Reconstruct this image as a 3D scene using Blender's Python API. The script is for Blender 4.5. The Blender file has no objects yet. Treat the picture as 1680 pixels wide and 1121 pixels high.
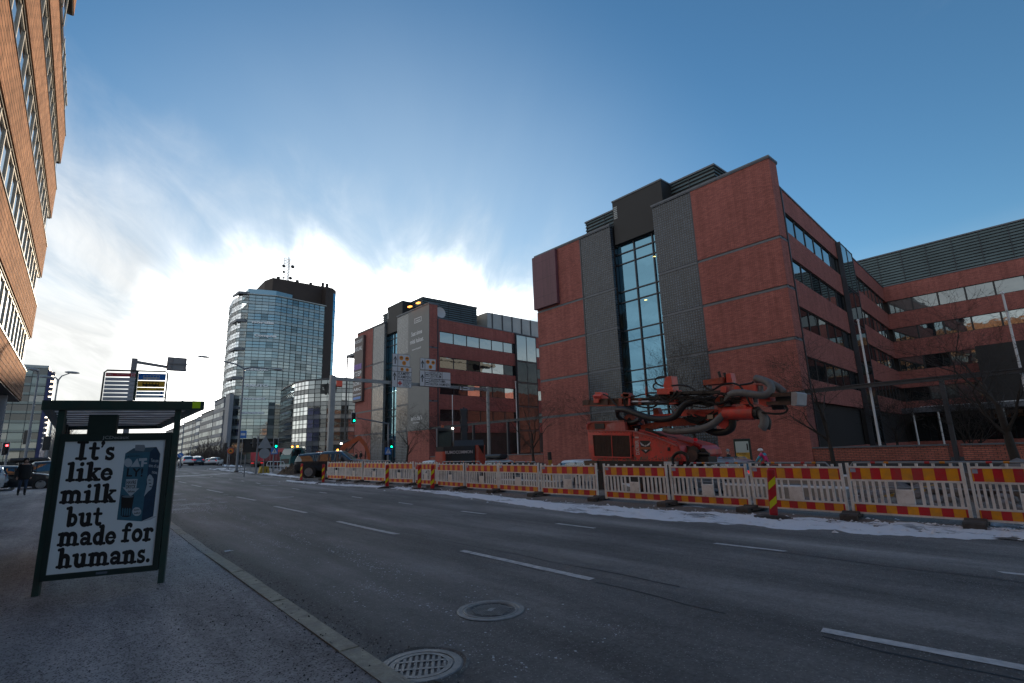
import bpy, bmesh, math, random
from mathutils import Vector, Matrix, noise
R_ = math.radians
random.seed(7)
SC = bpy.context.scene
COL = SC.collection

# ---------------------------------------------------------------- camera
CAM_H = 1.7
_pitch, _yaw, _roll, _f = R_(11.965), R_(39.72), R_(-1.876), 1.00104 * 840
_fw = Vector((math.sin(_yaw) * math.cos(_pitch), math.cos(_yaw) * math.cos(_pitch), math.sin(_pitch)))
_rt = Vector((math.cos(_yaw), -math.sin(_yaw), 0))
_up = _rt.cross(_fw)
_r2 = _rt * math.cos(_roll) + _up * math.sin(_roll)
_u2 = -_rt * math.sin(_roll) + _up * math.cos(_roll)
cam_data = bpy.data.cameras.new('camera')
cam_data.lens = 18.02
cam_data.sensor_width = 36
cam_data.clip_start = 0.1
cam_data.clip_end = 9000
cam = bpy.data.objects.new('camera', cam_data)
COL.objects.link(cam)
M4 = Matrix((_r2, _u2, -_fw)).transposed().to_4x4()
M4.translation = (0, 0, CAM_H)
cam.matrix_world = M4
SC.camera = cam

# ---------------------------------------------------------------- light
SUN_AZ, SUN_EL = 26.5, 8.0          # azimuth from +Y towards +X
SUN_DIR = Vector((math.sin(R_(SUN_AZ)) * math.cos(R_(SUN_EL)), math.cos(R_(SUN_AZ)) * math.cos(R_(SUN_EL)), math.sin(R_(SUN_EL))))
sd = bpy.data.lights.new('sun', 'SUN')
sd.energy = 2.0
sd.angle = R_(0.5)
sd.color = (1.0, 0.80, 0.56)
sun = bpy.data.objects.new('sun', sd)
COL.objects.link(sun)
sun.rotation_euler = SUN_DIR.to_track_quat('Z', 'Y').to_euler()
SC.view_settings.view_transform = 'Standard'
SC.view_settings.look = 'None'
SC.view_settings.gamma = 1
SC.view_settings.exposure = 2.05
SC.view_settings.use_curve_mapping = False

W = bpy.data.worlds.new('World')
SC.world = W
W.use_nodes = True
nt = W.node_tree
nt.nodes.clear()
def N(nt, typ, inputs=None, **kw):
    n = nt.nodes.new(typ)
    for k, v in kw.items():
        setattr(n, k, v)
    for k, v in (inputs or {}).items():
        if isinstance(v, bpy.types.NodeSocket):
            nt.links.new(v, n.inputs[k])
        else:
            n.inputs[k].default_value = v
    return n
def MA(nt, op, a, b=0.0, c=None, clamp=False):
    n = N(nt, 'ShaderNodeMath', {0: a, 1: b}, operation=op, use_clamp=clamp)
    if c is not None:
        if isinstance(c, bpy.types.NodeSocket): nt.links.new(c, n.inputs[2])
        else: n.inputs[2].default_value = c
    return n.outputs[0]
def MR(nt, v, a, b, c=0.0, d=1.0, smooth=False):
    n = N(nt, 'ShaderNodeMapRange', {0: v, 1: a, 2: b, 3: c, 4: d})
    if smooth: n.interpolation_type = 'SMOOTHSTEP'
    return n.outputs[0]
def MIX(nt, fac, a, b, mode='MIX'):
    n = nt.nodes.new('ShaderNodeMix')
    n.data_type = 'RGBA'; n.blend_type = mode
    for k, v in ((0, fac), (6, a), (7, b)):
        if isinstance(v, bpy.types.NodeSocket): nt.links.new(v, n.inputs[k])
        else: n.inputs[k].default_value = v if k == 0 else (tuple(v) + (1,))[:4]
    return n.outputs[2]
sky = N(nt, 'ShaderNodeTexSky', sky_type='NISHITA', sun_disc=False)
sky.sun_elevation = R_(SUN_EL)
sky.sun_rotation = R_(SUN_AZ)
sky.altitude = 50
sky.air_density = 1.0
sky.dust_density = 0.1
sky.ozone_density = 2.5
tc = N(nt, 'ShaderNodeTexCoord')
sep = N(nt, 'ShaderNodeSeparateXYZ', {0: tc.outputs['Generated']})
zz = MA(nt, 'MAXIMUM', MA(nt, 'ADD', sep.outputs[2], 0.14), 0.05)
px_, py_ = MA(nt, 'DIVIDE', sep.outputs[0], zz), MA(nt, 'DIVIDE', sep.outputs[1], zz)
# wispy high cloud: coordinates along / across the wind (blowing roughly along the sun's azimuth)
_a = R_(30)
al = MA(nt, 'ADD', MA(nt, 'MULTIPLY', px_, math.sin(_a)), MA(nt, 'MULTIPLY', py_, math.cos(_a)))
ac = MA(nt, 'SUBTRACT', MA(nt, 'MULTIPLY', px_, math.cos(_a)), MA(nt, 'MULTIPLY', py_, math.sin(_a)))
cv = N(nt, 'ShaderNodeCombineXYZ', {0: MA(nt, 'MULTIPLY', al, 0.42), 1: MA(nt, 'MULTIPLY', ac, 0.95), 2: 3.1})
n1 = N(nt, 'ShaderNodeTexNoise', {'Vector': cv.outputs[0], 'Scale': 1.35, 'Detail': 9.0, 'Roughness': 0.56, 'Distortion': 0.55})
cv2 = N(nt, 'ShaderNodeCombineXYZ', {0: MA(nt, 'MULTIPLY', al, 0.35), 1: ac, 2: 7.7})
n2 = N(nt, 'ShaderNodeTexNoise', {'Vector': cv2.outputs[0], 'Scale': 4.5, 'Detail': 7.0, 'Roughness': 0.6, 'Distortion': 0.8})
az = MA(nt, 'ARCTAN2', sep.outputs[0], sep.outputs[1])
el = MA(nt, 'ARCSINE', sep.outputs[2])
azd = MA(nt, 'SUBTRACT', az, R_(19))
# the bank thins out soon towards the north (right) and runs on far to the west (left)
da = MA(nt, 'ADD', MA(nt, 'MULTIPLY', MA(nt, 'MAXIMUM', azd, 0.0), 1 / R_(50)), MA(nt, 'MULTIPLY', MA(nt, 'MINIMUM', azd, 0.0), 1 / R_(320)))
de = MA(nt, 'DIVIDE', MA(nt, 'SUBTRACT', el, R_(7)), MA(nt, 'ADD', R_(29), MR(nt, azd, R_(-16), R_(-100), 0.0, R_(95), True)))  # unseen western cloud is raised and widened to add fill light
rr = MA(nt, 'SQRT', MA(nt, 'ADD', MA(nt, 'MULTIPLY', da, da), MA(nt, 'MULTIPLY', de, de)))
cover = MR(nt, rr, 1.0, 0.12, 0.0, 1.0, False)
nn = MA(nt, 'ADD', MA(nt, 'MULTIPLY', n1.outputs[0], 0.75), MA(nt, 'MULTIPLY', n2.outputs[0], 0.25))
dens = MR(nt, MA(nt, 'ADD', nn, MA(nt, 'MULTIPLY', cover, 0.70)), 0.60, 1.20, 0.0, 1.0, True)
bank = MR(nt, MA(nt, 'ADD', el, MA(nt, 'MULTIPLY', n1.outputs[0], -0.12)), R_(15), R_(1), 0.0, 0.9, True)
dens = MA(nt, 'MAXIMUM', dens, bank)
glow = N(nt, 'ShaderNodeVectorMath', {0: tc.outputs['Generated'], 1: SUN_DIR}, operation='DOT_PRODUCT').outputs['Value']
lum = MA(nt, 'ADD', MA(nt, 'MULTIPLY', MR(nt, glow, 0.40, 0.95, 2.45, 2.6, True), MR(nt, n2.outputs[0], 0.3, 0.7, 0.80, 1.12)), MA(nt, 'MULTIPLY', MA(nt, 'POWER', dens, 2.5), MR(nt, glow, 0.90, 0.985, 0.0, 26.0, True)))
cloudcol = N(nt, 'ShaderNodeVectorMath', {0: (0.985, 0.975, 0.945), 'Scale': lum}, operation='SCALE').outputs[0]
skyc = N(nt, 'ShaderNodeHueSaturation', {'Saturation': 1.12, 'Value': 0.47, 'Color': sky.outputs[0]}).outputs[0]
# thin high veil, thickest towards the hidden sun
vt = MR(nt, glow, 0.70, 1.0)
skyc = MIX(nt, 1.0, skyc, (0.93, 1.0, 1.0), 'MULTIPLY')
veil = MA(nt, 'MULTIPLY', MA(nt, 'MULTIPLY', MA(nt, 'MULTIPLY', vt, vt), 0.62), MR(nt, n1.outputs[0], 0.25, 0.75, 0.75, 1.2), clamp=True)
skyc = MIX(nt, veil, skyc, (1.75, 2.10, 2.30))
skycol = MIX(nt, MA(nt, 'MULTIPLY', dens, 0.93), skyc, cloudcol)
bg = N(nt, 'ShaderNodeBackground', {'Color': skycol, 'Strength': 0.10})
out = N(nt, 'ShaderNodeOutputWorld', {0: bg.outputs[0]})

# ---------------------------------------------------------------- pixel rays of the survey (1680 x 1121 photograph) -> world points
def ray(x, y):
    return _r2 * ((x - 840) / _f) - _u2 * ((y - 560.5) / _f) + _fw
def at(x, y, X=None, Y=None, Z=None):
    d = ray(x, y)
    t = X / d.x if X is not None else (Y / d.y if Y is not None else (Z - CAM_H) / d.z)
    return d * t + Vector((0, 0, CAM_H))
def onp(x, y, p0, n):
    d = ray(x, y); o = Vector((0, 0, CAM_H))
    return o + d * ((Vector(p0) - o).dot(n) / d.dot(n))
def clamp(v, a=0.0, b=1.0): return max(a, min(b, v))
def sm(t): t = clamp(t); return t * t * (3 - 2 * t)
def zg(x, y):
    """terrain: the street climbs gently to the west, the far carriageway lies lower"""
    return 0.009 * min(max(0, y - 12), 150) * sm((27 - x) / 11) - 0.5 * sm((x - 14) / 10) * sm((95 - y) / 50)
def G(x, y, dz=0.0):
    d = ray(x, y); t = 1.0; step = 0.25
    while t < 500:
        p = d * t
        if p.z + CAM_H < zg(p.x, p.y) + dz: break
        t += step; step = max(0.02, t * 0.004)
    p = d * t
    return Vector((p.x, p.y, zg(p.x, p.y) + dz))

# ---------------------------------------------------------------- mesh builder
class MB:
    def __init__(s, T=None):
        s.v, s.f, s.mi, s.m, s.T = [], [], [], 0, T
    def add(s, vs, fs):
        b = len(s.v)
        s.v += [s.T @ Vector(p) for p in vs] if s.T else [tuple(p) for p in vs]
        s.f += [tuple(b + i for i in f) for f in fs]
        s.mi += [s.m] * len(fs)
        return s
    def box(s, a, b):
        (x0, y0, z0), (x1, y1, z1) = a, b
        return s.add([(x0, y0, z0), (x1, y0, z0), (x1, y1, z0), (x0, y1, z0), (x0, y0, z1), (x1, y0, z1), (x1, y1, z1), (x0, y1, z1)],
                     [(3, 2, 1, 0), (4, 5, 6, 7), (0, 1, 5, 4), (1, 2, 6, 5), (2, 3, 7, 6), (3, 0, 4, 7)])
    def bbox(s, a, b, e=0.02):
        """box with chamfered edges"""
        bm = bmesh.new()
        bmesh.ops.create_cube(bm, size=1)
        c = [(p + q) / 2 for p, q in zip(a, b)]; d = [q - p for p, q in zip(a, b)]
        for v in bm.verts: v.co = Vector([c[i] + v.co[i] * d[i] for i in range(3)])
        bmesh.ops.bevel(bm, geom=bm.edges[:], offset=e, segments=1, affect='EDGES')
        bm.verts.index_update()
        s.add([v.co.copy() for v in bm.verts], [[v.index for v in f.verts] for f in bm.faces])
        bm.free(); return s
    def beam(s, p, q, w, h, up=(0, 0, 1)):
        """rectangular bar from p to q, w wide, h along up"""
        p, q = Vector(p), Vector(q); d = (q - p).normalized()
        sd_ = d.cross(Vector(up))
        if sd_.length < 1e-4: sd_ = d.cross(Vector((1, 0, 0)))
        sd_.normalize(); u = sd_.cross(d)
        a, b = sd_ * w / 2, u * h / 2
        return s.add([p - a - b, p + a - b, p + a + b, p - a + b, q - a - b, q + a - b, q + a + b, q - a + b],
                     [(3, 2, 1, 0), (4, 5, 6, 7), (0, 1, 5, 4), (1, 2, 6, 5), (2, 3, 7, 6), (3, 0, 4, 7)])
    def cyl(s, p, q, r0, r1=None, n=12, caps=True):
        return s.tube([p, q], [r0, r0 if r1 is None else r1], n, caps)
    def tube(s, pts, r, n=8, caps=True, close=False):
        pts = [Vector(p) for p in pts]; k = len(pts)
        rs = r if isinstance(r, (list, tuple)) else [r] * k
        dirs = []
        for i in range(k):
            if close: d = pts[(i + 1) % k] - pts[i - 1]
            else: d = pts[min(i + 1, k - 1)] - pts[max(i - 1, 0)]
            dirs.append(d.normalized())
        ref = dirs[0].orthogonal().normalized()
        vs = []
        for i in range(k):
            ref = ref - dirs[i] * ref.dot(dirs[i])
            if ref.length < 1e-5: ref = dirs[i].orthogonal()
            ref.normalize(); b = dirs[i].cross(ref)
            for j in range(n):
                a = 2 * math.pi * j / n
                vs.append(pts[i] + (ref * math.cos(a) + b * math.sin(a)) * rs[i])
        fs = []
        for i in range(k if close else k - 1):
            i2 = (i + 1) % k
            for j in range(n):
                j2 = (j + 1) % n
                fs.append((i * n + j, i * n + j2, i2 * n + j2, i2 * n + j))
        if caps and not close:
            fs.append(tuple(range(n - 1, -1, -1))); fs.append(tuple((k - 1) * n + j for j in range(n)))
        return s.add(vs, fs)
    def prism(s, poly, t0, t1, fn=lambda a, b, t: (a, b, t)):
        n = len(poly)
        vs = [fn(a, b, t0) for a, b in poly] + [fn(a, b, t1) for a, b in poly]
        return s.add(vs, [tuple(range(n - 1, -1, -1)), tuple(range(n, 2 * n))] + [(i, (i + 1) % n, n + (i + 1) % n, n + i) for i in range(n)])
    def slab(s, pts, off):
        """polygon of 3D points pushed along vector off"""
        n = len(pts); off = Vector(off); pts = [Vector(p) for p in pts]
        return s.add(pts + [p + off for p in pts], [tuple(range(n - 1, -1, -1)), tuple(range(n, 2 * n))] + [(i, (i + 1) % n, n + (i + 1) % n, n + i) for i in range(n)])
    def poly(s, pts): return s.add(pts, [tuple(range(len(pts)))])
    def lathe(s, prof, n=16, M=None):
        vs, fs, k = [], [], len(prof)
        for i in range(n):
            a = 2 * math.pi * i / n
            for r, z in prof:
                p = Vector((r * math.cos(a), r * math.sin(a), z)); vs.append(M @ p if M else p)
        for i in range(n):
            i2 = (i + 1) % n
            for j in range(k - 1): fs.append((i * k + j, i2 * k + j, i2 * k + j + 1, i * k + j + 1))
        return s.add(vs, fs)
    def ball(s, c, r, n=10, m=6, sc=(1, 1, 1)):
        c = Vector(c); vs, fs = [], []
        for j in range(m + 1):
            t = math.pi * j / m
            for i in range(n):
                a = 2 * math.pi * i / n
                vs.append(c + Vector((r * sc[0] * math.sin(t) * math.cos(a), r * sc[1] * math.sin(t) * math.sin(a), r * sc[2] * math.cos(t))))
        for j in range(m):
            for i in range(n):
                i2 = (i + 1) % n
                fs.append((j * n + i, (j + 1) * n + i, (j + 1) * n + i2, j * n + i2))
        return s.add(vs, fs)
    def build(s, name, mats, parent=None, loc=None, smooth=False, kind=None, rot=None, fix=True, label=None):
        me = bpy.data.meshes.new(name)
        me.from_pydata(s.v, [], s.f)
        for m in (mats if isinstance(mats, (list, tuple)) else [mats]): me.materials.append(m)
        if any(s.mi): me.polygons.foreach_set('material_index', s.mi)
        if fix:
            bm = bmesh.new(); bm.from_mesh(me)
            if smooth: bmesh.ops.remove_doubles(bm, verts=bm.verts[:], dist=1e-5)
            bmesh.ops.recalc_face_normals(bm, faces=bm.faces[:])
            bm.to_mesh(me); bm.free()
        if smooth:
            me.polygons.foreach_set('use_smooth', [True] * len(me.polygons))
            if smooth != 'all': me.set_sharp_from_angle(angle=R_(38))
        me.update()
        return put(name, me, parent, loc, rot, kind, label)
def put(name, me, parent=None, loc=None, rot=None, kind=None, label=None):
    o = bpy.data.objects.new(name, me); COL.objects.link(o)
    if parent: o.parent = parent
    if loc is not None: o.location = loc
    if rot is not None: o.rotation_euler = rot
    if kind: o['kind'] = kind
    if label: o['label'] = label
    return o
def tag(o, label, cat, group=None, kind=None):
    o['label'] = label; o['category'] = cat
    if group: o['group'] = group
    if kind: o['kind'] = kind
    return o
def thing(name, label, cat, loc=(0, 0, 0), rz=0.0, group=None):
    o = bpy.data.objects.new(name, None); COL.objects.link(o)
    o.empty_display_size = 0.2
    o.location = loc; o.rotation_euler = (0, 0, rz)
    return tag(o, label, cat, group)
def dup(root, loc=None, rz=None, label=None, sc=None):
    r = root.copy(); COL.objects.link(r)
    if loc is not None: r.location = loc
    if rz is not None: r.rotation_euler = (0, 0, rz)
    if sc is not None: r.scale = sc
    if label: r['label'] = label
    for ch in list(root.children):
        c = ch.copy(); COL.objects.link(c); c.parent = r
        for g in ch.children:
            d = g.copy(); COL.objects.link(d); d.parent = c
    return r

# ---------------------------------------------------------------- materials
_mats = {}
def M(name, col, rough=0.6, metal=0.0, var=0.0, vs=3.0, bump=0.0, bs=40.0, spec=0.5, emit=None, es=0.0, dirt=None, ds=0.6, coat=0.0):
    """plain procedural material: colour with uneven tone, optional dirt blotches and fine relief"""
    if name in _mats: return _mats[name]
    m = bpy.data.materials.new(name); m.use_nodes = True; _mats[name] = m
    nt = m.node_tree; b = nt.nodes['Principled BSDF']
    b.inputs['Roughness'].default_value = rough; b.inputs['Metallic'].default_value = metal
    b.inputs['Specular IOR Level'].default_value = spec; b.inputs['Coat Weight'].default_value = coat
    c = tuple(col) + (1,)
    b.inputs['Base Color'].default_value = c
    geo = None
    if var or dirt or bump:
        geo = N(nt, 'ShaderNodeNewGeometry').outputs['Position']
    if var:
        nz = N(nt, 'ShaderNodeTexNoise', {'Vector': geo, 'Scale': vs, 'Detail': 6.0, 'Roughness': 0.62})
        f = MR(nt, nz.outputs[0], 0.28, 0.72)
        cc = MIX(nt, f, [x * (1 - var) for x in col], [min(1, x * (1 + var)) for x in col])
        nt.links.new(cc, b.inputs['Base Color'])
    if dirt:
        nz = N(nt, 'ShaderNodeTexNoise', {'Vector': geo, 'Scale': ds, 'Detail': 8.0, 'Roughness': 0.7})
        f = MR(nt, nz.outputs[0], 0.45, 0.72, 0, 0.8)
        src = b.inputs['Base Color'].links[0].from_socket if var else c
        nt.links.new(MIX(nt, f, src, dirt), b.inputs['Base Color'])
    if bump:
        nz = N(nt, 'ShaderNodeTexNoise', {'Vector': geo, 'Scale': bs, 'Detail': 4.0})
        bp = N(nt, 'ShaderNodeBump', {'Strength': bump, 'Distance': 0.02, 'Height': nz.outputs[0]})
        nt.links.new(bp.outputs[0], b.inputs['Normal'])
    if emit:
        b.inputs['Emission Color'].default_value = tuple(emit) + (1,); b.inputs['Emission Strength'].default_value = es
    return m
def facade_uv(nt):
    """object coordinates laid on the wall: (along, height)"""
    t = N(nt, 'ShaderNodeTexCoord')
    o = N(nt, 'ShaderNodeSeparateXYZ', {0: t.outputs['Object']}); n = N(nt, 'ShaderNodeSeparateXYZ', {0: t.outputs['Normal']})
    k = MA(nt, 'GREATER_THAN', MA(nt, 'ABSOLUTE', n.outputs[0]), 0.7)
    u = N(nt, 'ShaderNodeMix', {0: k, 2: o.outputs[0], 3: o.outputs[1]}).outputs[0]
    return N(nt, 'ShaderNodeCombineXYZ', {0: u, 1: o.outputs[2], 2: 0.0}).outputs[0]
def BRICK(name, c1, c2, mortar, w, h, ms=0.012, rough=0.75, bump=0.5, off=0.5, var=0.25, spec=0.4, grain=1.0):
    if name in _mats: return _mats[name]
    m = bpy.data.materials.new(name); m.use_nodes = True; _mats[name] = m
    nt = m.node_tree; b = nt.nodes['Principled BSDF']
    uv = facade_uv(nt)
    br = N(nt, 'ShaderNodeTexBrick', {'Vector': uv, 'Color1': tuple(c1) + (1,), 'Color2': tuple(c2) + (1,), 'Mortar': tuple(mortar) + (1,), 'Scale': 1.0,
           'Mortar Size': ms, 'Mortar Smooth': 0.2, 'Bias': 0.0, 'Brick Width': w, 'Row Height': h}, offset=off)
    geo = N(nt, 'ShaderNodeNewGeometry').outputs['Position']
    nz = N(nt, 'ShaderNodeTexNoise', {'Vector': geo, 'Scale': 0.7 * grain, 'Detail': 8.0, 'Roughness': 0.7})
    f = MR(nt, nz.outputs[0], 0.25, 0.75, 1 - var, 1 + var)
    st = N(nt, 'ShaderNodeMapping', {'Vector': uv, 'Scale': (1.4, 14.0, 1)})
    n2 = N(nt, 'ShaderNodeTexNoise', {'Vector': st.outputs[0], 'Scale': 1.0, 'Detail': 6.0, 'Roughness': 0.7})
    f2 = MR(nt, n2.outputs[0], 0.25, 0.75, 0.85, 1.15)
    # faint rain streaks
    sk = N(nt, 'ShaderNodeMapping', {'Vector': uv, 'Scale': (2.6, 0.12, 1)})
    n3 = N(nt, 'ShaderNodeTexNoise', {'Vector': sk.outputs[0], 'Scale': 1.0, 'Detail': 5.0, 'Roughness': 0.6})
    f3 = MR(nt, n3.outputs[0], 0.35, 0.7, 1.08, 0.8)
    ff = MA(nt, 'MULTIPLY', MA(nt, 'MULTIPLY', f, f2), f3)
    c = N(nt, 'ShaderNodeVectorMath', {0: br.outputs[0], 'Scale': ff}, operation='SCALE').outputs[0]
    nt.links.new(c, b.inputs['Base Color'])
    b.inputs['Roughness'].default_value = rough; b.inputs['Specular IOR Level'].default_value = spec
    bp = N(nt, 'ShaderNodeBump', {'Strength': bump, 'Distance': 0.01, 'Height': MA(nt, 'SUBTRACT', 1.0, br.outputs[1])})
    nt.links.new(bp.outputs[0], b.inputs['Normal'])
    return m
def GLASS(name, tint, base, refl, rough=0.03, wav=0.015):
    """coated facade glass: a dark room behind, the sky in front, slightly wavy panes"""
    if name in _mats: return _mats[name]
    m = bpy.data.materials.new(name); m.use_nodes = True; _mats[name] = m
    nt = m.node_tree; nt.nodes.clear()
    geo = N(nt, 'ShaderNodeNewGeometry').outputs['Position']
    nz = N(nt, 'ShaderNodeTexNoise', {'Vector': geo, 'Scale': 0.9, 'Detail': 2.0})
    bp = N(nt, 'ShaderNodeBump', {'Strength': wav * 8, 'Distance': 0.05, 'Height': nz.outputs[0]})
    d = N(nt, 'ShaderNodeBsdfDiffuse', {'Color': tuple(base) + (1,)})
    g = N(nt, 'ShaderNodeBsdfGlossy', {'Color': tuple(tint) + (1,), 'Roughness': rough, 'Normal': bp.outputs[0]})
    fr = N(nt, 'ShaderNodeFresnel', {'IOR': 1.5})
    fac = MA(nt, 'ADD', MA(nt, 'MULTIPLY', fr.outputs[0], 1 - refl), refl, clamp=True)
    mx = N(nt, 'ShaderNodeMixShader', {0: fac, 1: d.outputs[0], 2: g.outputs[0]})
    N(nt, 'ShaderNodeOutputMaterial', {0: mx.outputs[0]})
    return m
def CLEAR(name, tint, refl=0.06, rough=0.02):
    if name in _mats: return _mats[name]
    m = bpy.data.materials.new(name); m.use_nodes = True; _mats[name] = m
    nt = m.node_tree; nt.nodes.clear()
    d = N(nt, 'ShaderNodeBsdfTransparent', {'Color': tuple(tint) + (1,)})
    g = N(nt, 'ShaderNodeBsdfGlossy', {'Color': (0.9, 0.95, 1, 1), 'Roughness': rough})
    fr = N(nt, 'ShaderNodeFresnel', {'IOR': 1.45})
    fac = MA(nt, 'ADD', fr.outputs[0], refl, clamp=True)
    mx = N(nt, 'ShaderNodeMixShader', {0: fac, 1: d.outputs[0], 2: g.outputs[0]})
    N(nt, 'ShaderNodeOutputMaterial', {0: mx.outputs[0]})
    return m
def STRIPES(name, c1, c2, width, slope=0.0, phase=0.0, axis=0, axis2=2, rough=0.45):
    """retroreflective sheeting in alternating bars, along the part's own axis"""
    if name in _mats: return _mats[name]
    m = bpy.data.materials.new(name); m.use_nodes = True; _mats[name] = m
    nt = m.node_tree; b = nt.nodes['Principled BSDF']
    s_ = N(nt, 'ShaderNodeSeparateXYZ', {0: N(nt, 'ShaderNodeTexCoord').outputs['Object']})
    u = MA(nt, 'ADD', s_.outputs[axis], MA(nt, 'MULTIPLY', s_.outputs[axis2], slope))
    k = MA(nt, 'FLOORED_MODULO', MA(nt, 'ADD', u, phase), 2 * width)
    k = MA(nt, 'GREATER_THAN', k, width)
    c = MIX(nt, k, c1, c2)
    nz = N(nt, 'ShaderNodeTexNoise', {'Vector': N(nt, 'ShaderNodeNewGeometry').outputs['Position'], 'Scale': 4.0, 'Detail': 7.0, 'Roughness': 0.7})
    c = MIX(nt, MR(nt, nz.outputs[0], 0.42, 0.75, 0, 0.45), c, (0.16, 0.13, 0.11))
    nt.links.new(c, b.inputs['Base Color']); b.inputs['Roughness'].default_value = rough
    return m
def GROUND(name, c, c2, scale=1.0, speck=None, speck_s=120.0, speck_t=0.2, rough=0.85, bump=0.6, snow=None, snow_t=0.6, snow_s=0.5, tracks=None):
    """asphalt / dirt: blotches, aggregate specks, worn wheel tracks, thin snow"""
    if name in _mats: return _mats[name]
    m = bpy.data.materials.new(name); m.use_nodes = True; _mats[name] = m
    nt = m.node_tree; b = nt.nodes['Principled BSDF']
    geo = N(nt, 'ShaderNodeNewGeometry').outputs['Position']
    st = N(nt, 'ShaderNodeMapping', {'Vector': geo, 'Scale': (1, 0.35, 1)})
    n1 = N(nt, 'ShaderNodeTexNoise', {'Vector': st.outputs[0], 'Scale': 0.55 * scale, 'Detail': 9.0, 'Roughness': 0.68})
    n2 = N(nt, 'ShaderNodeTexNoise', {'Vector': geo, 'Scale': 28.0, 'Detail': 5.0, 'Roughness': 0.75})
    n2b = N(nt, 'ShaderNodeTexNoise', {'Vector': geo, 'Scale': 9.0, 'Detail': 6.0, 'Roughness': 0.8})
    f = MA(nt, 'ADD', MA(nt, 'ADD', MA(nt, 'MULTIPLY', n1.outputs[0], 0.45), MA(nt, 'MULTIPLY', n2.outputs[0], 0.30)), MA(nt, 'MULTIPLY', n2b.outputs[0], 0.25))
    col = MIX(nt, MR(nt, f, 0.40, 0.61), c, c2)
    # darker damp patches and pale dried salt, drawn out along the street
    st2 = N(nt, 'ShaderNodeMapping', {'Vector': geo, 'Scale': (1.6, 0.16, 1)})
    n5 = N(nt, 'ShaderNodeTexNoise', {'Vector': st2.outputs[0], 'Scale': 0.8, 'Detail': 8.0, 'Roughness': 0.66})
    col = N(nt, 'ShaderNodeVectorMath', {0: col, 'Scale': MR(nt, n5.outputs[0], 0.30, 0.70, 0.62, 1.36)}, operation='SCALE').outputs[0]
    if tracks:
        sx = N(nt, 'ShaderNodeSeparateXYZ', {0: geo}).outputs[0]
        acc = None
        for x0, w_, am in tracks:
            g = MA(nt, 'SUBTRACT', 1.0, MA(nt, 'MULTIPLY', MA(nt, 'ABSOLUTE', MA(nt, 'SUBTRACT', sx, x0)), 1 / w_), clamp=True)
            g = MA(nt, 'MULTIPLY', g, am)
            acc = g if acc is None else MA(nt, 'ADD', acc, g)
        k = MA(nt, 'MULTIPLY', acc, MR(nt, n1.outputs[0], 0.25, 0.7, 0.3, 1.2))
        col = N(nt, 'ShaderNodeVectorMath', {0: col, 'Scale': MA(nt, 'ADD', 1.0, k)}, operation='SCALE').outputs[0]
    if speck:
        vo = N(nt, 'ShaderNodeTexVoronoi', {'Vector': geo, 'Scale': speck_s})
        wn = N(nt, 'ShaderNodeTexWhiteNoise', {'Vector': vo.outputs['Position']})
        big = N(nt, 'ShaderNodeTexNoise', {'Vector': geo, 'Scale': 1.1, 'Detail': 6.0, 'Roughness': 0.65})
        th = MR(nt, big.outputs[0], 0.3, 0.7, speck_t * 0.3, speck_t * 1.8)
        k = MA(nt, 'MULTIPLY', MA(nt, 'LESS_THAN', wn.outputs[0], th), MA(nt, 'LESS_THAN', vo.outputs['Distance'], 0.42))
        col = MIX(nt, MA(nt, 'MULTIPLY', k, 0.85), col, speck)
    if snow:
        n3 = N(nt, 'ShaderNodeTexNoise', {'Vector': st.outputs[0], 'Scale': snow_s, 'Detail': 12.0, 'Roughness': 0.72})
        k = MR(nt, n3.outputs[0], snow_t, snow_t + 0.07)
        col = MIX(nt, MA(nt, 'MULTIPLY', k, 0.9), col, snow)
    nt.links.new(col, b.inputs['Base Color'])
    b.inputs['Roughness'].default_value = rough; b.inputs['Specular IOR Level'].default_value = 0.35
    n4 = N(nt, 'ShaderNodeTexNoise', {'Vector': geo, 'Scale': 95.0, 'Detail': 3.0, 'Roughness': 0.7})
    hh = MA(nt, 'ADD', MA(nt, 'MULTIPLY', n4.outputs[0], 0.5), n2.outputs[0])
    bp = N(nt, 'ShaderNodeBump', {'Strength': bump, 'Distance': 0.012, 'Height': hh})
    nt.links.new(bp.outputs[0], b.inputs['Normal'])
    return m
# ---------------------------------------------------------------- lettering
def text(name, body, mat, parent, O, U, V, w=None, h=0.2, bold=0.0, thick=0.004, align='LEFT'):
    """flat letters: origin O, unit vectors U (reading direction) and V (up); cap height h, squeezed to width w"""
    c = bpy.data.curves.new(name, 'FONT'); c.body = body; c.size = 1.0; c.offset = bold; c.extrude = 0.0; c.resolution_u = 2
    c.space_line = 0.95
    ob = bpy.data.objects.new(name, c); COL.objects.link(ob)
    me = bpy.data.meshes.new_from_object(ob)
    bpy.data.objects.remove(ob); bpy.data.curves.remove(c)
    if not me.vertices: return None
    xs = [v.co.x for v in me.vertices]; x0, x1 = min(xs), max(xs)
    ky = h / 0.70; kx = (w / (x1 - x0)) if w else ky
    O, U, V = Vector(O), Vector(U).normalized(), Vector(V).normalized(); Nn = U.cross(V)
    sh = 0 if align == 'LEFT' else -(x1 - x0) * kx / 2
    for v in me.vertices:
        v.co = O + U * ((v.co.x - x0) * kx + sh) + V * (v.co.y * ky) + Nn * thick
    me.materials.clear(); me.materials.append(mat); me.name = name
    return put(name, me, parent)

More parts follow.
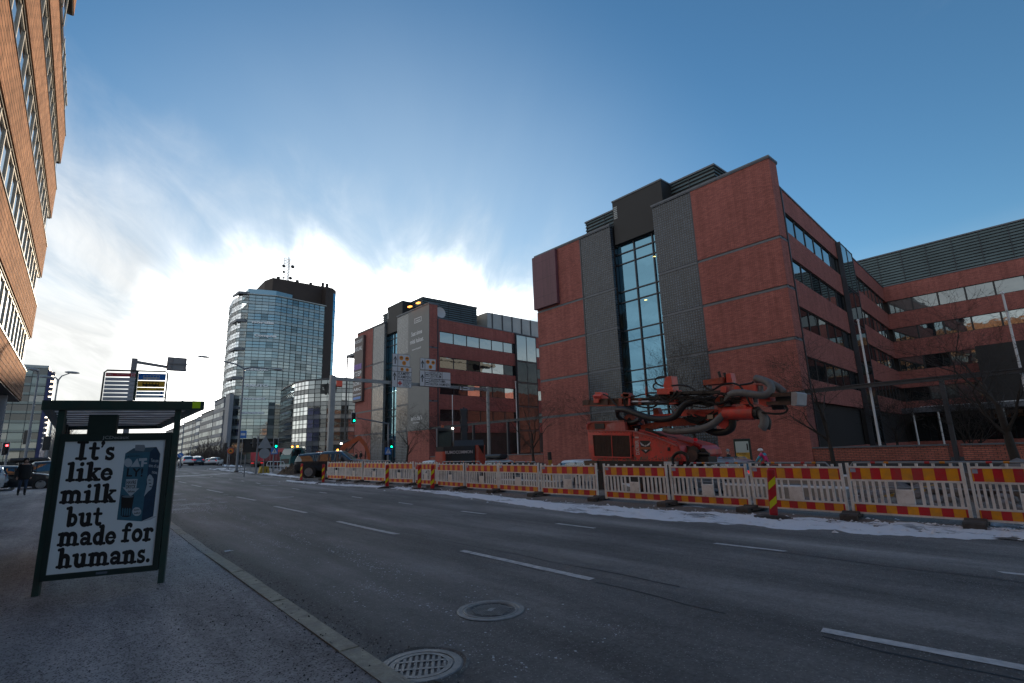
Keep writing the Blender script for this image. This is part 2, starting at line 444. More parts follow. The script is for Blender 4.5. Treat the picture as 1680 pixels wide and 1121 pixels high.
# ================================================================ GROUND
def lines(lo, hi, near, far):
    out, t = [], lo
    while t < hi:
        out.append(t); t += near + (far - near) * clamp(abs(t) / 160)
    return out + [hi]
GXS = sorted(set([-900, -300, -120, -60, -30] + [i * 1.0 for i in range(-20, 50)] + [55, 70, 100, 160, 300, 900]))
GYS = sorted(set([-120, -60, -30, -15] + [i * 1.5 for i in range(-6, 30)] + [i * 4.0 for i in range(12, 46)] + [200, 240, 300, 420, 700, 1500, 4000]))
def sheet(name, x0, x1, y0, y1, dz, mat, kind='structure', hf=None, fine=None):
    xs = [x0] + [x for x in GXS if x0 + .05 < x < x1 - .05] + [x1]
    ys = [y0] + [y for y in GYS if y0 + .05 < y < y1 - .05] + [y1]
    if fine:
        nx, ny = max(1, int((x1 - x0) / fine)), max(1, int((y1 - y0) / fine))
        xs = [x0 + (x1 - x0) * i / nx for i in range(nx + 1)]; ys = [y0 + (y1 - y0) * i / ny for i in range(ny + 1)]
    vs = [(x, y, zg(x, y) + dz + (hf(x, y) if hf else 0)) for y in ys for x in xs]
    k = len(xs)
    fs = [(j * k + i, j * k + i + 1, (j + 1) * k + i + 1, (j + 1) * k + i) for j in range(len(ys) - 1) for i in range(k - 1)]
    mb = MB(); mb.add(vs, fs)
    return mb.build(name, mat, kind=kind, smooth='all' if fine else False, fix=False)
ASPH = GROUND('worn_asphalt', (0.088, 0.084, 0.080), (0.235, 0.224, 0.213), 1.0, speck=(0.36, 0.35, 0.34), speck_s=70, speck_t=0.10, rough=0.8, bump=0.9,
              tracks=[(3.0, 0.5, 0.25), (4.4, 0.5, 0.2), (6.2, 0.55, 0.4), (7.7, 0.55, 0.35), (9.6, 0.6, 0.5), (11.1, 0.8, 0.5), (8.75, 0.25, -0.3), (5.4, 0.25, -0.3), (2.3, 0.3, -0.35)])
ASPH2 = GROUND('far_asphalt', (0.10, 0.10, 0.105), (0.145, 0.145, 0.15), 0.6, rough=0.85, snow=(0.5, 0.52, 0.56), snow_t=0.66, snow_s=0.35)
PAVE = GROUND('gritty_pavement', (0.22, 0.20, 0.198), (0.56, 0.52, 0.505), 1.3, speck=(0.030, 0.022, 0.022), speck_s=58, speck_t=0.40, rough=0.9, bump=1.0)
DIRT = GROUND('churned_ground', (0.15, 0.132, 0.115), (0.28, 0.255, 0.235), 1.6, speck=(0.05, 0.045, 0.04), speck_s=40, speck_t=0.2, rough=0.95, bump=1.0, snow=(0.62, 0.65, 0.70), snow_t=0.57, snow_s=0.6)
FIELD = GROUND('city_ground', (0.07, 0.07, 0.07), (0.11, 0.105, 0.10), 0.5, rough=0.9)
SNOW = GROUND('dirty_snow', (0.20, 0.20, 0.205), (0.42, 0.42, 0.43), 2.2, speck=(0.12, 0.11, 0.10), speck_s=38, speck_t=0.16, rough=0.75, bump=1.0, snow=(0.84, 0.86, 0.90), snow_t=0.38, snow_s=1.5)
GRANITE = M('kerb_granite', (0.33, 0.315, 0.285), 0.85, var=0.35, vs=14, bump=0.6, bs=60)
YKERB = M('kerb_worn_yellow', (0.37, 0.335, 0.26), 0.85, var=0.35, vs=9, bump=0.6, bs=60, dirt=(0.24, 0.225, 0.205), ds=3.5)
PAINT = M('road_paint', (0.60, 0.59, 0.58), 0.7, var=0.12, vs=9, bump=0.4, bs=50, dirt=(0.16, 0.16, 0.165), ds=5.0)
WORNP = M('road_paint_worn', (0.36, 0.36, 0.37), 0.75, var=0.25, vs=9, dirt=(0.08, 0.08, 0.085), ds=7.0)

sheet('ground', -900, 900, -120, 4000, -0.06, FIELD)
sheet('road', 2.03, 11.9, -60, 300, 0.0, ASPH)
sheet('pavement', -30, 1.83, -60, 300, 0.10, PAVE)
sheet('cross_street', 11.9, 60, 74, 118, 0.0, ASPH2)
sheet('far_road', 20.5, 29.5, -60, 74, 0.0, ASPH2)
sheet('far_pavement', 29.8, 36.0, -60, 74, 0.12, GROUND('far_paving', (0.10, 0.10, 0.10), (0.16, 0.155, 0.15), 1.0, rough=0.9, snow=(0.55, 0.57, 0.6), snow_t=0.62))
sheet('far_street', 11.9, 24, 118, 300, 0.0, ASPH2)
def rub(x, y):
    return 0.10 * (noise.fractal(Vector((x * .9, y * .9, 0)), 0.8, 2.1, 5) + .2) * sm((x - 12.9) / 1.5) * sm((20.5 - x) / 1.0) \
        + 0.45 * math.exp(-((x - 17.5) / 1.6) ** 2 - ((y - 2.5) / 3.5) ** 2)
sheet('construction_ground', 11.9, 20.5, -12, 74, 0.012, DIRT, hf=rub, fine=0.35)

# near kerb: one granite stone after another
kerb = MB()
kerb.box((1.76, 34, -0.2), (2.03, 34.01, -0.15))
kerb_far = MB()
ys = [34 + i * 4.0 for i in range(60)]
for a, b in zip(ys, ys[1:]):
    vs = []
    for y in (a, b - 0.02):
        z = zg(1.9, y); vs += [(1.835, y, z - .1), (2.03, y, z - .1), (2.03, y, z + .11), (1.835, y, z + .11)]
    kerb_far.add(vs, [(0, 1, 2, 3), (7, 6, 5, 4), (0, 4, 5, 1), (1, 5, 6, 2), (2, 6, 7, 3), (3, 7, 4, 0)])
kerb_o = kerb_far.build('kerb', GRANITE, kind='structure')
y = 0.5; i = 0
while y < 34:
    L = 1.02
    k = MB(); z0, z1 = zg(1.9, y), zg(1.9, y + L)
    j = random.uniform(-.008, .008); jz = random.uniform(-.006, .010)
    a, b, c, d = 1.832, 2.035 + j, y + .008, y + L - .008
    k.add([(a, c, z0 - .12), (b, c, z0 - .12), (b, c, z0 + .075 + jz), (b - .035, c, z0 + .112 + jz), (a, c, z0 + .112 + jz),
           (a, d, z1 - .12), (b, d, z1 - .12), (b, d, z1 + .075 + jz), (b - .035, d, z1 + .112 + jz), (a, d, z1 + .112 + jz)],
          [(0, 1, 2, 3, 4), (9, 8, 7, 6, 5), (0, 5, 6, 1), (1, 6, 7, 2), (2, 7, 8, 3), (3, 8, 9, 4), (4, 9, 5, 0)])
    k.build('kerb_stone', YKERB if (3.0 < y < 9.5 or random.random() < .3) else GRANITE, kerb_o)
    y += L; i += 1

# painted lane dashes, each on the tarmac 4 mm up, ends frayed
road_o = bpy.data.objects['road']
def mark(p, q, w, mat=PAINT, name='lane_marking', fray=0.03, dz=0.005):
    p, q = Vector((p[0], p[1], 0)), Vector((q[0], q[1], 0)); d = (q - p); L = d.length; d.normalize(); s_ = Vector((d.y, -d.x, 0))
    n = max(4, int(L / 0.12)); n = min(n, 40)
    vs, fs = [], []
    for i in range(n + 1):
        c = p + d * (L * i / n)
        for sg in (-1, 1):
            e = c + s_ * sg * (w / 2 + random.uniform(-fray, fray) * w * 1.2)
            if i in (0, n): e += d * random.uniform(-.06, .06)
            vs.append((e.x, e.y, zg(e.x, e.y) + dz))
    for i in range(n): fs.append((2 * i, 2 * i + 1, 2 * i + 3, 2 * i + 2))
    mb = MB(); mb.add(vs, fs); return mb.build(name, mat, road_o, fix=False)
for (a, b) in (((1353, 1036), (1760, 1112)), ((760, 904.5), (973.5, 951.8)), ((555, 856.2), (651, 877)), ((450.5, 831), (502, 841.5)), ((388.5, 815.8), (419, 821.5)), ((339.5, 803.8), (365, 808.5)), ((314, 796), (330, 799)), ((293, 790.5), (305, 792.8))):
    p, q = G(*a), G(*b); mark(p, q, 0.13)
for (a, b) in (((1643, 939.7), (1800, 957)), ((1174.3, 892.7), (1291.7, 905.7)), ((915, 860), (977.5, 867.5)), ((757.5, 839.3), (795.5, 844)), ((653.8, 825), (677.5, 828.3)), ((577.5, 815.3), (595, 817.5)), ((523, 807.8), (536, 809.5)), ((479.5, 801.5), (491, 803.5)), ((420, 792.5), (427, 794)), ((396, 789), (400, 790)), ((376, 786), (380.5, 787)), ((345, 781.5), (349, 782.3))):
    p, q = G(*a), G(*b); mark(p, q, 0.10)
# worn remains of a crossing by the bus stop, and the crossing at the junction
for (a, b, w) in (((277, 811.5), (300, 810.8), .4), ((276, 822), (307, 820), .5), ((276, 838), (311, 834), .5), ((296, 829), (347, 826), .5), ((337, 816.5), (347, 816), .25), ((352, 819.5), (362, 819), .25), ((360, 825.5), (371, 824), .25), ((366, 812.5), (375, 812), .2), ((374, 815.5), (383, 815.3), .2)):
    p, q = G(*a), G(*b); mark(p, q, w, WORNP, 'crossing_marking', 0.12)
for (a, b, w) in (((451, 817.3), (480, 815.5), .35), ((428, 796.8), (456, 797.3), .25)):
    p, q = G(*a), G(*b); mark(p, q, w, WORNP, 'lane_marking', 0.12)
for (a, b, w) in (((286, 781.5), (301, 781.8), .9), ((306, 780.5), (319, 780.8), .9), ((325, 779.5), (341, 780), .9), ((298, 777.5), (308, 777.8), .5), ((316, 776.8), (326, 777.2), .5), ((347, 778), (359, 778.7), .6), ((362, 777.3), (377, 778), .6)):
    p, q = G(*a), G(*b); mark(p, q, w, PAINT, 'crossing_marking', 0.06)

# long cracks between the paved lanes
crk = M('tar_seam', (0.02, 0.02, 0.022), 0.6)
for x0, dx in ((5.27, 0.0), (8.62, 0.0), (5.9, -.02)):
    mb = MB(); pts = []
    for i in range(90):
        yy = -1 + i * 0.45
        pts.append((x0 + dx * yy + noise.noise(Vector((x0, yy * .9, 0))) * .10, yy))
    for (xa, ya), (xb, yb) in zip(pts, pts[1:]):
        if noise.noise(Vector((x0 * 3, ya * .5, 4))) < -0.1: continue
        w = 0.010 + 0.008 * random.random()
        mb.add([(xa - w, ya, zg(xa, ya) + .003), (xa + w, ya, zg(xa, ya) + .003), (xb + w, yb, zg(xb, yb) + .003), (xb - w, yb, zg(xb, yb) + .003)], [(0, 1, 2, 3)])
    o = mb.build('tar_seam', crk, road_o, fix=False)

# chips of ice and salt crust left along the wheel tracks
mb = MB()
for i in range(6500):
    y = 3.4 + 24 * random.random() ** 1.1
    c = random.choice((3.2, 3.2, 3.75, 3.75, 4.05, 2.8))
    x = c + random.gauss(0, 0.085) + 0.10 * math.sin(y * .6) + (0.25 if y > 17 else 0)
    if noise.noise(Vector((x * 2.2, y * .55, 2))) < -0.02 and random.random() < .85: continue
    r = random.choice((.003, .004, .005, .009)) * random.uniform(.6, 1.2); a = random.random() * 6.3
    z = zg(x, y) + .003
    ring = [(x + r * math.cos(a + k * 1.571) * (1 + .5 * random.random()), y + 1.7 * r * math.sin(a + k * 1.571), z) for k in range(4)]
    mb.add(ring + [(x, y, z + r * .45)], [(0, 1, 4), (1, 2, 4), (2, 3, 4), (3, 0, 4)])
for i in range(700):
    x, y = 3.0 + random.gauss(0, .5), 20 + random.random() * 4
    r = random.uniform(.006, .016); z = zg(x, y) + .003; a = random.random() * 6
    mb.add([(x + r * math.cos(a + k * 1.571), y + 1.6 * r * math.sin(a + k * 1.571), z) for k in range(4)] + [(x, y, z + r * .4)], [(0, 1, 4), (1, 2, 4), (2, 3, 4), (3, 0, 4)])
tag(mb.build('ice_crumbs', M('ice_crust', (0.62, 0.65, 0.69), 0.5), kind='stuff', fix=False), 'white chips of ice and salt scattered along the wheel tracks of the near lane', 'ice')
# grit in the gutter
mb = MB()
for i in range(2600):
    y = 1.5 + 24 * random.random() ** 1.3; x = 2.05 + abs(random.gauss(0, .16))
    if random.random() < .40: x = 1.98 - abs(random.gauss(0, .8))
    r = random.uniform(.004, .011); z = zg(x, y) + (.10 if x < 1.83 else (.112 if x < 2.03 else 0.002)) + .002
    mb.add([(x + r, y, z), (x, y + r, z), (x - r, y, z), (x, y - r, z), (x, y, z + r)], [(0, 1, 4), (1, 2, 4), (2, 3, 4), (3, 0, 4)])
tag(mb.build('road_grit', M('dark_grit', (0.035, 0.03, 0.03), 0.9), kind='stuff', fix=False), 'dark grit lying along the gutter and over the pavement edge', 'grit')

# ploughed snow: low ridges with ragged edges
def snow_strip(name, pa, pb, h, label, n=90, m=9, seed=0.0):
    """between polylines pa and pb (same count of control points)"""
    def sample(P, t):
        t = t * (len(P) - 1); i = min(int(t), len(P) - 2); return P[i].lerp(P[i + 1], t - i)
    vs, fs = [], []
    for i in range(n + 1):
        a, b = sample(pa, i / n), sample(pb, i / n)
        ja = noise.fractal(Vector((a.y * 1.3, seed, 1)), .7, 2.2, 4) * .34; jb = noise.fractal(Vector((b.y * 1.3, seed, 5)), .7, 2.2, 4) * .34
        d = (b - a); d.z = 0; dn = d.normalized()
        a2, b2 = a + dn * ja, b + dn * jb
        for k in range(m + 1):
            p = a2.lerp(b2, k / m)
            e = math.sin(math.pi * k / m) ** .6
            hh = h * e * (0.5 + .9 * noise.fractal(Vector((p.x * 2.3, p.y * 2.3, seed)), .7, 2.1, 5)) - 0.012 * (1 - e)
            vs.append((p.x, p.y, zg(p.x, p.y) + .012 + max(hh, -.02)))
    for i in range(n):
        for k in range(m):
            q = i * (m + 1) + k; fs.append((q, q + 1, q + m + 2, q + m + 1))
    mb = MB(); mb.add(vs, fs)
    return tag(mb.build(name, SNOW, kind='stuff', smooth='all', fix=False), label, 'snow')
low = [G(x, y) for x, y in ((1800, 896), (1680, 886), (1560, 883), (1450, 879), (1300, 868), (1200, 861), (1100, 854), (1000, 847), (900, 836), (800, 821), (700, 808), (640, 801), (540, 796.5), (470, 790))]
upp = [G(x, y) for x, y in ((1800, 876), (1680, 867), (1560, 863), (1450, 857), (1300, 849), (1200, 843), (1100, 837), (1000, 831), (900, 824), (800, 812), (700, 803.5), (640, 798.5), (540, 794), (470, 788))]
snow_strip('snow', low, upp, .050, 'strip of dirty ploughed snow between the road and the barrier feet', n=260)
def lumps(P, spread, n, rmax, seed, label):
    r = random.Random(seed); m = MB()
    for i in range(n):
        t = r.random() * (len(P) - 1); k = int(t); p = P[k].lerp(P[k + 1], t - k) + Vector((r.gauss(0, spread), r.gauss(0, .15), 0))
        q = r.uniform(.012, rmax) * r.choice((.5, .7, 1)); z = zg(p.x, p.y) + .02; c = [(p.x + q * math.cos(a * 1.257) * r.uniform(.7, 1.3), p.y + q * 1.3 * math.sin(a * 1.257) * r.uniform(.7, 1.3), z) for a in range(5)]
        m.add(c + [(p.x + r.gauss(0, q * .2), p.y, z + q * r.uniform(.5, 1.0))], [(a, (a + 1) % 5, 5) for a in range(5)])
    return tag(m.build('snow_lumps', SNOW, kind='stuff', fix=False), label, 'snow')
lumps([a.lerp(b, .55) for a, b in zip(low, upp)], .45, 1500, .055, 4, 'small broken lumps of snow along the ploughed strip')
isl_a = [G(x, y) for x, y in ((336, 770.5), (372, 774.5), (410, 778.5), (440, 781), (470, 784), (492, 786.5))]
isl_b = [G(x, y) for x, y in ((352, 769), (390, 772), (420, 775), (450, 777.5), (478, 780.5), (496, 783.5))]
isl_c = [G(x, y) for x, y in ((356, 768.6), (390, 769.4), (420, 770), (450, 770.5), (480, 771), (506, 771.5))]
mb = MB()
ring = isl_a + isl_c[::-1]
mb.slab([p + Vector((0, 0, -.1)) for p in ring], (0, 0, .14))
mb.build('traffic_island', ASPH2, kind='structure')
snow_strip('snow', [p + Vector((0, 0, .05)) for p in isl_a], [p + Vector((0, 0, .05)) for p in isl_b], .06, 'thin snow along the kerb of the junction traffic island', n=60, seed=3)
snow_strip('snow', [G(x, y) for x, y in ((352, 770), (375, 771), (400, 772))], [G(x, y) for x, y in ((360, 768.9), (380, 769.3), (406, 769.8))], .08, 'patch of snow round the foot of the tall lamp on the island', n=40, seed=9)
for (a, b), lb, sd_ in ((((368, 759.5), (398, 760.5)), 'far snow bank in front of the glass tower entrance', 4), (((14, 782), (30, 778)), 'snow heap beside the grey cabinet and parked cars', 6)):
    p, q = at(*a, Y=92 if a[0] > 100 else 44), at(*b, Y=92 if a[0] > 100 else 40)
    p.z = zg(p.x, p.y) + (0.1 if a[0] < 100 else 0); q.z = zg(q.x, q.y) + (0.1 if a[0] < 100 else 0)
    w = 2.0 if a[0] > 100 else 1.6
    snow_strip('snow', [p, q], [p + Vector((0, w, 0)), q + Vector((0, w, 0))], .22, lb, n=30, seed=sd_)

# ---------------------------------------------------------------- iron covers in the road
IRON = M('worn_cast_iron', (0.21, 0.205, 0.205), 0.5, metal=0.55, var=0.25, vs=12, bump=0.3, bs=80)
IRON2 = M('dark_cast_iron', (0.10, 0.10, 0.105), 0.55, metal=0.4, var=0.2, vs=15, bump=0.4, bs=60)
PIT = M('drain_dark', (0.006, 0.006, 0.006), 0.9)
c = G(805.5, 1002.5); z = c.z
t = thing('manhole_cover', 'round cast iron manhole cover with studded middle further out in the near lane', 'manhole cover', (c.x, c.y, z), R_(25))
t_r = 0.37
MB().lathe([(t_r, -.01), (t_r, .008), (t_r - .012, .012), (.31, .012), (.305, .006), (.30, .006), (.295, .012), (.272, .012), (.267, .003), (.262, .003)], 48).build('outer_ring', IRON, t)
MB().lathe([(.262, .009), (.243, .009), (.241, .005), (.232, .005), (.23, .009), (.225, .009), (.223, .004), (.0, .004)], 48).build('lid', IRON2, t)
st = MB()
for i in range(-7, 8):
    for j in range(-7, 8):
        x, y_ = i * .029, j * .029
        if math.hypot(x, y_) > .205 or (abs(x) < .055 and abs(y_) < .04): continue
        st.box((x - .010, y_ - .010, .003), (x + .010, y_ + .010, .0105))
o = st.build('stud_pattern', IRON, t); o['kind'] = 'stuff'
MB().box((-.05, -.034, .003), (.05, .034, .0115)).build('centre_plate', IRON, t)
for sg in (-1, 1):
    MB().box((sg * .13 - .012, -.20, .003), (sg * .13 + .012, -.12, .012)).build('lift_slot', IRON, t)
c = G(691, 1093); c.x += .0
t = thing('drain_grate', 'round slotted storm drain grate in the gutter beside the kerb', 'drain', (c.x, c.y, c.z), R_(-33))
MB().lathe([(.345, -.01), (.345, .006), (.33, .012), (.272, .012), (.268, .004), (.262, .004), (.26, -.05)], 48).build('outer_ring', IRON, t)
MB().lathe([(.26, -.05), (.0, -.05)], 32).build('drain_pit', PIT, t)
MB().lathe([(.258, -.02), (.258, .010), (.215, .010), (.213, -.02)], 48).build('grate_rim', IRON, t)
for k in (-1, 0, 1):
    if k == 0: continue
    yy = k * .075; hw = math.sqrt(.23 ** 2 - yy * yy)
    MB().box((-hw, yy - .017, -.02), (hw, yy + .017, .009)).build('grate_bar', IRON, t)
for i in range(-4, 5):
    x = i * .048
    hw = math.sqrt(max(.001, .232 ** 2 - x * x))
    MB().box((x - .0125, -hw, -.02), (x + .0125, hw, .0075)).build('grate_bar', IRON, t)
# low crumbled asphalt lip round the grate
mb = MB(); 
vs = []
for i in range(40):
    a = 2 * math.pi * i / 40; r0, r1 = .348, .40 + .05 * noise.noise(Vector((math.cos(a) * 2, math.sin(a) * 2, 0)))
    vs += [(r0 * math.cos(a), r0 * math.sin(a), .006), ((r0 + .02) * math.cos(a), (r0 + .02) * math.sin(a), .014 + .012 * random.random()), (r1 * math.cos(a), r1 * math.sin(a), .001)]
mb.add(vs, [(i * 3 + k, ((i + 1) % 40) * 3 + k, ((i + 1) % 40) * 3 + k + 1, i * 3 + k + 1) for i in range(40) for k in (0, 1)])
mb.build('asphalt_lip', ASPH, t)
# crushed paper scrap in the gutter
c = G(377, 906)
mb = MB(); vs = [(random.uniform(-.05, .05) + (i % 3 - 1) * .05, (i // 3 - 1) * .035, .01 + random.random() * .03) for i in range(9)]
mb.add(vs, [(0, 1, 4, 3), (1, 2, 5, 4), (3, 4, 7, 6), (4, 5, 8, 7)])
tag(mb.build('paper_scrap', M('white_paper', (.7, .72, .74), .8), loc=c), 'small crumpled white paper scrap lying in the gutter', 'litter')

# ================================================================ BUILDINGS
RED = BRICK('red_brick', (0.42, 0.142, 0.122), (0.30, 0.100, 0.088), (0.13, 0.075, 0.065), 0.28, 0.075, ms=0.010, var=0.13, spec=0.2)
REDW = BRICK('red_brick_coarse', (0.42, 0.135, 0.10), (0.31, 0.095, 0.075), (0.07, 0.055, 0.05), 0.30, 0.10, ms=0.016, var=0.25)
TILE = BRICK('terracotta_tile', (0.38, 0.195, 0.115), (0.28, 0.14, 0.083), (0.035, 0.024, 0.02), 0.62, 0.235, ms=0.020, var=0.28, bump=0.8, spec=0.04, rough=0.95)
BLOCK = BRICK('glass_block', (0.060, 0.084, 0.120), (0.032, 0.050, 0.078), (0.012, 0.015, 0.020), 0.21, 0.21, ms=0.035, rough=0.22, off=0.0, var=0.3, spec=0.6, bump=1.0)
BLOCK2 = BRICK('glass_block_pale', (0.20, 0.225, 0.245), (0.15, 0.17, 0.185), (0.06, 0.065, 0.07), 0.21, 0.21, ms=0.03, rough=0.2, off=0.5, var=0.15, spec=1.0, bump=1.0)
PURPLE = BRICK('purple_panel', (0.135, 0.055, 0.075), (0.125, 0.05, 0.07), (0.05, 0.018, 0.028), 1.1, 1.9, ms=0.012, rough=0.5, off=0.0, var=0.08, bump=0.2)
STEEL = M('dark_steel', (0.045, 0.052, 0.065), 0.45, metal=0.3, var=0.15, vs=2)
STEELB = M('blue_grey_steel', (0.115, 0.130, 0.155), 0.5, metal=0.2, var=0.12, vs=2)
BLACKP = M('black_cladding', (0.014, 0.014, 0.016), 0.6, var=0.2, vs=.8)
LOUV = M('louvre_metal', (0.10, 0.14, 0.15), 0.45, metal=0.35, var=0.18, vs=.35)
LOUVL = M('louvre_pale', (0.30, 0.33, 0.34), 0.4, metal=0.3, var=0.15, vs=.5)
PLINTH = M('dark_plinth', (0.035, 0.038, 0.048), 0.7, var=0.2, vs=1.5)
FRAME = M('window_frame', (0.022, 0.024, 0.028), 0.5)
GL_SKY = GLASS('sky_glass', (0.28, 0.58, 0.80), (0.012, 0.035, 0.05), 0.42)
GL_WIN = GLASS('window_glass', (0.85, 0.93, 0.95), (0.016, 0.020, 0.024), 0.36)
GL_DRK = GLASS('dark_glass', (0.55, 0.64, 0.70), (0.010, 0.012, 0.014), 0.03)
GL_BLIND = GLASS('blind_glass', (0.85, 0.92, 0.95), (0.10, 0.105, 0.105), 0.2)
LAMPM = M('ceiling_lamp_glow', (1, .85, .4), emit=(1.0, 0.78, 0.25), es=.9)
SNOWR = M('roof_snow', (0.6, 0.63, 0.68), 0.8, var=0.2, vs=2)
F_AX = R_(1.65)       # both brick blocks front the street at this angle
FX, FY = Vector((math.cos(F_AX), math.sin(F_AX), 0)), Vector((-math.sin(F_AX), math.cos(F_AX), 0))

def louvres(name, root, x0, x1, y0, y1, z0, z1, step=0.3, mat=LOUV, faces='fs'):
    """box clad in horizontal slats: dark core, every slat a part, seams between panels"""
    MB().box((x0 + .08, y0 + .08, z0), (x1 - .08, y1 - .08, z1 - .06)).build('louvre_core', BLACKP, root)
    MB().box((x0 - .06, y0 - .06, z1 - .09), (x1 + .06, y1 + .06, z1 + .06)).build('roof_coping', STEELB, root)
    n = int((z1 - z0 - .1) / step)
    if 'f' in faces:
        a = MB(); a.add([(x0 + .06, y0, 0), (x0 - .02, y0, -.20), (x0 - .02, y1, -.20), (x0 + .06, y1, 0), (x0 + .04, y0, -.22), (x0 + .04, y1, -.22)], [(0, 1, 2, 3), (1, 4, 5, 2)])
        p = None
        for i in range(n):
            if p is None: p = a.build('louvre_slat', mat, root, loc=(0, 0, z1 - .12 - i * step), fix=False); me = p.data
            else: put('louvre_slat', me, root, (0, 0, z1 - .12 - i * step))
        sm_ = MB(); k = y0 + 2.3
        while k < y1: sm_.box((x0 - .03, k - .02, z0), (x0 + .05, k + .02, z1 - .1)); k += 2.3
        if sm_.v: sm_.build('panel_seam', STEEL, root)
    if 's' in faces:
        a = MB(); a.add([(x0, y0 + .06, 0), (x0, y0 - .02, -.20), (x1, y0 - .02, -.20), (x1, y0 + .06, 0), (x0, y0 + .04, -.22), (x1, y0 + .04, -.22)], [(3, 2, 1, 0), (2, 5, 4, 1)])
        p = None
        for i in range(n):
            if p is None: p = a.build('louvre_slat', mat, root, loc=(0, 0, z1 - .12 - i * step), fix=False); me = p.data
            else: put('louvre_slat', me, root, (0, 0, z1 - .12 - i * step))
        sm_ = MB(); k = x0 + 2.3
        while k < x1: sm_.box((k - .02, y0 - .03, z0), (k + .02, y0 + .05, z1 - .1)); k += 2.3
        if sm_.v: sm_.build('panel_seam', STEEL, root)

FLOORS = [(-.7, 4.68), (4.92, 8.34), (8.58, 11.98), (12.22, 15.6), (15.84, 21.75)]
ROWS = [(5.8, 7.4), (9.4, 11.0), (13.0, 14.6), (16.55, 18.15)]
def window_row(root, T, s0, pitch, n, z0, z1, mats, depth=0.14, mull=0.11, parts=True):
    """ribbon of windows along local x of T, each with frame and pane"""
    fme = pme = None
    for i in range(n):
        a, b = 0.0, pitch
        m = MB(); w = mull / 2
        m.box((0, depth - .05, 0), (w, depth + .1, z1 - z0)); m.box((pitch - w, depth - .05, 0), (pitch, depth + .1, z1 - z0))
        m.box((w, depth - .05, 0), (pitch - w, depth + .1, .06)); m.box((w, depth - .05, z1 - z0 - .06), (pitch - w, depth + .1, z1 - z0))
        if fme is None:
            f = m.build('window', FRAME, root); fme = f.data
            pm = MB().box((w, depth, .06), (pitch - w, depth + .03, z1 - z0 - .06)).build('pane', mats[0], f); pme = {}
        else:
            f = put('window', fme, root)
            pm = None
        mt = mats[i % len(mats)]
        if pm is None:
            if mt.name not in pme:
                pm = MB().box((w, depth, .06), (pitch - w, depth + .03, z1 - z0 - .06)).build('pane', mt, f)
                pme[mt.name] = pm.data
            else: pm = put('pane', pme[mt.name], f)
        else: pme[mt.name] = pm.data
        f.matrix_local = T @ Matrix.Translation((s0 + i * pitch, 0, z0))
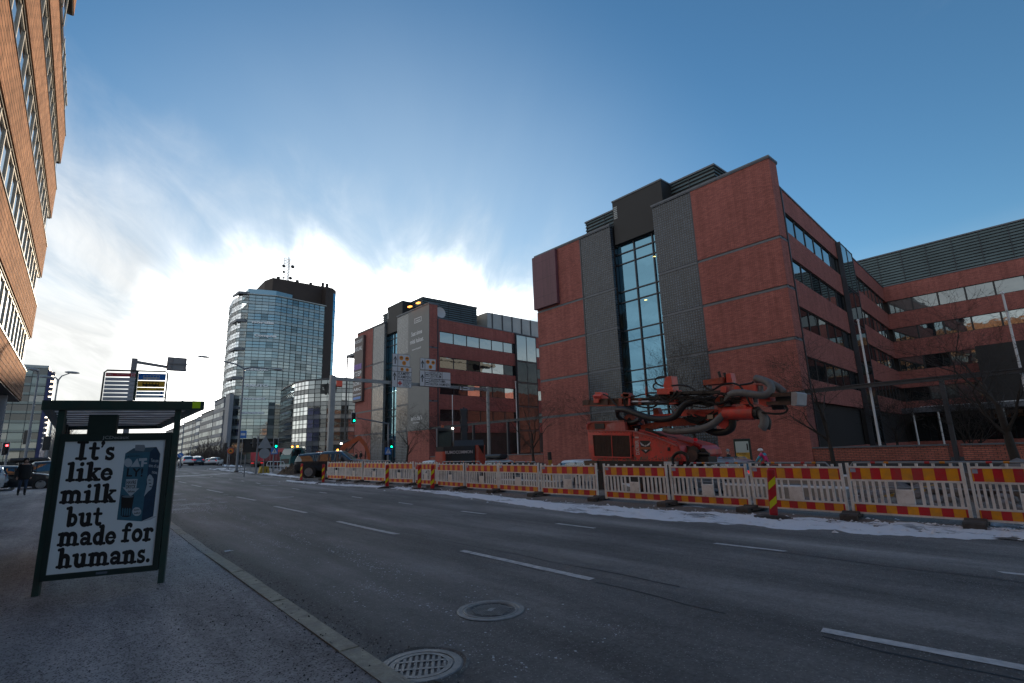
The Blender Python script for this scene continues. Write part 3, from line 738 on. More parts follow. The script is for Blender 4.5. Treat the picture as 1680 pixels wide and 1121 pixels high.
def brick_block(label, origin, us, ysign, sidelen, wins, gx, pale=False, base=-0.7):
    """one office block: us = breakpoints along the front from the near corner"""
    root = thing('brick_office_block', label, 'office building', (origin[0], origin[1], 0), F_AX)
    y0, y1, y2, y3, y4, y5 = us
    blk = BLOCK2 if pale else BLOCK
    TH = 0.4
    if not pale:
        for z0, z1 in FLOORS:
            MB().box((0, y0, z0), (TH, y1 - .06, z1)).build('brick_panel', RED, root)
    else:   # the near front of the farther block is hung with a big grey banner
        for z0, z1 in FLOORS:
            MB().box((0, y0, z0), (TH, y1 - .06, z1)).build('brick_panel', RED, root)
    for (a, b, mt, nm) in ((y1 + .06, y2, blk, 'glass_block_panel'), (y3, y4 - .06, blk, 'glass_block_panel'), (y4 + .06, y5, RED, 'brick_panel')):
        for z0, z1 in FLOORS:
            MB().box((.0 if mt is RED else .03, a, z0), (TH, b, z1)).build(nm, mt, root)
    for i in range(4):
        z0, z1 = FLOORS[i][1], FLOORS[i + 1][0]
        m = MB()
        m.box((.07, y0 + .07, z0), (TH - .01, y2 - .02, z1)); m.box((.07, y3 + .02, z0), (TH - .01, y5 - .02, z1))
        m.box((.0, y0 + .0, z0 + .02), (.08, y2 - .01, z0 + .1)); m.box((.0, y3 + .01, z0 + .02), (.08, y5, z0 + .1))
        m.build('steel_band', STEELB, root)
    for u in (y1, y4): MB().box((.0, u - .06, -.7), (TH - .02, u + .06, 21.75)).build('corner_trim', STEEL, root)
    # core and roof
    m = MB()
    m.box((TH, y0 + .02, -.7), (TH + .3, y2 - .03, 21.7)); m.box((TH, y3 + .03, -.7), (TH + .3, y5 - .02, 21.7))
    m.box((TH + .3, y2 - 1.0, -.7), (6.0, y2 - .03, 19.8)); m.box((TH + .3, y3 + .03, -.7), (6.0, y3 + 1.0, 19.8))
    m.box((TH + .3, y5 - .5, -.7), (30, y5 - .42, 19.8))
    m.box((1.5, y0 + 2.7, 19.3), (36, y5 - .02, 19.8)); m.box((TH + .3, y0 + .5, 21.3), (1.6, y5 - .3, 21.6))
    m.build('inner_wall', BLACKP, root)
    m = MB()
    for a, b in ((y0 - .03, y2 + .03), (y3 - .03, y5 + .03)):
        m.box((-.06, a, 21.75), (1.45, b, 21.83)); m.box((-.1, a - .03, 21.83), (1.45, b + .03, 21.97))
    m.build('roof_coping', STEELB, root)
    # return of the front slab
    for z0, z1 in FLOORS:
        MB().box((TH + .003, y0 + .0, z0), (1.3, y0 + .4, z1)).build('brick_return', RED, root)
    m = MB()
    for i in range(4): m.box((.08, y0 + .04, FLOORS[i][1]), (1.28, y0 + .36, FLOORS[i + 1][0])); m.box((0, y0 - .004, FLOORS[i][1] + .02), (1.3, y0 + .06, FLOORS[i][1] + .1))
    m.build('steel_band', STEELB, root)
    # recessed stair glazing
    X1 = 0.8
    zs = [-.6, .7, 3.55]
    z = 3.55
    while z < 19:
        zs += [z + 1.0, z + 3.62]; z += 3.62
    zs = [q for q in zs if q < 19.9] + [19.9]
    cols = [(y2 + .02, y3 - 3.9), (y3 - 3.9, y3 - 1.97), (y3 - 1.97, y3 - .05)]
    fr = MB()
    for a, b in zip(zs, zs[1:]):
        for c0, c1 in cols:
            MB().box((X1, c0 + .05, a + .05), (X1 + .03, c1 - .05, b - .05)).build('pane', GL_SKY, root)
        fr.box((X1 - .09, y2 + .02, b - .05), (X1 + .06, y3 - .02, b + .05))
    for c0, c1 in cols[:-1]: fr.box((X1 - .12, c1 - .05, -.6), (X1 + .05, c1 + .05, 19.9))
    fr.build('glazing_frame', STEEL, root)
    # slim glazed flank on the left cheek of the recess
    m = MB(); m.box((.4, y3 - .06, -.6), (.9, y3 - .02, 21.7)); m.box((.4, y2 + .02, -.6), (.9, y2 + .06, 21.7)); m.build('recess_cheek', BLACKP, root)
    for a, b in zip(zs, zs[1:]):
        for q in (.42,): MB().box((q, y3 - .1, a + .08), (q + .34, y3 - .065, b - .08)).build('side_pane', GL_DRK, root)
    # lit ceiling lamps seen through the stair glass are hung just outside the mirror-like panes' inner face
    for i, zl in enumerate((6.9, 14.1, 17.7)):
        yy = y2 + .55 + (i * 1.37 % 2.6)
        m = MB().lathe([(0, .02), (.12, .02), (.13, 0), (0, -.02)], 12); m.build('ceiling_lamp', LAMPM, root, loc=(X1 - .012, yy, zl))
    MB().box((.35, y2 - .9, 19.9), (6, y3 - .25, 24.12)).build('dark_stair_head', BLACKP, root)
    MB().box((.30, y2 - .95, 24.12), (6.05, y3 - .2, 24.27)).build('roof_coping', STEELB, root)
    m = MB()
    for k in range(7): m.box((.345 - .02, y3 - .75, 22.4 + k * .18), (.36, y3 - .35, 22.5 + k * .18))
    m.build('vent_grille', LOUVL, root)
    louvres('lv', root, 1.9, 12, y0 + 4.9, y3 + 4.4, 20.3, 24.3, .34)
    # side wall, receding from the street
    ang = R_(3.95) * ysign
    T = Matrix.Translation((1.3, y0 + .05, 0)) @ Matrix.Rotation(ang, 4, 'Z')
    s1 = wins * 2.45 + .5
    zr = [(-.7, 1.2), (4.3, 5.8), (7.4, 9.4), (11.0, 13.0), (14.6, 16.55), (18.15, 19.88)]
    def part(name, mb, mat): 
        o = mb.build(name, mat, root); o.matrix_local = T; return o
    for z0, z1 in zr:
        part('brick_spandrel', MB().box((0.05, 0, z0), (s1, .35, z1)), RED)
        part('brick_spandrel', MB().box((s1 + 4.6, 0, z0), (sidelen, .35, z1)), RED)
    part('corner_pipe', MB().box((-.03, -.12, -.7), (.12, .03, 19.85)), STEEL)
    part('brick_pier', MB().box((.05, .02, 1.2), (.45, .34, 19.8)), RED)
    part('roof_coping', MB().box((-.02, -.06, 19.88), (sidelen, .5, 20.0)), STEELB)
    part('room_wall', MB().box((.3, .36, -.6), (sidelen, .8, 19.7)), BLACKP)
    sets = [[GL_DRK], [GL_DRK, GL_DRK, GL_WIN], [GL_WIN, GL_WIN, GL_DRK], [GL_WIN]]
    for (z0, z1), ms in zip(ROWS, sets):
        window_row(root, T, .45, 2.45, wins, z0, z1, ms)
        window_row(root, T, s1 + 4.6, 2.0, int((sidelen - s1 - 4.8) / 2.0), z0, z1, ms[::-1])
    window_row(root, T, .45, 2.45, wins, 1.2, 4.3, [GL_DRK], depth=.5)
    # projecting dark glass bay
    gm = MB(); nz = 0
    for a, b in ((1.2, 4.5), (4.7, 8.2), (8.4, 11.9), (12.1, 15.3), (15.5, 19.6)):
        for c in range(2):
            part('bay_pane', MB().box((s1 + .05 + c * 2.27, -.36, a + .05), (s1 + 2.25 + c * 2.27, -.33, b - .05)), GL_WIN if a > 15 else GL_DRK)
        gm.box((s1, -.38, b), (s1 + 4.58, -.02, b + .12))
    for c in range(3): gm.box((s1 - .04 + c * 2.27, -.40, 1.0), (s1 + .05 + c * 2.27, -.03, 19.75))
    gm.box((s1 + .02, -.30, -.6), (s1 + 4.5, .3, 1.1))
    part('bay_frame', gm, STEEL)
    part('bay_wall', MB().box((s1 + .06, -.28, 1.1), (s1 + 4.5, .3, 19.6)), BLACKP)
    return root, T

US_A = (0.0, 6.28, 9.85, 14.45, 18.15, 24.5)
blockA, TA = brick_block('near red brick office block with purple panel and tall blue glass stair strip', (36.06, 13.75), US_A, 1, 37.2, 6, None)
MB().bbox((-.38, 21.2, 15.95), (-.02, 24.62, 21.7), .03).build('purple_board', PURPLE, blockA)
# back wing closing the courtyard
Tb = TA @ Matrix.Translation((37.2, 0, 0)) @ Matrix.Rotation(R_(-90), 4, 'Z') @ Matrix.Rotation(-R_(3.95), 4, 'Z')
def bpart(name, mb, mat):
    o = mb.build(name, mat, blockA); o.matrix_local = Tb; return o
WL = 34
for z0, z1 in [(-.7, 1.2), (7.4, 9.4), (11.0, 13.0), (14.6, 16.45), (18.05, 19.9)]:
    bpart('brick_spandrel', MB().box((-1, -.35 + .35, z0), (WL, .35, z1)), RED)
bpart('brick_spandrel', MB().box((-1, 0, 4.9), (7.4, .35, 5.8)), RED)
bpart('room_wall', MB().box((-1, .4, -.6), (WL, .8, 19.8)), BLACKP)
for (z0, z1), ms, n in zip([(5.8, 7.4), (9.4, 11.0), (13.0, 14.6), (16.45, 18.05)], ([GL_DRK, GL_BLIND, GL_WIN], [GL_WIN, GL_DRK, GL_WIN], [GL_WIN], [GL_BLIND]), (3, 3, 14, 14)):
    window_row(blockA, Tb, .15, 2.42, n, z0, z1, ms, mull=.16)
bpart('added_rear_block', MB().box((-1, .85, -.6), (WL, 14, 19.85)), RED)  # unseen mass, added so the farther block's glass reflects dark brick
MB().box((.75, 24.1, -.6), (50, 24.48, 14.0)).build('added_side_wall', RED, blockA); MB().box((49.6, 4, -.6), (50, 24.1, 14.0)).build('added_end_wall', RED, blockA)  # unseen walls added for reflection, kept low so upper windows mirror sky
bpart('roof_coping', MB().box((-.3, -.06, 19.9), (WL, .5, 20.02)), STEELB)
m = MB(); m.box((7.45, -2.6, 4.95), (WL, -.02, 10.9)); bpart('black_link_box', m, BLACKP)
m = MB(); m.box((-.2, -3.2, 4.35), (WL, -.02, 4.9)); bpart('entrance_canopy', m, STEELB)
m = MB(); m.box((2.0, -3.1, 4.9), (WL, -.1, 4.98)); bpart('canopy_snow', m, SNOWR)
for x in (1.2, 3.4, 8.6, 11.0, 15): bpart('canopy_column', MB().cyl((x, -3.0, -.5), (x, -3.0, 4.35), .09, n=10), M('white_post', (.55, .57, .6), .5))
for i in range(11):
    bpart('lobby_pane', MB().box((.2 + i * 2.42, .1, -.4), (2.5 + i * 2.42, .14, 4.3)), GL_DRK)
# louvred plant storey on the wing: local x runs along the wing
nl = 12
bpart('louvre_core', MB().box((-8, 1.1, 19.9), (WL, 8, 24.2)), BLACKP)
bpart('roof_coping', MB().box((-8, .95, 24.2), (WL, 8.1, 24.36)), STEELB)
me = None
for i in range(nl):
    a = MB().add([(-8, 1.08, 0), (-8, .98, -.26), (WL, .98, -.26), (WL, 1.08, 0), (-8, 1.06, -.28), (WL, 1.06, -.28)], [(0, 1, 2, 3), (1, 4, 5, 2)])
    if me is None: o = a.build('louvre_slat', LOUV, blockA, fix=False); me = o.data
    else: o = put('louvre_slat', me, blockA)
    o.matrix_local = Tb @ Matrix.Translation((0, 0, 24.15 - i * .345))
m = MB()
for k in range(17): m.box((-7.5 + k * 2.42, .95, 19.95), (-7.45 + k * 2.42, 1.05, 24.2))
bpart('panel_seam', m, STEEL)
m = MB(); m.box((14.2, .9, 21.7), (20, 1.0, 22.6)); bpart('vent_opening', m, BLACKP)

US_B = (0.0, 5.6, 9.0, 13.1, 16.9, 22.8)
oB = Vector((36.06, 13.75, 0)) + FY * 45.6
blockB, TB_ = brick_block('farther red brick office block with tall grey banner and tenant sign board', (oB.x, oB.y), US_B, 1, 37, 6, None, pale=True)
# banner
BAN = M('grey_banner', (0.17, 0.178, 0.182), 0.6, var=0.05, vs=.5)
WHT = M('white_lettering', (0.72, 0.74, 0.78), 0.6)
MB().box((-.05, .02, 4.75), (-.004, 5.55, 21.7)).build('banner', BAN, blockB)
def btext(body, u, z, w, h, mat=WHT): text('banner_lettering', body, mat, blockB, (-.055, u, z), (0, -1, 0), (0, 0, 1), w, h, .01)
btext('Saat sinne', 4.7, 18.0, 2.9, .62); btext('mitä haluat.', 5.0, 16.9, 3.6, .62); btext('www.arkadia6.fi', 4.5, 15.9, 2.4, .25)
btext('arkadia’6', 4.6, 6.1, 3.0, .62); btext('toimitilat', 4.1, 5.7, 1.6, .16)
m = MB()
for (a, b, c, d) in ((2.0, 20.35, 3.9, 20.42), (2.0, 19.75, 3.9, 19.82), (2.0, 19.82, 2.07, 20.35), (3.83, 19.82, 3.9, 20.35)): m.box((-.06, a, b), (-.052, c, d))
m.build('banner_emblem', WHT, blockB); btext('arkadia', 3.6, 19.95, 1.25, .25)
# tenant board
MB().bbox((-.45, 19.5, 10.2), (-.02, 22.95, 21.1), .03).build('tenant_board', M('brown_board', (0.075, 0.05, 0.05), .5), blockB)
PUR = M('purple_sign', (0.22, 0.12, 0.42), .5); REDS = M('red_sign', (.5, .06, .06), .5); BLUS = M('blue_sign', (.12, .25, .6), .5)
for body, z, mt, h in (('MICROSOFT', 20.0, WHT, .5), ('VISUAL', 18.7, WHT, .65), ('STEP', 14.45, WHT, .75), ('ACCLINE', 13.8, REDS, .4), ('SORT', 12.9, WHT, .6), ('ARC', 12.0, WHT, .5), ('tenon', 11.3, WHT, .35)):
    text('tenant_lettering', body, mt, blockB, (-.46, 22.75, z), (0, -1, 0), (0, 0, 1), 2.9, h, .02)
m = MB()
for k in range(5): m.box((-.5, 19.9 + k * .58, 15.5), (-.452, 20.35 + k * .58, 16.4))
m.build('tenant_emblem', PUR, blockB)
MB().box((-.5, 19.9, 10.6), (-.452, 22.6, 11.0)).build('tenant_emblem', BLUS, blockB)
# floodlights over the banner, dish on the roof edge
AMB = M('amber_glow', (1, .5, .15), emit=(1.0, .36, .07), es=.7)
for u in (1.6, 3.9):
    m = MB(); m.tube([(-.1, u, 21.9), (-.5, u, 22.3), (-.75, u, 22.2)], .04, 6); f = m.build('floodlight_arm', STEEL, blockB)
    MB().bbox((-1.0, u - .35, 22.05), (-.6, u + .35, 22.22), .03).build('floodlight', AMB, f)
m = MB(); Mx = Matrix.Translation((2.0, .3, 20.9)) @ Matrix.Rotation(R_(80), 4, 'X')
m.lathe([(0, -.22), (.5, -.14), (.8, 0), (.82, .02), (.5, -.1), (0, -.18)], 20, Mx); m.build('satellite_dish', M('dish_grey', (.42, .44, .46), .5), blockB, smooth=True)
# neon loops in the stair window
for k, (zz0, cl, e) in enumerate(((10.4, 'red', (1, .08, .12)), (8.9, 'blue', (.1, .25, 1.0)), (7.4, 'red', (.9, .1, .2)))):
    m = MB(); y = 11.2
    if k == 0: P_ = [(y + .9, zz0 - .6), (y, zz0 + .4), (y - .9, zz0 - .6)]
    elif k == 1: P_ = [(y - .3, zz0 - .9), (y - 1, zz0), (y - .2, zz0 + .9), (y - .2, zz0 - 1.0)]
    else: P_ = [(y + .9, zz0 + 1.6), (y + .2, zz0 + .8), (y + .9, zz0 + .1)]
    m.tube([(1.3, a, b) for a, b in P_], .05, 6); m.build('neon_tube', M('neon_' + cl, (.1, .1, .1), emit=e, es=1.6), blockB)
# plant screens beyond the penthouse (paler) and canopy with post at the far end
m = MB(); m.box((13, 3.6, 19.9), (26, 12, 23.4)); m.build('plant_screen', LOUVL, blockB)
m = MB()
for k in range(6): m.box((13.9 + k * 2.1, 3.5, 19.9), (14.1 + k * 2.1, 3.58, 23.4))
m.build('screen_post', STEEL, blockB)
m = MB(); m.box((-.3, 22.8, 18.3), (2.4, 26.5, 18.75)); m.build('end_canopy', STEELB, blockB)
MB().cyl((-.1, 26.3, -.7), (-.1, 26.3, 18.3), .14, n=10).build('canopy_post', STEEL, blockB)
m = MB(); m.box((.1, .35, 4.7), (.5, .4, 5.0)); 

# low brick walls with coping and dark plinth, in line with the fronts
def low_wall(u0, u1, label):
    w = thing('low_brick_wall', label, 'wall', (36.06, 13.75, 0), F_AX)
    MB().box((.1, u0, -.7), (.5, u1, .42)).build('plinth', PLINTH, w)
    MB().box((.06, u0, .42), (.46, u1, 1.18)).build('brickwork', REDW, w)
    MB().box((.0, u0 - .02, 1.18), (.52, u1 + .02, 1.27)).build('coping', STEELB, w)
low_wall(-6.75, -.02, 'low red brick wall with grey coping joining the corner of the near block')
low_wall(-24, -7.35, 'low red brick wall with grey coping right of the dark steel frame post')
low_wall(24.6, 45.4, 'low red brick wall between the two brick office blocks')
# slender steel frames spanning the gaps
def portal(u0, u1, posts, label):
    w = thing('steel_portal_frame', label, 'steel frame', (36.06, 13.75, 0), F_AX)
    m = MB(); m.box((.12, u0, 4.72), (.30, u1, 4.78)); m.box((.12, u0, 4.92), (.30, u1, 4.98)); m.box((.18, u0, 4.78), (.24, u1, 4.92)); m.build('top_beam', STEEL, w)
    for u in posts:
        MB().box((.05, u - .1, -.6), (.33, u + .1, 4.72)).build('post', STEEL, w)
portal(-24, -.05, (-7.05, -16), 'dark steel beam on posts spanning right from the near block corner')
portal(24.6, 45.5, (36.2, 30.0), 'dark steel beam on posts spanning between the two brick blocks')

# ---------------------------------------------------------------- street-side office on the left, terracotta bands and ribbon windows
lb = thing('terracotta_office', 'tall terracotta tiled office with stacked overhanging bands at the left edge', 'office building', (-2.9, 39, 0))
GL_L = GLASS('ribbon_glass', (0.9, 0.95, 0.98), (0.03, 0.035, 0.04), 0.42)
MULL = M('beige_mullion', (0.50, 0.45, 0.38), 0.5)
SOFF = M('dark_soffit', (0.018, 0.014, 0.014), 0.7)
LBZ = [(5.15, 6.85), (8.7, 10.6), (12.3, 14.25), (16.0, 17.95), (19.6, 21.55)]
for i, (z0, z1) in enumerate(LBZ):
    MB().box((-6, -75, z0 + .06), (0, 0, z1)).build('tiled_band', TILE, lb)
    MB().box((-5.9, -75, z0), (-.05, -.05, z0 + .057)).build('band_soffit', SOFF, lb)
    MB().box((-.06, -75, z1 + .003), (.03, .02, z1 + .05)).build('band_coping', STEEL, lb)
MB().box((-6, -75, 23.46), (.26, -9, 26.2)).build('tiled_band', TILE, lb)
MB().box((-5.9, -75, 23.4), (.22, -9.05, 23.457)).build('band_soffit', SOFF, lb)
MB().box((-6, -75, 21.62), (.06, -9.2, 23.39)).build('upper_storey_wall', BLACKP, lb)
for k in range(24):
    y = -9.25 - 1.32 * (k + 1)
    MB().box((.065, y + .1, 21.7), (.09, y + 1.32, 23.3)).build('upper_pane', GL_L, lb); MB().box((.065, y, 21.65), (.12, y + .1, 23.38)).build('upper_mullion', MULL, lb)
fme = pme = None
for i in range(5):
    z0 = LBZ[i][1] + .05; z1 = (LBZ[i + 1][0] if i < 4 else 23.4)
    h = z1 - z0
    MB().box((-6, -75, z0), (-.24, -.45, z1)).build('room_wall', BLACKP, lb)
    for k in range(34):
        y = -.45 - 1.32 * (k + 1)
        f = MB(); f.box((-.22, 0, 0), (-.08, .10, h)); f.box((-.20, .1, 0), (-.10, 1.32, .07)); f.box((-.20, .1, h - .07), (-.10, 1.32, h))
        fo = f.build('window', MULL, lb, loc=(0, y, z0))
        MB().box((-.16, .1, .07), (-.13, 1.32, h - .07)).build('pane', GL_L, fo)
MB().box((-7, -75, -.3), (-4.2, -3.5, 5.15)).build('recessed_ground_floor', GL_DRK, lb)
m = MB(); m.lathe([(.5, -.2), (.5, 5.15)], 20); m.build('round_column', M('grey_concrete', (0.20, 0.20, 0.21), .8, var=.15, vs=2), lb, loc=(-.75, -3.4, .2), smooth=True)

# ---------------------------------------------------------------- curtain-walled buildings
def curtain(root, pts, z0, fh, nf, pitch, glasses, spand, frame, rnd, sp=0.36, rail=2, proud=.12):
    """glass skin along polyline pts: every pane and spandrel band a part; thin rails and mullions in front"""
    P_ = [Vector((p[0], p[1], 0)) for p in pts]
    seg = [(b - a).length for a, b in zip(P_, P_[1:])]; tot = sum(seg)
    n = max(1, round(tot / pitch)); node = []
    for i in range(n + 1):
        d = tot * i / n; k = 0
        while k < len(seg) - 1 and d > seg[k]: d -= seg[k]; k += 1
        node.append(P_[k].lerp(P_[k + 1], d / seg[k]))
    up = Vector((0, 0, 1)); fr = MB()
    nr = [((b - a).normalized().cross(up)) for a, b in zip(node, node[1:])]   # outward when pts run left to right seen from outside
    for f in range(nf):
        za, zb, zc = z0 + f * fh, z0 + f * fh + fh * sp, z0 + (f + 1) * fh
        m = MB()
        for i in range(n):
            o = nr[i]
            m.slab([node[i] + up * za, node[i + 1] + up * za, node[i + 1] + up * zb, node[i] + up * zb], o * -.1)
        m.build('spandrel_band', spand, root)
        for i in range(n):
            e = (node[i + 1] - node[i]).normalized() * .04
            a, b = node[i] + e - nr[i] * .06, node[i + 1] - e - nr[i] * .06
            MB().slab([a + up * zb, b + up * zb, b + up * zc, a + up * zc], nr[i] * -.04).build('pane', rnd(i, f, n, nf), root, fix=False)
        for q in range(rail + 1):
            z = za + fh * q / (rail + 1)
            for i in range(n): fr.beam(node[i] + nr[i] * proud + up * z, node[i + 1] + nr[i] * proud + up * z, .07, .10)
    for i in range(n + 1):
        o = nr[min(i, n - 1)]
        fr.beam(node[i] + o * proud * .5 + up * z0, node[i] + o * proud * .5 + up * (z0 + nf * fh), .045, .09, up=(1, 0, 0))
    fr.build('mullion_grid', frame, root)
    return node
FRM = M('curtain_frame', (0.05, 0.06, 0.065), 0.5)
SPN = GLASS('spandrel_glass', (0.66, 0.78, 0.83), (0.25, 0.285, 0.29), 0.16, rough=.12)
SPN2 = GLASS('spandrel_grey', (0.75, 0.78, 0.80), (0.13, 0.135, 0.14), 0.15, rough=.15)
TW1 = GLASS('tower_pane', (0.62, 0.80, 0.88), (0.11, 0.14, 0.15), 0.26)
TW2 = GLASS('tower_pane_blind', (0.80, 0.92, 0.95), (0.19, 0.235, 0.24), 0.24)
TW3 = GLASS('tower_pane_deep', (0.65, 0.78, 0.84), (0.06, 0.085, 0.09), 0.14)
TW4 = GLASS('tower_pane_bright', (0.95, 0.98, 1.0), (0.16, 0.2, 0.2), 0.55)
rng = random.Random(4)
TWC = CLEAR('corner_glass', (0.82, 0.86, 0.86), 0.05)
def pick_t(i, f, n, nf):
    if i < 2: return TWC
    r = rng.random()
    return TW2 if r < .22 else TW3 if r < .40 else TW1
tw = thing('glass_office_tower', 'high curved glass office tower with brown lift core and roof mast', 'office tower')
front = [(39.4, 207.0), (39.7, 205.2), (42.4, 204.0), (51.5, 201.3), (60.9, 203.0), (70.8, 204.9)]
curtain(tw, front, 8.6, 3.56, 15, 2.3, None, SPN, FRM, pick_t, rail=2, proud=.25)
curtain(tw, [(39.6, 226), (38.6, 214), (39.4, 207.0)], 8.6, 3.56, 15, 3.0, None, SPN2, FRM, lambda i, f, n, nf: TWC, rail=2, proud=.25)
BRN = M('brown_core', (0.030, 0.020, 0.018), 0.7, var=.25, vs=.25)
m = MB(); m.prism([(44.2, 226), (44.2, 203.9), (51.5, 201.9), (60.9, 203.6), (70.6, 205.5), (70.6, 224)], 4, 62); m.build('floor_core', BLACKP, tw)
m = MB(); m.prism([(38.9, 207), (39.2, 204.7), (42.2, 203.4), (51.5, 200.7), (61, 202.4), (71.3, 204.4), (71.3, 206), (60, 206.5), (40, 209)], 62.0, 62.35); m.build('roof_edge', LOUVL, tw)
m = MB(); m.prism([(42.2, 206), (51.5, 203.6), (58, 205.5), (58, 215), (42.2, 216)], 62.35, 64.9); m.build('crown_glazing', TW1, tw)
m = MB(); m.prism([(50.0, 216), (51.6, 210.4), (75.2, 210.6), (78.4, 213.6), (78.4, 230), (50, 230)], 0, 72.3); m.build('lift_core', BRN, tw)
m = MB(); m.prism([(71.2, 205.6), (75.0, 207.2), (75.0, 210.5), (71.2, 210.5)], 0, 71.0); m.build('core_flank', BRN, tw)
for f in range(18):
    MB().slab([(75.55, 210.90, 4 + f * 3.7), (78.0, 213.1, 4 + f * 3.7), (78.0, 213.1, 7.5 + f * 3.7), (75.55, 210.90, 7.5 + f * 3.7)], (.12, -.12, 0)).build('stair_pane', GL_SKY, tw)
for k in range(5):
    z = 19.2 + k * 10.7
    m = MB(); m.prism([(38.0, 212), (38.6, 204.6), (41.2, 203.6), (42.4, 204.2), (39.6, 206)], z, z + .9); m.build('corner_balcony', STEELB, tw)
for x in (54.5, 62.0, 67.5, 72.6, 74.4): MB().cyl((x, 214, 72.3), (x, 214, 75.0 if x > 70 else 74.2), .65, n=10).build('roof_vent', BLACKP, tw)
m = MB()
for (a, b) in ((75, 212), (78.2, 214.2)): m.cyl((a, b, 72.3), (a, b, 74), .06, n=5)
for z in (73.2, 74.0): m.tube([(75, 212, z), (78.2, 214.2, z), (78.2, 224, z)], .05, 5)
m.build('roof_railing', STEEL, tw)
WM = M('mast_white', (0.6, 0.6, 0.62), .5)
m = MB(); q = [(58.6 - 1.1, 218), (58.6 + 1.1, 218), (58.6, 216)]
for a in q: m.cyl((a[0], a[1], 72), (a[0], a[1], 84.5), .12, n=5)
for k in range(10):
    z = 72 + k * 1.25
    for a, b in zip(q, q[1:] + q[:1]): m.cyl((a[0], a[1], z), (b[0], b[1], z + 1.25), .07, n=4); m.cyl((a[0], a[1], z), (b[0], b[1], z), .06, n=4)
m.build('lattice_mast', WM, tw)
for (dx, z, r) in ((-1.7, 80.2, .7), (1.9, 80.6, .8), (-1.5, 77.6, .55), (1.3, 75.4, .7), (-1.6, 75, .4)):
    MB().ball((58.6 + dx, 216.4, z), r, 8, 6, (1, .5, 1)).build('mast_antenna', BLACKP, tw)
for z, s_, x in ((17.5, 'visionerect', 42.2), (22.6, 'connect', 42.4), (27.3, 'RAUTO', 43.0), (33.2, 'LINDELANC', 42.6), (46, 'Comptel', 44.5), (51, 'nordia', 43.5)):
    text('tower_lettering', s_, WHT, tw, (x, 203.3 - (x - 42.2) * .28, z), (1, -.28, 0), (0, 0, 1), 7.5, .9, .05)
m = MB(); m.box((39.5, 203.8, 7.4), (72, 226, 8.6)); m.build('podium_soffit', BLACKP, tw)
curtain(tw, [(40.5, 206.0), (52, 203.2), (70, 206.5)], .2, 3.6, 2, 2.6, None, SPN2, FRM, lambda i, f, n, nf: TW3 if i % 3 else TW2, rail=1)
m = MB(); m.box((46, 199, 6.9), (62, 206, 7.35)); m.build('entrance_canopy', STEELB, tw)

dr = thing('round_glass_office', 'low round glass office with stepped reflections set into its pane tones beside the tall tower', 'office building')
DR = [GLASS('drum_pane_a', (0.72, 0.76, 0.78), (0.09, 0.095, 0.10), 0.26), GLASS('drum_pane_b', (0.66, 0.70, 0.73), (0.055, 0.06, 0.065), 0.22), GLASS('drum_pane_c', (0.85, 0.88, 0.9), (0.13, 0.135, 0.135), 0.36), GLASS('drum_pane_dark', (0.5, 0.52, 0.55), (0.02, 0.022, 0.025), 0.12)]
rng2 = random.Random(11); colr = [rng2.choice((0, 1, 0, 2)) for _ in range(60)]
def pick_d(i, f, n, nf):  # bright and dark columns imitate reflections through the choice of pane material
    if 9 <= i < 14: return DR[2] if i % 3 else DR[0]
    if f == 4 and i > 13: return DR[2] if (i % 3) else DR[0]
    if 15 < i < 25 and f < 4: return DR[3] if f < 3 + (i % 2) else DR[1]
    return DR[colr[i]]
curve = [(48.6, 178), (47.6, 168), (46.8, 158.5), (48.2, 151.2), (52.2, 146.4), (57, 144.4), (63, 143.8), (69, 144.6), (75, 147)]  # hidden right end is stretched to keep the low sun off the street
curtain(dr, curve, 1.0, 3.7, 6, 1.95, None, SPN2, FRM, pick_d, rail=2, proud=.2)
cc = Vector((62, 162, 0))
inner = [((Vector((x, y, 0)) - cc) * .965 + cc).to_tuple()[:2] for x, y in curve] + [(80, 152), (80, 182), (49.5, 181)]
m = MB(); m.prism(inner, -.3, 23.0); m.build('floor_core', BLACKP, dr)
outer = [((Vector((x, y, 0)) - cc) * 1.015 + cc).to_tuple()[:2] for x, y in curve]
m = MB(); m.prism(outer + [(80, 152), (80, 182), (49.5, 181)], 23.2, 23.6); m.build('roof_edge', STEEL, dr)
text('logo_lettering', 'pwc', M('logo_black', (.02, .02, .02), .5), dr, (50.4, 146.6, 20.2), (1, -.55, 0), (0, 0, 1), 4.4, 1.3, .4)
MB().slab([(54.2, 144.6, 21.2), (55.6, 144.0, 21.2), (55.6, 144.0, 23.4), (54.2, 144.6, 23.4)], (.05, -.25, 0)).build('logo_block', M('logo_red', (.55, .06, .03), .5), dr)

# pale office blocks stepping away along the street beyond the tower
def row_block(label, y0, y1, x, h, wall, n, cols, depth=24, fin=False):
    r = thing('far_office_block', label, 'office building', group=None)
    MB().box((x + .3, y0, -1), (x + depth, y1, h)).build('wall', wall, r)
    fh = (h - 2.5) / n
    for f in range(n):
        z = 2.0 + f * fh
        MB().box((x + .02, y0 + .01, z + fh * .58), (x + .35, y1 - .01, z + fh)).build('wall_band', wall, r)
        for c in range(cols):
            a, b = y0 + (y1 - y0) * c / cols + .2, y0 + (y1 - y0) * (c + 1) / cols - .2
            MB().box((x + .2, a, z), (x + .28, b, z + fh * .56)).build('window', rng.choice((DR[1], DR[3], DR[1])), r)
        for c in range(3):
            a, b = x + 1.0 + c * 3.4, x + 3.8 + c * 3.4
            MB().box((a, y0 - .06, z), (b, y0 - .01, z + fh * .56)).build('window', TW3, r)
    MB().box((x - .05, y0 - .1, h), (x + depth, y1, h + .3)).build('roof_edge', STEEL, r)
    return r
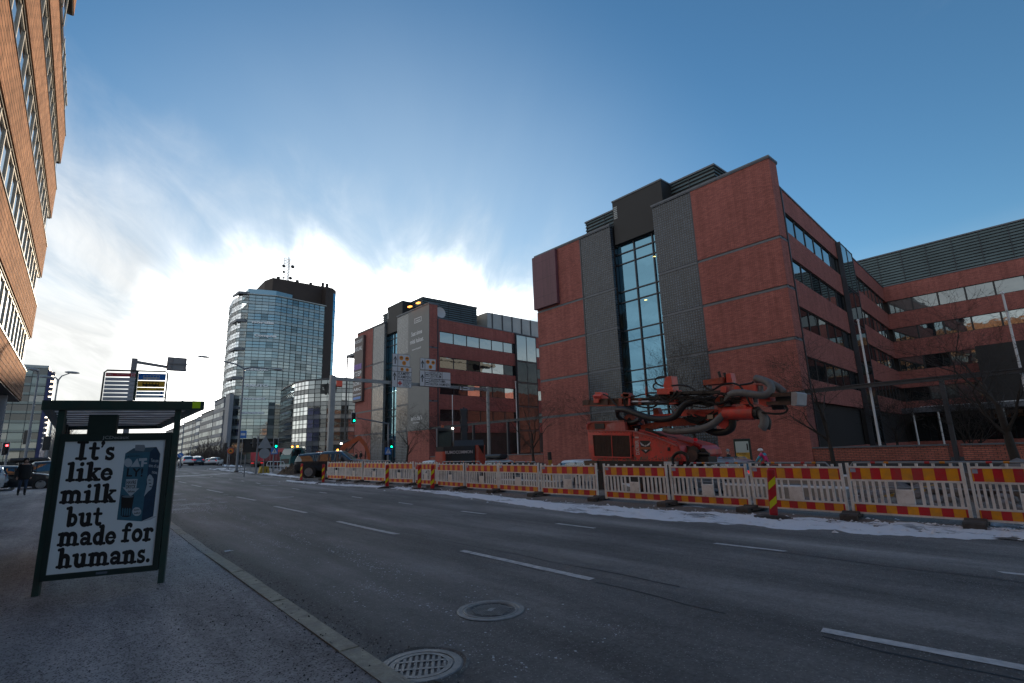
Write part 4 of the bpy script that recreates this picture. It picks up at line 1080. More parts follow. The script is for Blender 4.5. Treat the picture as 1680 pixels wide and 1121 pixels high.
W1 = M('pale_cladding', (0.20, 0.205, 0.22), .6, var=.1, vs=.3); W2 = M('grey_cladding', (0.20, 0.215, 0.25), .6, var=.1, vs=.3); W3 = M('light_render', (0.27, 0.265, 0.26), .7, var=.1, vs=.3); W4 = M('slate_cladding', (0.15, 0.18, 0.24), .6, var=.1, vs=.3)
bl = thing('grey_blade_wall', 'tall plain grey blade wall at the left foot of the glass tower', 'wall')
MB().box((37.9, 201.2, -.5), (39.2, 208, 24.2)).build('wall_slab', W2, bl)
MB().box((37.85, 201.1, 24.2), (39.3, 208.1, 24.45)).build('wall_coping', STEEL, bl)
row_block('slate grey office block with a stair window strip next to the blade wall', 212, 230, 38, 24.0, W2, 7, 3)
row_block('pale grey banded office block, second beyond the blade wall', 231, 259, 38, 21.0, W1, 6, 7)
row_block('narrow slate blue office block between two pale ones', 260, 270, 38, 20.3, W4, 6, 1)
row_block('light rendered office block with sunny bands, farther down the street', 271, 305, 38, 20, W3, 6, 8)
row_block('farthest pale office block at the vanishing end of the street', 308, 380, 38, 19.5, W1, 6, 12)

# glass office at the far left of the junction
fl = thing('far_left_glass_office', 'grey glass office with a dark blue fin of neon letters at the left junction', 'office building')
def pick_l(i, f, n, nf):
    if f > 9: return TW1
    return rng.choice((TW3, DR[3], DR[1], DR[3]))
curtain(fl, [(-22, 135), (-6.9, 135)], 2.6, 1.78, 10, 2.3, None, GLASS('left_spandrel', (.6, .72, .78), (.05, .065, .075), .1), FRM, pick_l, sp=.3, rail=0)
MB().box((-22, 135.2, .5), (-7, 160, 20.2)).build('floor_core', BLACKP, fl)
MB().box((-22, 134.8, 20.35), (-6.8, 160, 20.9)).build('roof_edge', LOUVL, fl)
MB().box((-6.85, 134.5, 1.2), (-6.3, 150, 19.9)).build('blue_fin', M('navy_fin', (0.02, 0.025, 0.11), .5), fl)
for k in range(15):
    MB().box((-6.28, 134.6, 5 + k), (-5.75, 135.3, 5.7 + k)).build('fin_letter', M('dim_letter', (0.09, 0.09, 0.13), .5), fl)
m = MB(); m.box((-26, 133.5, 4.6), (-7, 134.6, 5.0)); m.build('entrance_canopy', STEELB, fl)
# distant wooded rise and low bushes
def bush_mass(name, label, cx, cy, sx, sy, h, n, mat, seed):
    r = random.Random(seed); m = MB()
    for i in range(n):
        a = r.random() * 6.28; q = math.sqrt(r.random())
        x, y = cx + math.cos(a) * q * sx, cy + math.sin(a) * q * sy
        hh = h * (1 - .5 * q * q) * r.uniform(.3, 1)
        z0 = zg(x, y)
        p = Vector((x, y, z0 + hh * r.uniform(0, .75))); d = Vector((r.gauss(0, .5), r.gauss(0, .5), r.uniform(.5, 1.3))) * hh * .3
        m.tube([p, p + d * .6 + Vector((r.gauss(0, .1), 0, 0)), p + d], [.07, .04, .012], 3, caps=False)
    return tag(m.build(name, mat, kind='stuff', fix=False), label, 'trees')
TWIGM = M('bare_twigs', (0.055, 0.042, 0.038), .9, var=.3, vs=2)
bush_mass('bare_trees', 'mass of bare dark trees at the end of the street', 31, 190, 5, 36, 10, 2600, TWIGM, 2)
bush_mass('bare_trees', 'frosted bare trees beyond the left junction', -4.5, 175, 3.2, 14, 15, 1500, M('frosty_twigs', (0.30, 0.29, 0.28), .9), 3)
hl = MB(); vs = []
for i in range(40):
    x = -700 + i * 40; h = 14 + 9 * noise.noise(Vector((i * .37, 0, 3)))
    vs += [(x, 1300, -5), (x, 1320, h)]
hl.add(vs, [(2 * i, 2 * i + 2, 2 * i + 3, 2 * i + 1) for i in range(39)])
hl.build('hills', M('far_forest', (0.06, 0.065, 0.07), .9), kind='structure', fix=False)

# ================================================================ BUS SHELTER
GREEN = M('shelter_green', (0.022, 0.055, 0.048), 0.4, var=.12, vs=3, dirt=(.05, .05, .045), ds=4)
GREEND = M('dark_green_metal', (0.012, 0.026, 0.024), 0.45, var=.1, vs=4)
PAPER = M('poster_paper', (0.70, 0.76, 0.82), 0.2, spec=.6)
INK = M('poster_ink', (0.012, 0.010, 0.012), 0.4)
SA, SB = Vector((-0.26, 9.22, 0)), Vector((1.01, 8.82, 0))
SU = (SB - SA).normalized(); SN = Vector((-SU.y, SU.x, 0)) * -1      # along the ad panel, and out of it towards the camera side
if SN.y > 0: SN = -SN
SP = SA + Vector((0, 0, 0.1))
sh_rz = math.atan2(SU.y, SU.x)
shelter = thing('bus_shelter', 'dark green bus shelter with a lit-style advert panel on its end', 'bus shelter', SP, sh_rz)
# local frame: x along the panel, -y towards the camera, +y along the pavement away
def sl(px, py, y=0.0):
    """photo survey point on the panel plane -> local (x, z)"""
    q = onp(px, py, SP - SN * y, SN) - SP
    return q.dot(SU), q.z
Wd = 1.335
SK = -.315          # the shelter runs along the street, its advert end stands a little askew
def skew(x, y): return (x + SK * (y + .06), y)
def panel(name, mats, *boxes, par=shelter):
    m = MB()
    for b in boxes: m.box(*b)
    return m.build(name, mats, par)
for x, y in ((0, 0), (Wd, 0)):
    panel('post', GREEN, ((x - .035, y - .035, 0), (x + .035, y + .035, 2.33)))
for x, y in (skew(0, 1.55), skew(0, 3.1), skew(0, 4.7)):
    panel('post', GREEND, ((x - .03, y - .03, 0), (x + .03, y + .03, 2.32)))
RL = 5.0
def edge(p, q, w, z0, z1):
    return MB().beam((*skew(*p), (z0 + z1) / 2), (*skew(*q), (z0 + z1) / 2), w, z1 - z0)
m = edge((-.20, -.06), (1.66, -.06), .08, 2.32, 2.445); 
for p, q in (((-.16, -.02), (-.16, RL)), ((1.62, -.02), (1.62, RL)), ((-.20, RL), (1.66, RL))): m.beam((*skew(*p), 2.3825), (*skew(*q), 2.3825), .08, .124)
m.build('roof_frame', GREEN, shelter)
TRL = bpy.data.materials.new('translucent_roof'); TRL.use_nodes = True; _n = TRL.node_tree; _n.nodes.clear()
_g = N(_n, 'ShaderNodeTexNoise', {'Vector': N(_n, 'ShaderNodeNewGeometry').outputs['Position'], 'Scale': 3.0, 'Detail': 7.0})
_c = MIX(_n, MR(_n, _g.outputs[0], .35, .7), (.55, .55, .54), (.85, .85, .84))
_m = N(_n, 'ShaderNodeMixShader', {0: .2, 1: N(_n, 'ShaderNodeBsdfTranslucent', {0: _c}).outputs[0], 2: N(_n, 'ShaderNodeBsdfDiffuse', {0: _c}).outputs[0]})
N(_n, 'ShaderNodeOutputMaterial', {0: _m.outputs[0]})
MB().slab([(*skew(-.12, -.02), 2.40), (*skew(1.58, -.02), 2.40), (*skew(1.58, RL - .04), 2.40), (*skew(-.12, RL - .04), 2.40)], (0, 0, .012)).build('roof_pane', TRL, shelter)
m = MB()
for k in range(9): m.beam((*skew(-.12, .3 + k * .52), 2.39), (*skew(1.58, .3 + k * .52), 2.39), .03, .012)
m.build('roof_rib', STEEL, shelter)
GLZ = CLEAR('shelter_glass', (0.86, 0.92, 0.9), .05)
for a, b in ((.06, 1.5), (1.6, 3.05), (3.15, 4.65)):
    MB().slab([(*skew(0, a), .25), (*skew(0, b), .25), (*skew(0, b), 2.2), (*skew(0, a), 2.2)], (.014, 0, 0)).build('back_pane', GLZ, shelter)
m = MB(); m.beam((*skew(.28, 1.4), .46), (*skew(.28, 3.4), .46), .36, .04); m.beam((*skew(.28, 1.7), 0), (*skew(.28, 1.7), .44), .06, .06); m.beam((*skew(.28, 3.1), 0), (*skew(.28, 3.1), .44), .06, .06); m.build('bench', GREEND, shelter)
# advert cabinet: frame, poster, maker's plate
px0, px1, pz0, pz1 = .036, Wd - .04, .175, 2.0
fw = .062
MB().box((px0, -.06, pz0), (px1, .10, pz1)).build('cabinet_back', GREEND, shelter)
m = MB()
m.box((px0, -.085, pz0), (px0 + fw, -.06, pz1)); m.box((px1 - fw, -.085, pz0), (px1, -.06, pz1))
m.box((px0 + fw, -.085, pz0), (px1 - fw, -.06, pz0 + .07)); m.box((px0 + fw, -.085, pz1 - .10), (px1 - fw, -.06, pz1))
m.build('cabinet_frame', GREEND, shelter)
qx0, qx1, qz0, qz1 = px0 + fw, px1 - fw, pz0 + .07, pz1 - .10
poster = MB().box((qx0, -.064, qz0), (qx1, -.061, qz1)).build('poster', PAPER, shelter)
text('maker_plate', 'JCDecaux', M('dull_chrome', (.28, .29, .3), .4), shelter, (.5, -.0865, pz1 - .075), (1, 0, 0), (0, 0, 1), .30, .042, bold=.01, thick=0)
panel('small_plate', M('plate_blue', (.10, .13, .18), .5), ((.62, -.088, pz0 + .025), (.74, -.0855, pz0 + .05)))
MB().box((.30, -.02, 1.98), (.62, .06, 2.26)).build('info_box', SIGNBK if False else GREEND, shelter)
panel('sticker', M('lime_sticker', (.55, .80, .02), .5), ((1.52, -.104, 2.34), (1.62, -.1005, 2.43)))
# chunky rounded slab-serif letters drawn as thick strokes
def arc(cx, cy, rx, ry, a0, a1, n=9): return [(cx + rx * math.cos(R_(a0 + (a1 - a0) * i / n)), cy + ry * math.sin(R_(a0 + (a1 - a0) * i / n))) for i in range(n + 1)]
S = .185; T_ = .105    # stem and serif half-widths
def stem(x, y0, y1): return ([(x, y0), (x, y1)], S)
def foot(x, l=.27, r=.27, y=.09): return ([(x - l, y), (x + r, y)], T_)
def head(x, y, l=.26): return ([(x - l, y - .10), (x, y - .06)], T_ + .01)
GLY = {
 'I': (.95, [stem(.45, .1, 1.35), foot(.45, .34, .34), ([(.11, 1.36), (.79, 1.36)], T_)]),
 't': (.82, [([(.38, 1.25), (.38, .28)] + arc(.58, .28, .20, .18, 180, 300, 6), .15), ([(.08, .90), (.72, .90)], T_)]),
 "'": (.42, [([(.2, 1.36), (.2, 1.30)], .15), ([(.26, 1.3), (.14, 1.02)], .07)]),
 's': (.80, [(arc(.40, .70, .22, .20, 45, 235, 8) + arc(.38, .27, .25, .20, 60, -140, 8), .13), ([(.62, .98), (.62, .76)], .06), ([(.12, .06), (.12, .3)], .06)]),
 'l': (.72, [stem(.36, .1, 1.36), foot(.36), head(.36, 1.46)]),
 'i': (.72, [stem(.36, .1, .86), foot(.36), head(.36, .96), ([(.38, 1.32), (.38, 1.33)], .17)]),
 'k': (1.16, [stem(.34, .1, 1.36), foot(.34, .26, .2), head(.34, 1.46), ([(.86, .86), (.44, .42)], .10), ([(.56, .52), (.88, .10)], .15), ([(.66, .93), (1.06, .93)], T_), ([(.74, .07), (1.12, .07)], T_)]),
 'e': (.96, [(arc(.48, .48, .33, .38, 5, 320, 16), .145), ([(.2, .50), (.78, .50)], .07)]),
 'm': (1.80, [stem(.34, .1, .86), foot(.34, .26, .2), head(.34, .96), (arc(.62, .62, .27, .27, 150, 0, 8) + [(.89, .1)], S - .02), foot(.89, .18, .18), (arc(1.17, .62, .27, .27, 150, 0, 8) + [(1.44, .1)], S - .02), foot(1.44, .18, .3)]),
 'n': (1.26, [stem(.34, .1, .86), foot(.34, .26, .2), head(.34, .96), (arc(.62, .62, .27, .27, 150, 0, 8) + [(.89, .1)], S - .01), foot(.89, .18, .3)]),
 'h': (1.26, [stem(.34, .1, 1.36), foot(.34, .26, .2), head(.34, 1.46), (arc(.62, .62, .27, .27, 150, 0, 8) + [(.89, .1)], S - .01), foot(.89, .18, .3)]),
 'u': (1.26, [([(.32, .88)] + arc(.60, .36, .28, .28, 180, 330, 8), S - .01), stem(.90, .12, .86), head(.32, .98), head(.90, .98, .2), foot(.98, .05, .22)]),
 'b': (1.10, [stem(.32, .1, 1.36), head(.32, 1.46), (arc(.58, .47, .30, .36, 130, -140, 14), .15)]),
 'a': (1.06, [(arc(.46, .66, .30, .24, 160, 0, 8) + [(.76, .12)], .15), (arc(.42, .30, .23, .20, 60, 330, 10), .13), foot(.88, .1, .16)]),
 'd': (1.10, [stem(.78, .1, 1.36), head(.78, 1.46, .2), (arc(.50, .47, .30, .36, 50, 320, 14), .15), foot(.86, .05, .24)]),
 'f': (.86, [([(.36, .1), (.36, 1.12)] + arc(.58, 1.12, .22, .22, 180, 50, 7), .15), foot(.36), ([(.08, .90), (.70, .90)], T_), ([(.73, 1.2), (.74, 1.24)], .13)]),
 'o': (1.02, [(arc(.51, .48, .33, .38, 0, 360, 18), .155)]),
 'r': (.90, [stem(.34, .1, .86), foot(.34, .26, .3), head(.34, .96), (arc(.62, .66, .26, .24, 160, 60, 6), .13), ([(.76, .82), (.77, .80)], .155)]),
 '.': (.46, [([(.2, .14), (.21, .14)], .165)]), ' ': (.5, [])}
def stroke_word(word, x0, x1, z0, xh, tilt=0.0):
    wtot = sum(GLY[c][0] for c in word); kx = (x1 - x0) / wtot; kz = xh
    m = MB(); pen = 0.0; lay = 0
    for ch in word:
        adv, strokes = GLY[ch]
        for pts, r in strokes:
            def put_(p, dx=0, dy=0):
                X = x0 + (pen + p[0] + dx) * kx
                return (X, -.0645 - lay * 0.00002, z0 + (p[1] + dy) * kz + tilt * (X - x0))
            for a, b in zip(pts, pts[1:]):
                d = Vector((b[0] - a[0], b[1] - a[1])); 
                if d.length < 1e-6: continue
                d.normalize(); nx, ny = -d.y * r, d.x * r
                m.add([put_(a, nx, ny), put_(a, -nx, -ny), put_(b, -nx, -ny), put_(b, nx, ny)], [(0, 1, 2, 3)]); lay += 1
            for a in pts:
                m.add([put_(a, r * math.cos(i * .5236), r * math.sin(i * .5236)) for i in range(12)], [tuple(range(12))]); lay += 1
        pen += adv
    return m.build('poster_lettering', INK, poster, loc=(0, 0, 0), fix=False)
def word_at(word, l, r, yb, yt_x, yr=None):
    (xa, za), (xb, zb) = sl(l, yb, -.0645), sl(r, yr if yr else yb, -.0645)
    _, zt = sl(l, yt_x, -.0645)
    stroke_word(word, xa, xb, za, zt - za, (zb - za) / (xb - xa))
word_at("It's", 122.5, 188, 754.5, 733.5, 754.5)
word_at('like', 107, 184, 790, 769, 788)
word_at('milk', 97, 189, 826.5, 805.5, 824)
word_at('but', 106, 166, 864, 842.5, 862)
word_at('made', 93, 189.5, 896.5, 874.5, 892.5)
word_at('for', 198, 250, 890, 868.5, 887)
word_at('humans.', 91, 247, 933, 911, 922)
# the drink carton: front, side, gable
def pp(px, py, lay=0.0):
    x, z = sl(px, py, -.0645); return (x, -.0650 - lay * .0003, z)
def cz(x, y): return (180 + x / 7.009, 710 + y / 7.009)
def shape(name, pts, mat, lay, raw=False): return MB().poly([pp(*(p if raw else cz(*p)), lay) for p in pts]).build(name, mat, poster, fix=False)
CB1 = M('carton_blue', (0.040, 0.125, 0.19), .4, var=.12, vs=14); CB2 = M('carton_blue_shade', (0.016, 0.042, 0.085), .4, var=.2, vs=14); CB3 = M('carton_gable', (0.055, 0.10, 0.14), .4)
CW = M('carton_white', (0.36, 0.42, 0.48), .5); CG = M('carton_grey', (0.20, 0.23, 0.27), .5)
shape('carton_shade', [(365, 1025), (500, 965), (545, 960), (470, 1000)], M('poster_shade', (.40, .45, .52), .4), 0)
shape('carton_front', [(180, 240), (465, 220), (365, 1020), (82, 1003)], CB1, 1)
shape('carton_side', [(465, 220), (582, 245), (500, 962), (365, 1020)], CB2, 1)
shape('carton_gable', [(180, 240), (275, 180), (540, 165), (582, 245), (465, 220)], CB3, 2)
shape('carton_gable', [(465, 220), (530, 165), (582, 245)], CB2, 3)
shape('carton_cap', [(290, 205), (296, 140), (400, 140), (412, 175), (395, 215)], CG, 4)
def blob(cx, cy, rx, ry, n=20): return [(cx + rx * math.cos(6.2832 * i / n), cy + ry * math.sin(6.2832 * i / n)) for i in range(n)]
shape('carton_lettering', blob(213, 346, 47, 50), CW, 4)
shape('carton_lettering', [(238, 396), (318, 295), (350, 392)], CW, 5)
shape('carton_lettering', [(338, 296), (430, 292), (428, 322), (398, 324), (394, 342), (432, 342), (430, 360), (392, 361), (386, 392), (358, 394), (366, 326), (336, 327)], CW, 6)
def shear_text(name, body, mat, x0, y0, x1, y1, hgt, lay):
    a, b = Vector(pp(*cz(x0, y0), lay)), Vector(pp(*cz(x1, y1), lay)); c = Vector(pp(*cz(x0, y0 - hgt), lay))
    text(name, body, mat, poster, a, b - a, (0, 0, 1), (b - a).length, (c - a).length, bold=.02, thick=0)
shear_text('carton_lettering', 'LY!', INK, 192, 502, 378, 502, 92, 4)
shear_text('carton_lettering', 'THE ORIGINAL', INK, 180, 280, 350, 272, 12, 4)
shape('carton_arrow', [(190, 536), (322, 532), (305, 640), (340, 640), (240, 735), (150, 630), (180, 630)], CW, 4)
shear_text('carton_lettering', 'HAVRE', INK, 192, 592, 302, 590, 40, 5); shear_text('carton_lettering', 'DRYCK', INK, 186, 642, 298, 640, 40, 5); shear_text('carton_lettering', 'deluxe', INK, 206, 688, 286, 686, 26, 5)
shape('carton_glass', [(135, 722), (283, 722), (240, 960), (205, 972), (150, 968), (127, 950)], INK, 3)
shape('carton_glass', blob(208, 735, 66, 13), M('milk_top', (.12, .17, .21), .5), 4)
for k in range(4): shape('carton_glass', [(142 + k * 27, 880), (152 + k * 27, 862), (161 + k * 27, 880), (154 + k * 26, 955), (138 + k * 26, 952)], CB1, 4)
shape('carton_badge', blob(312, 908, 52, 50), CW, 4)
shear_text('carton_lettering', 'funkar i', INK, 276, 900, 350, 890, 20, 5); shear_text('carton_lettering', 'kaffet!', INK, 280, 938, 350, 930, 20, 5)
for i, (s_, x0, x1, y) in enumerate((('You are', 470, 560, 335), ('one of us', 448, 564, 400), ('now.', 486, 552, 474))): shear_text('carton_lettering', s_, CW, x0, y - (6 if i else 0), x1, y + 6, 40, 4)
shape('carton_fist', [(395, 735), (430, 590), (428, 540), (440, 500), (460, 478), (480, 490), (505, 530), (500, 590), (478, 650), (440, 680)], CW, 4)
for k in range(3): shape('carton_fist', blob(458 + k * 6, 545 + k * 38, 17, 5, 10), INK, 5)
# route board on the roof
bz = 2.46
bx0, bx1 = .42, 1.16
board = thing('bus_stop_board', 'double route board with bus symbols standing on the shelter roof', 'bus stop sign', SP + Vector((0, 0, bz)), sh_rz)
x0, x1, xm, h = .40, 1.155, .785, .42
m = MB(); m.tube([(x0, -.0, -.06), (x0, 0, h - .03), (x0 + .03, 0, h), (x1 - .03, 0, h), (x1, 0, h - .03), (x1, 0, -.06)], .012, 6); m.box((xm - .012, -.012, 0), (xm + .012, .012, h)); m.build('board_frame', GREEN, board)
def bp_(name, mat, a, b, c, d, t=.008): return MB().box((a, -t, c), (b, t, d)).build(name, mat, board)
RB = M('board_red', (.60, .06, .08), .4); GB = M('board_grey', (.60, .62, .68), .4); BB = M('board_blue', (.03, .20, .65), .4); YB = M('board_ochre', (.80, .46, .06), .4); LB_ = M('board_pale', (.62, .74, .85), .4); WB_ = M('board_white', (.66, .68, .72), .4)
ra, rb = x0 + .02, xm - .018
b1 = bp_('route_strip', RB, ra, rb, .335, .385)
text('strip_lettering', '99v', WB_, b1, (ra + .015, -.0085, .345), (1, 0, 0), (0, 0, 1), .07, .03, thick=0); text('strip_lettering', 'Rautatientori', WB_, b1, (ra + .13, -.0085, .355), (1, 0, 0), (0, 0, 1), .14, .014, thick=0)
MB().box((rb - .05, -.0095, .34), (rb - .01, -.0085, .38)).build('metro_mark', WB_, b1); MB().box((rb - .045, -.0105, .345), (rb - .015, -.0096, .375)).build('metro_mark', RB, b1); text('strip_lettering', 'M', WB_, b1, (rb - .042, -.0107, .348), (1, 0, 0), (0, 0, 1), .024, .022, thick=0)
for k in range(6): bp_('route_strip', GB, ra, rb, .328 - (k + 1) * .055, .328 - (k + 1) * .055 + .045)
rc, rd = xm + .018, x1 - .02
b2 = bp_('route_strip', BB, rc, rd, .29, .385); b3 = bp_('route_strip', YB, rc, rd, .19, .28); b4 = bp_('route_strip', M('board_amber', (.85, .52, .04), .4), rc, rd, .135, .182); b5 = bp_('route_strip', LB_, rc, rd, .085, .127); b6 = bp_('route_strip', LB_, rc, rd, .035, .077)
def bus(par, z, c1, c2):
    m = MB(); x = rc + .06
    m.box((x, -.0095, z + .012), (x + .20, -.0085, z + .065)); m.build('bus_symbol', c1, par)
    m = MB()
    for k in range(4): m.box((x + .012 + k * .038, -.0105, z + .037), (x + .042 + k * .038, -.0096, z + .058))
    m.box((x + .168, -.0105, z + .034), (x + .192, -.0096, z + .058))
    m.build('bus_symbol', c2, par)
    for wx in (.05, .15): MB().cyl((x + wx, -.0095, z + .012), (x + wx, -.011, z + .012), .014, n=10).build('bus_symbol', c1, par)
bus(b2, .295, GB, BB); bus(b3, .195, INK, YB)
text('strip_lettering', 'H1003', INK, b4, (rd - .09, -.0085, .146), (1, 0, 0), (0, 0, 1), .075, .022, thick=0); text('strip_lettering', 'Länsisatamankatu', INK, b4, (rc + .01, -.0085, .158), (1, 0, 0), (0, 0, 1), .11, .012, thick=0)
text('strip_lettering', '20', INK, b6, (rc + .01, -.0085, .045), (1, 0, 0), (0, 0, 1), .05, .024, thick=0); text('strip_lettering', '65A', BB, b5, (rc + .01, -.0085, .094), (1, 0, 0), (0, 0, 1), .08, .022, thick=0)
MB().cyl((rd - .03, -.0085, .106), (rd - .03, -.01, .106), .016, n=12).build('bus_symbol', BB, b5); MB().box((rd - .05, -.0095, .045), (rd - .01, -.0085, .068)).build('bus_symbol', BB, b6)

# ================================================================ SIGNS, LAMPS, SIGNALS
GALV = M('galvanised_steel', (0.25, 0.27, 0.29), 0.5, metal=.35, var=.15, vs=3)
GREYP = M('grey_pole', (0.17, 0.19, 0.22), 0.5, metal=.2, var=.15, vs=3)
SIGNW = M('sign_white', (0.56, 0.59, 0.64), 0.45); SIGNB = M('sign_black', (0.015, 0.015, 0.018), .5); SIGNBK = M('sign_back_grey', (0.23, 0.26, 0.29), .5, var=.1, vs=2)
ORNG = M('sign_orange', (0.62, 0.22, 0.01), .4); REDM = M('sign_red', (0.45, 0.03, 0.03), .4); BLUM = M('sign_blue', (0.02, 0.14, 0.46), .4)
# overhead sign gantry
GY = 42.0
gb = at(535, 765, Y=GY); gt = at(546, 616, Y=GY); ge = at(800, 638, Y=GY); geb = at(800, 765, Y=GY)
ga = thing('sign_gantry', 'grey overhead sign gantry spanning the far carriageway on two posts', 'sign gantry', (gt.x, GY, zg(gt.x, GY)))
gz = gt.z - zg(gt.x, GY); gx = ge.x - gt.x; gz2 = ge.z - zg(gt.x, GY)
MB().box((-.2, -.2, -.4), (.2, .2, gz)).build('post', GALV, ga)
MB().cyl((gx, 0, -.9), (gx, 0, gz2 + .2), .16, n=12).build('post', GALV, ga)
MB().beam((.0, 0, gz - .25), (gx - .1, 0, gz2 - .1), .22, .28).build('beam', GALV, ga)
MB().box((-.6, -.6, -.4), (.6, .6, .12)).build('foot', M('concrete_foot', (.3, .3, .3), .9), ga)
def gsign(name, label, quad, lines, arrow=True):
    p = [at(x, y, Y=GY - .35) for x, y in quad]
    c = (p[0] + p[2]) / 2; w = ((p[1] - p[0]).length + (p[2] - p[3]).length) / 2; h = ((p[0] - p[3]).length + (p[1] - p[2]).length) / 2
    t = thing('road_sign', label, 'road sign', (c.x, c.y, c.z), group='direction signs on the gantry')
    MB().box((-w / 2, -.03, -h / 2), (w / 2, .03, h / 2)).build('sign_plate', SIGNB, t)
    g = MB()
    for (a, b, c_, d) in lines:
        g.box((-w / 2 + a * w + .025, -.045, h / 2 - d * h + .025), (-w / 2 + b * w - .025, -.031, h / 2 - c_ * h - .025))
    g.build('sign_field', SIGNW, t)
    MB().box((-w * .3, .03, -.1), (w * .3, .28, .1)).build('bracket', GALV, t)
    L = lambda a, d: (-w / 2 + a * w, -.048, h / 2 - d * h)
    if arrow:
        x, _, z = L(arrow[0], arrow[1]); s_ = .32
        m = MB(); m.box((x - .05, -.052, z - s_), (x + .05, -.046, z + .1)); m.slab([(x - .2, -.046, z + .0), (x, -.046, z + .42), (x + .2, -.046, z + .0), (x, -.046, z + .16)], (0, -.006, 0)); m.build('sign_arrow', SIGNB, t)
    def tx(body, a, d, ww, hh, mat=SIGNB): text('sign_lettering', body, mat, t, L(a, d), (1, 0, 0), (0, 0, 1), ww * w, hh, bold=.012, thick=.002)
    def disc(a, d, r, k=0):
        x, _, z = L(a, d)
        MB().cyl((x, -.046, z), (x, -.053, z), r, n=18).build('route_badge', ORNG, t)
        m = MB(); m.box((x - r * .55, -.057, z - r * .1), (x + r * .55, -.0535, z + r * .35)) if k == 0 else m.box((x - r * .15, -.057, z - r * .5), (x + r * .15, -.0535, z + r * .45)); m.build('route_badge_mark', SIGNB, t)
    return t, tx, disc, L, w, h
t, tx, disc, L, w, h = gsign('s', 'white gantry sign with three orange badges, above the KAMPPI sign', [(644.3, 580), (672.9, 582.9), (671.7, 602.4), (643.3, 600)], [(0, .3, 0, 1), (.3, 1, 0, 1)], (.15, .55))
disc(.50, .32, .20); disc(.83, .34, .20); disc(.66, .72, .20, 1)
t, tx, disc, L, w, h = gsign('s', 'white gantry sign reading KAMPPI KAMPEN and TÖÖLÖ TÖLÖ', [(643.6, 600.7), (675.7, 603.6), (674.3, 637), (642, 635)], [(0, .28, 0, .24), (.28, 1, 0, .24), (0, .28, .24, 1), (.28, 1, .24, .62), (.28, 1, .62, 1)], (.13, .50))
disc(.5, .12, .16); disc(.77, .13, .16, 1)
tx('KAMPPI', .32, .40, .55, .26); tx('KAMPEN', .32, .56, .62, .26); tx('TÖÖLÖ', .54, .79, .42, .26); tx('TÖLÖ', .54, .95, .34, .26)
x, _, z = L(.40, .80); m = MB(); m.box((x - .2, -.052, z - .07), (x + .2, -.047, z + .07)); m.box((x - .07, -.053, z - .2), (x + .07, -.0475, z + .2)); m.build('hospital_cross', REDM, t)
t, tx, disc, L, w, h = gsign('s', 'white gantry sign with three orange badges, above the KESKUSTA sign', [(689.6, 587), (715.7, 590.7), (714.3, 608.6), (689, 606.4)], [(0, .3, 0, 1), (.3, 1, 0, 1)], (.15, .55))
disc(.48, .30, .19); disc(.82, .32, .19); disc(.65, .72, .19, 1)
t, tx, disc, L, w, h = gsign('s', 'wide white gantry sign reading KESKUSTA CENTRUM and LÄNSISATAMA VÄSTRA HAMNEN', [(689, 607), (739.3, 612.9), (738.3, 637), (687.4, 633.6)], [(0, .16, 0, 1), (.16, .72, 0, .5), (.72, 1, 0, .5), (.16, 1, .5, 1)], (.08, .52))
tx('KESKUSTA', .31, .23, .39, .27); tx('CENTRUM', .31, .42, .37, .27); tx('LÄNSISATAMA', .30, .71, .53, .27); tx('VÄSTRA HAMNEN', .30, .92, .66, .27)
for d in (.25, .75):
    x, _, z = L(.23, d); m = MB(); m.box((x - .2, -.05, z - .2), (x + .2, -.047, z + .2)); m.build('symbol_frame', SIGNB, t); m = MB(); m.box((x - .17, -.053, z - .17), (x + .17, -.0505, z + .17)); m.build('symbol_field', SIGNW, t)
    m = MB(); m.box((x - .13, -.057, z - .06), (x + .13, -.0535, z + .04)); m.build('symbol_mark', SIGNB, t)
t, tx, disc, L, w, h = gsign('s', 'small white TAXI lane sign near the right end of the gantry', [(754, 633.6), (777.3, 635.8), (777, 642), (753.8, 639.8)], [(0, 1, 0, 1)], (.16, .62))
tx('TAXI', .60, .74, .33, .26); x, _, z = L(.42, .5); m = MB(); m.box((x - .28, -.05, z - .05), (x + .22, -.047, z + .04)); m.build('symbol_mark', SIGNB, t)

def lamp_post(label, px, py_base, px_top, py_top, Y, arms, r=.085):
    """pole with one or two outreach arms: arms = [(dx, dz, length)] in the picture's cross-street direction"""
    b = at(px, py_base, Y=Y); tp = at(px_top, py_top, Y=Y)
    z0 = zg(b.x, Y) + .05
    t = thing('street_lamp', label, 'street lamp', (tp.x, Y, z0), group='street lamps along the road')
    H = tp.z - z0
    MB().cyl((0, 0, -.2), (0, 0, H - .3), r, r * .55, n=10).build('pole', GREYP, t)
    MB().cyl((0, 0, -.1), (0, 0, .12), .24, .2, n=10).build('foot', SIGNB, t)
    for dx, dy, dz in arms:
        s_ = 1 if dx > 0 else -1
        MB().tube([(0, 0, H - .6), (0.03 * s_, dy * .05, H - .2), (dx * .22, dy * .22, H + dz * .35), (dx * .8, dy * .8, H + dz)], [r * .7, r * .65, r * .55, r * .45], 7).build('arm', GREYP, t)
        h_ = MB(); h_.ball((0, 0, 0), .62, 10, 6, (1.0, .36, .2)); o = h_.build('lamp_head', M('lamp_head', (.3, .32, .34), .4), t, smooth='all')
        o.location = (dx * .95, dy * .95, H + dz * 1.12); o.rotation_euler = (0, 0, math.atan2(dy, dx))
    return t
lamp_post('tall double-armed street lamp on the island in front of the glass tower', 383, 771, 401, 602, 58, [(-4.0, -.6, .55), (3.6, .6, .05)], .13)
lamp_post('far double-armed street lamp seen just right of the shelter board', 305, 757, 306, 658, 92, [(-3.6, -.5, .35), (3.9, .5, .02)], .1)
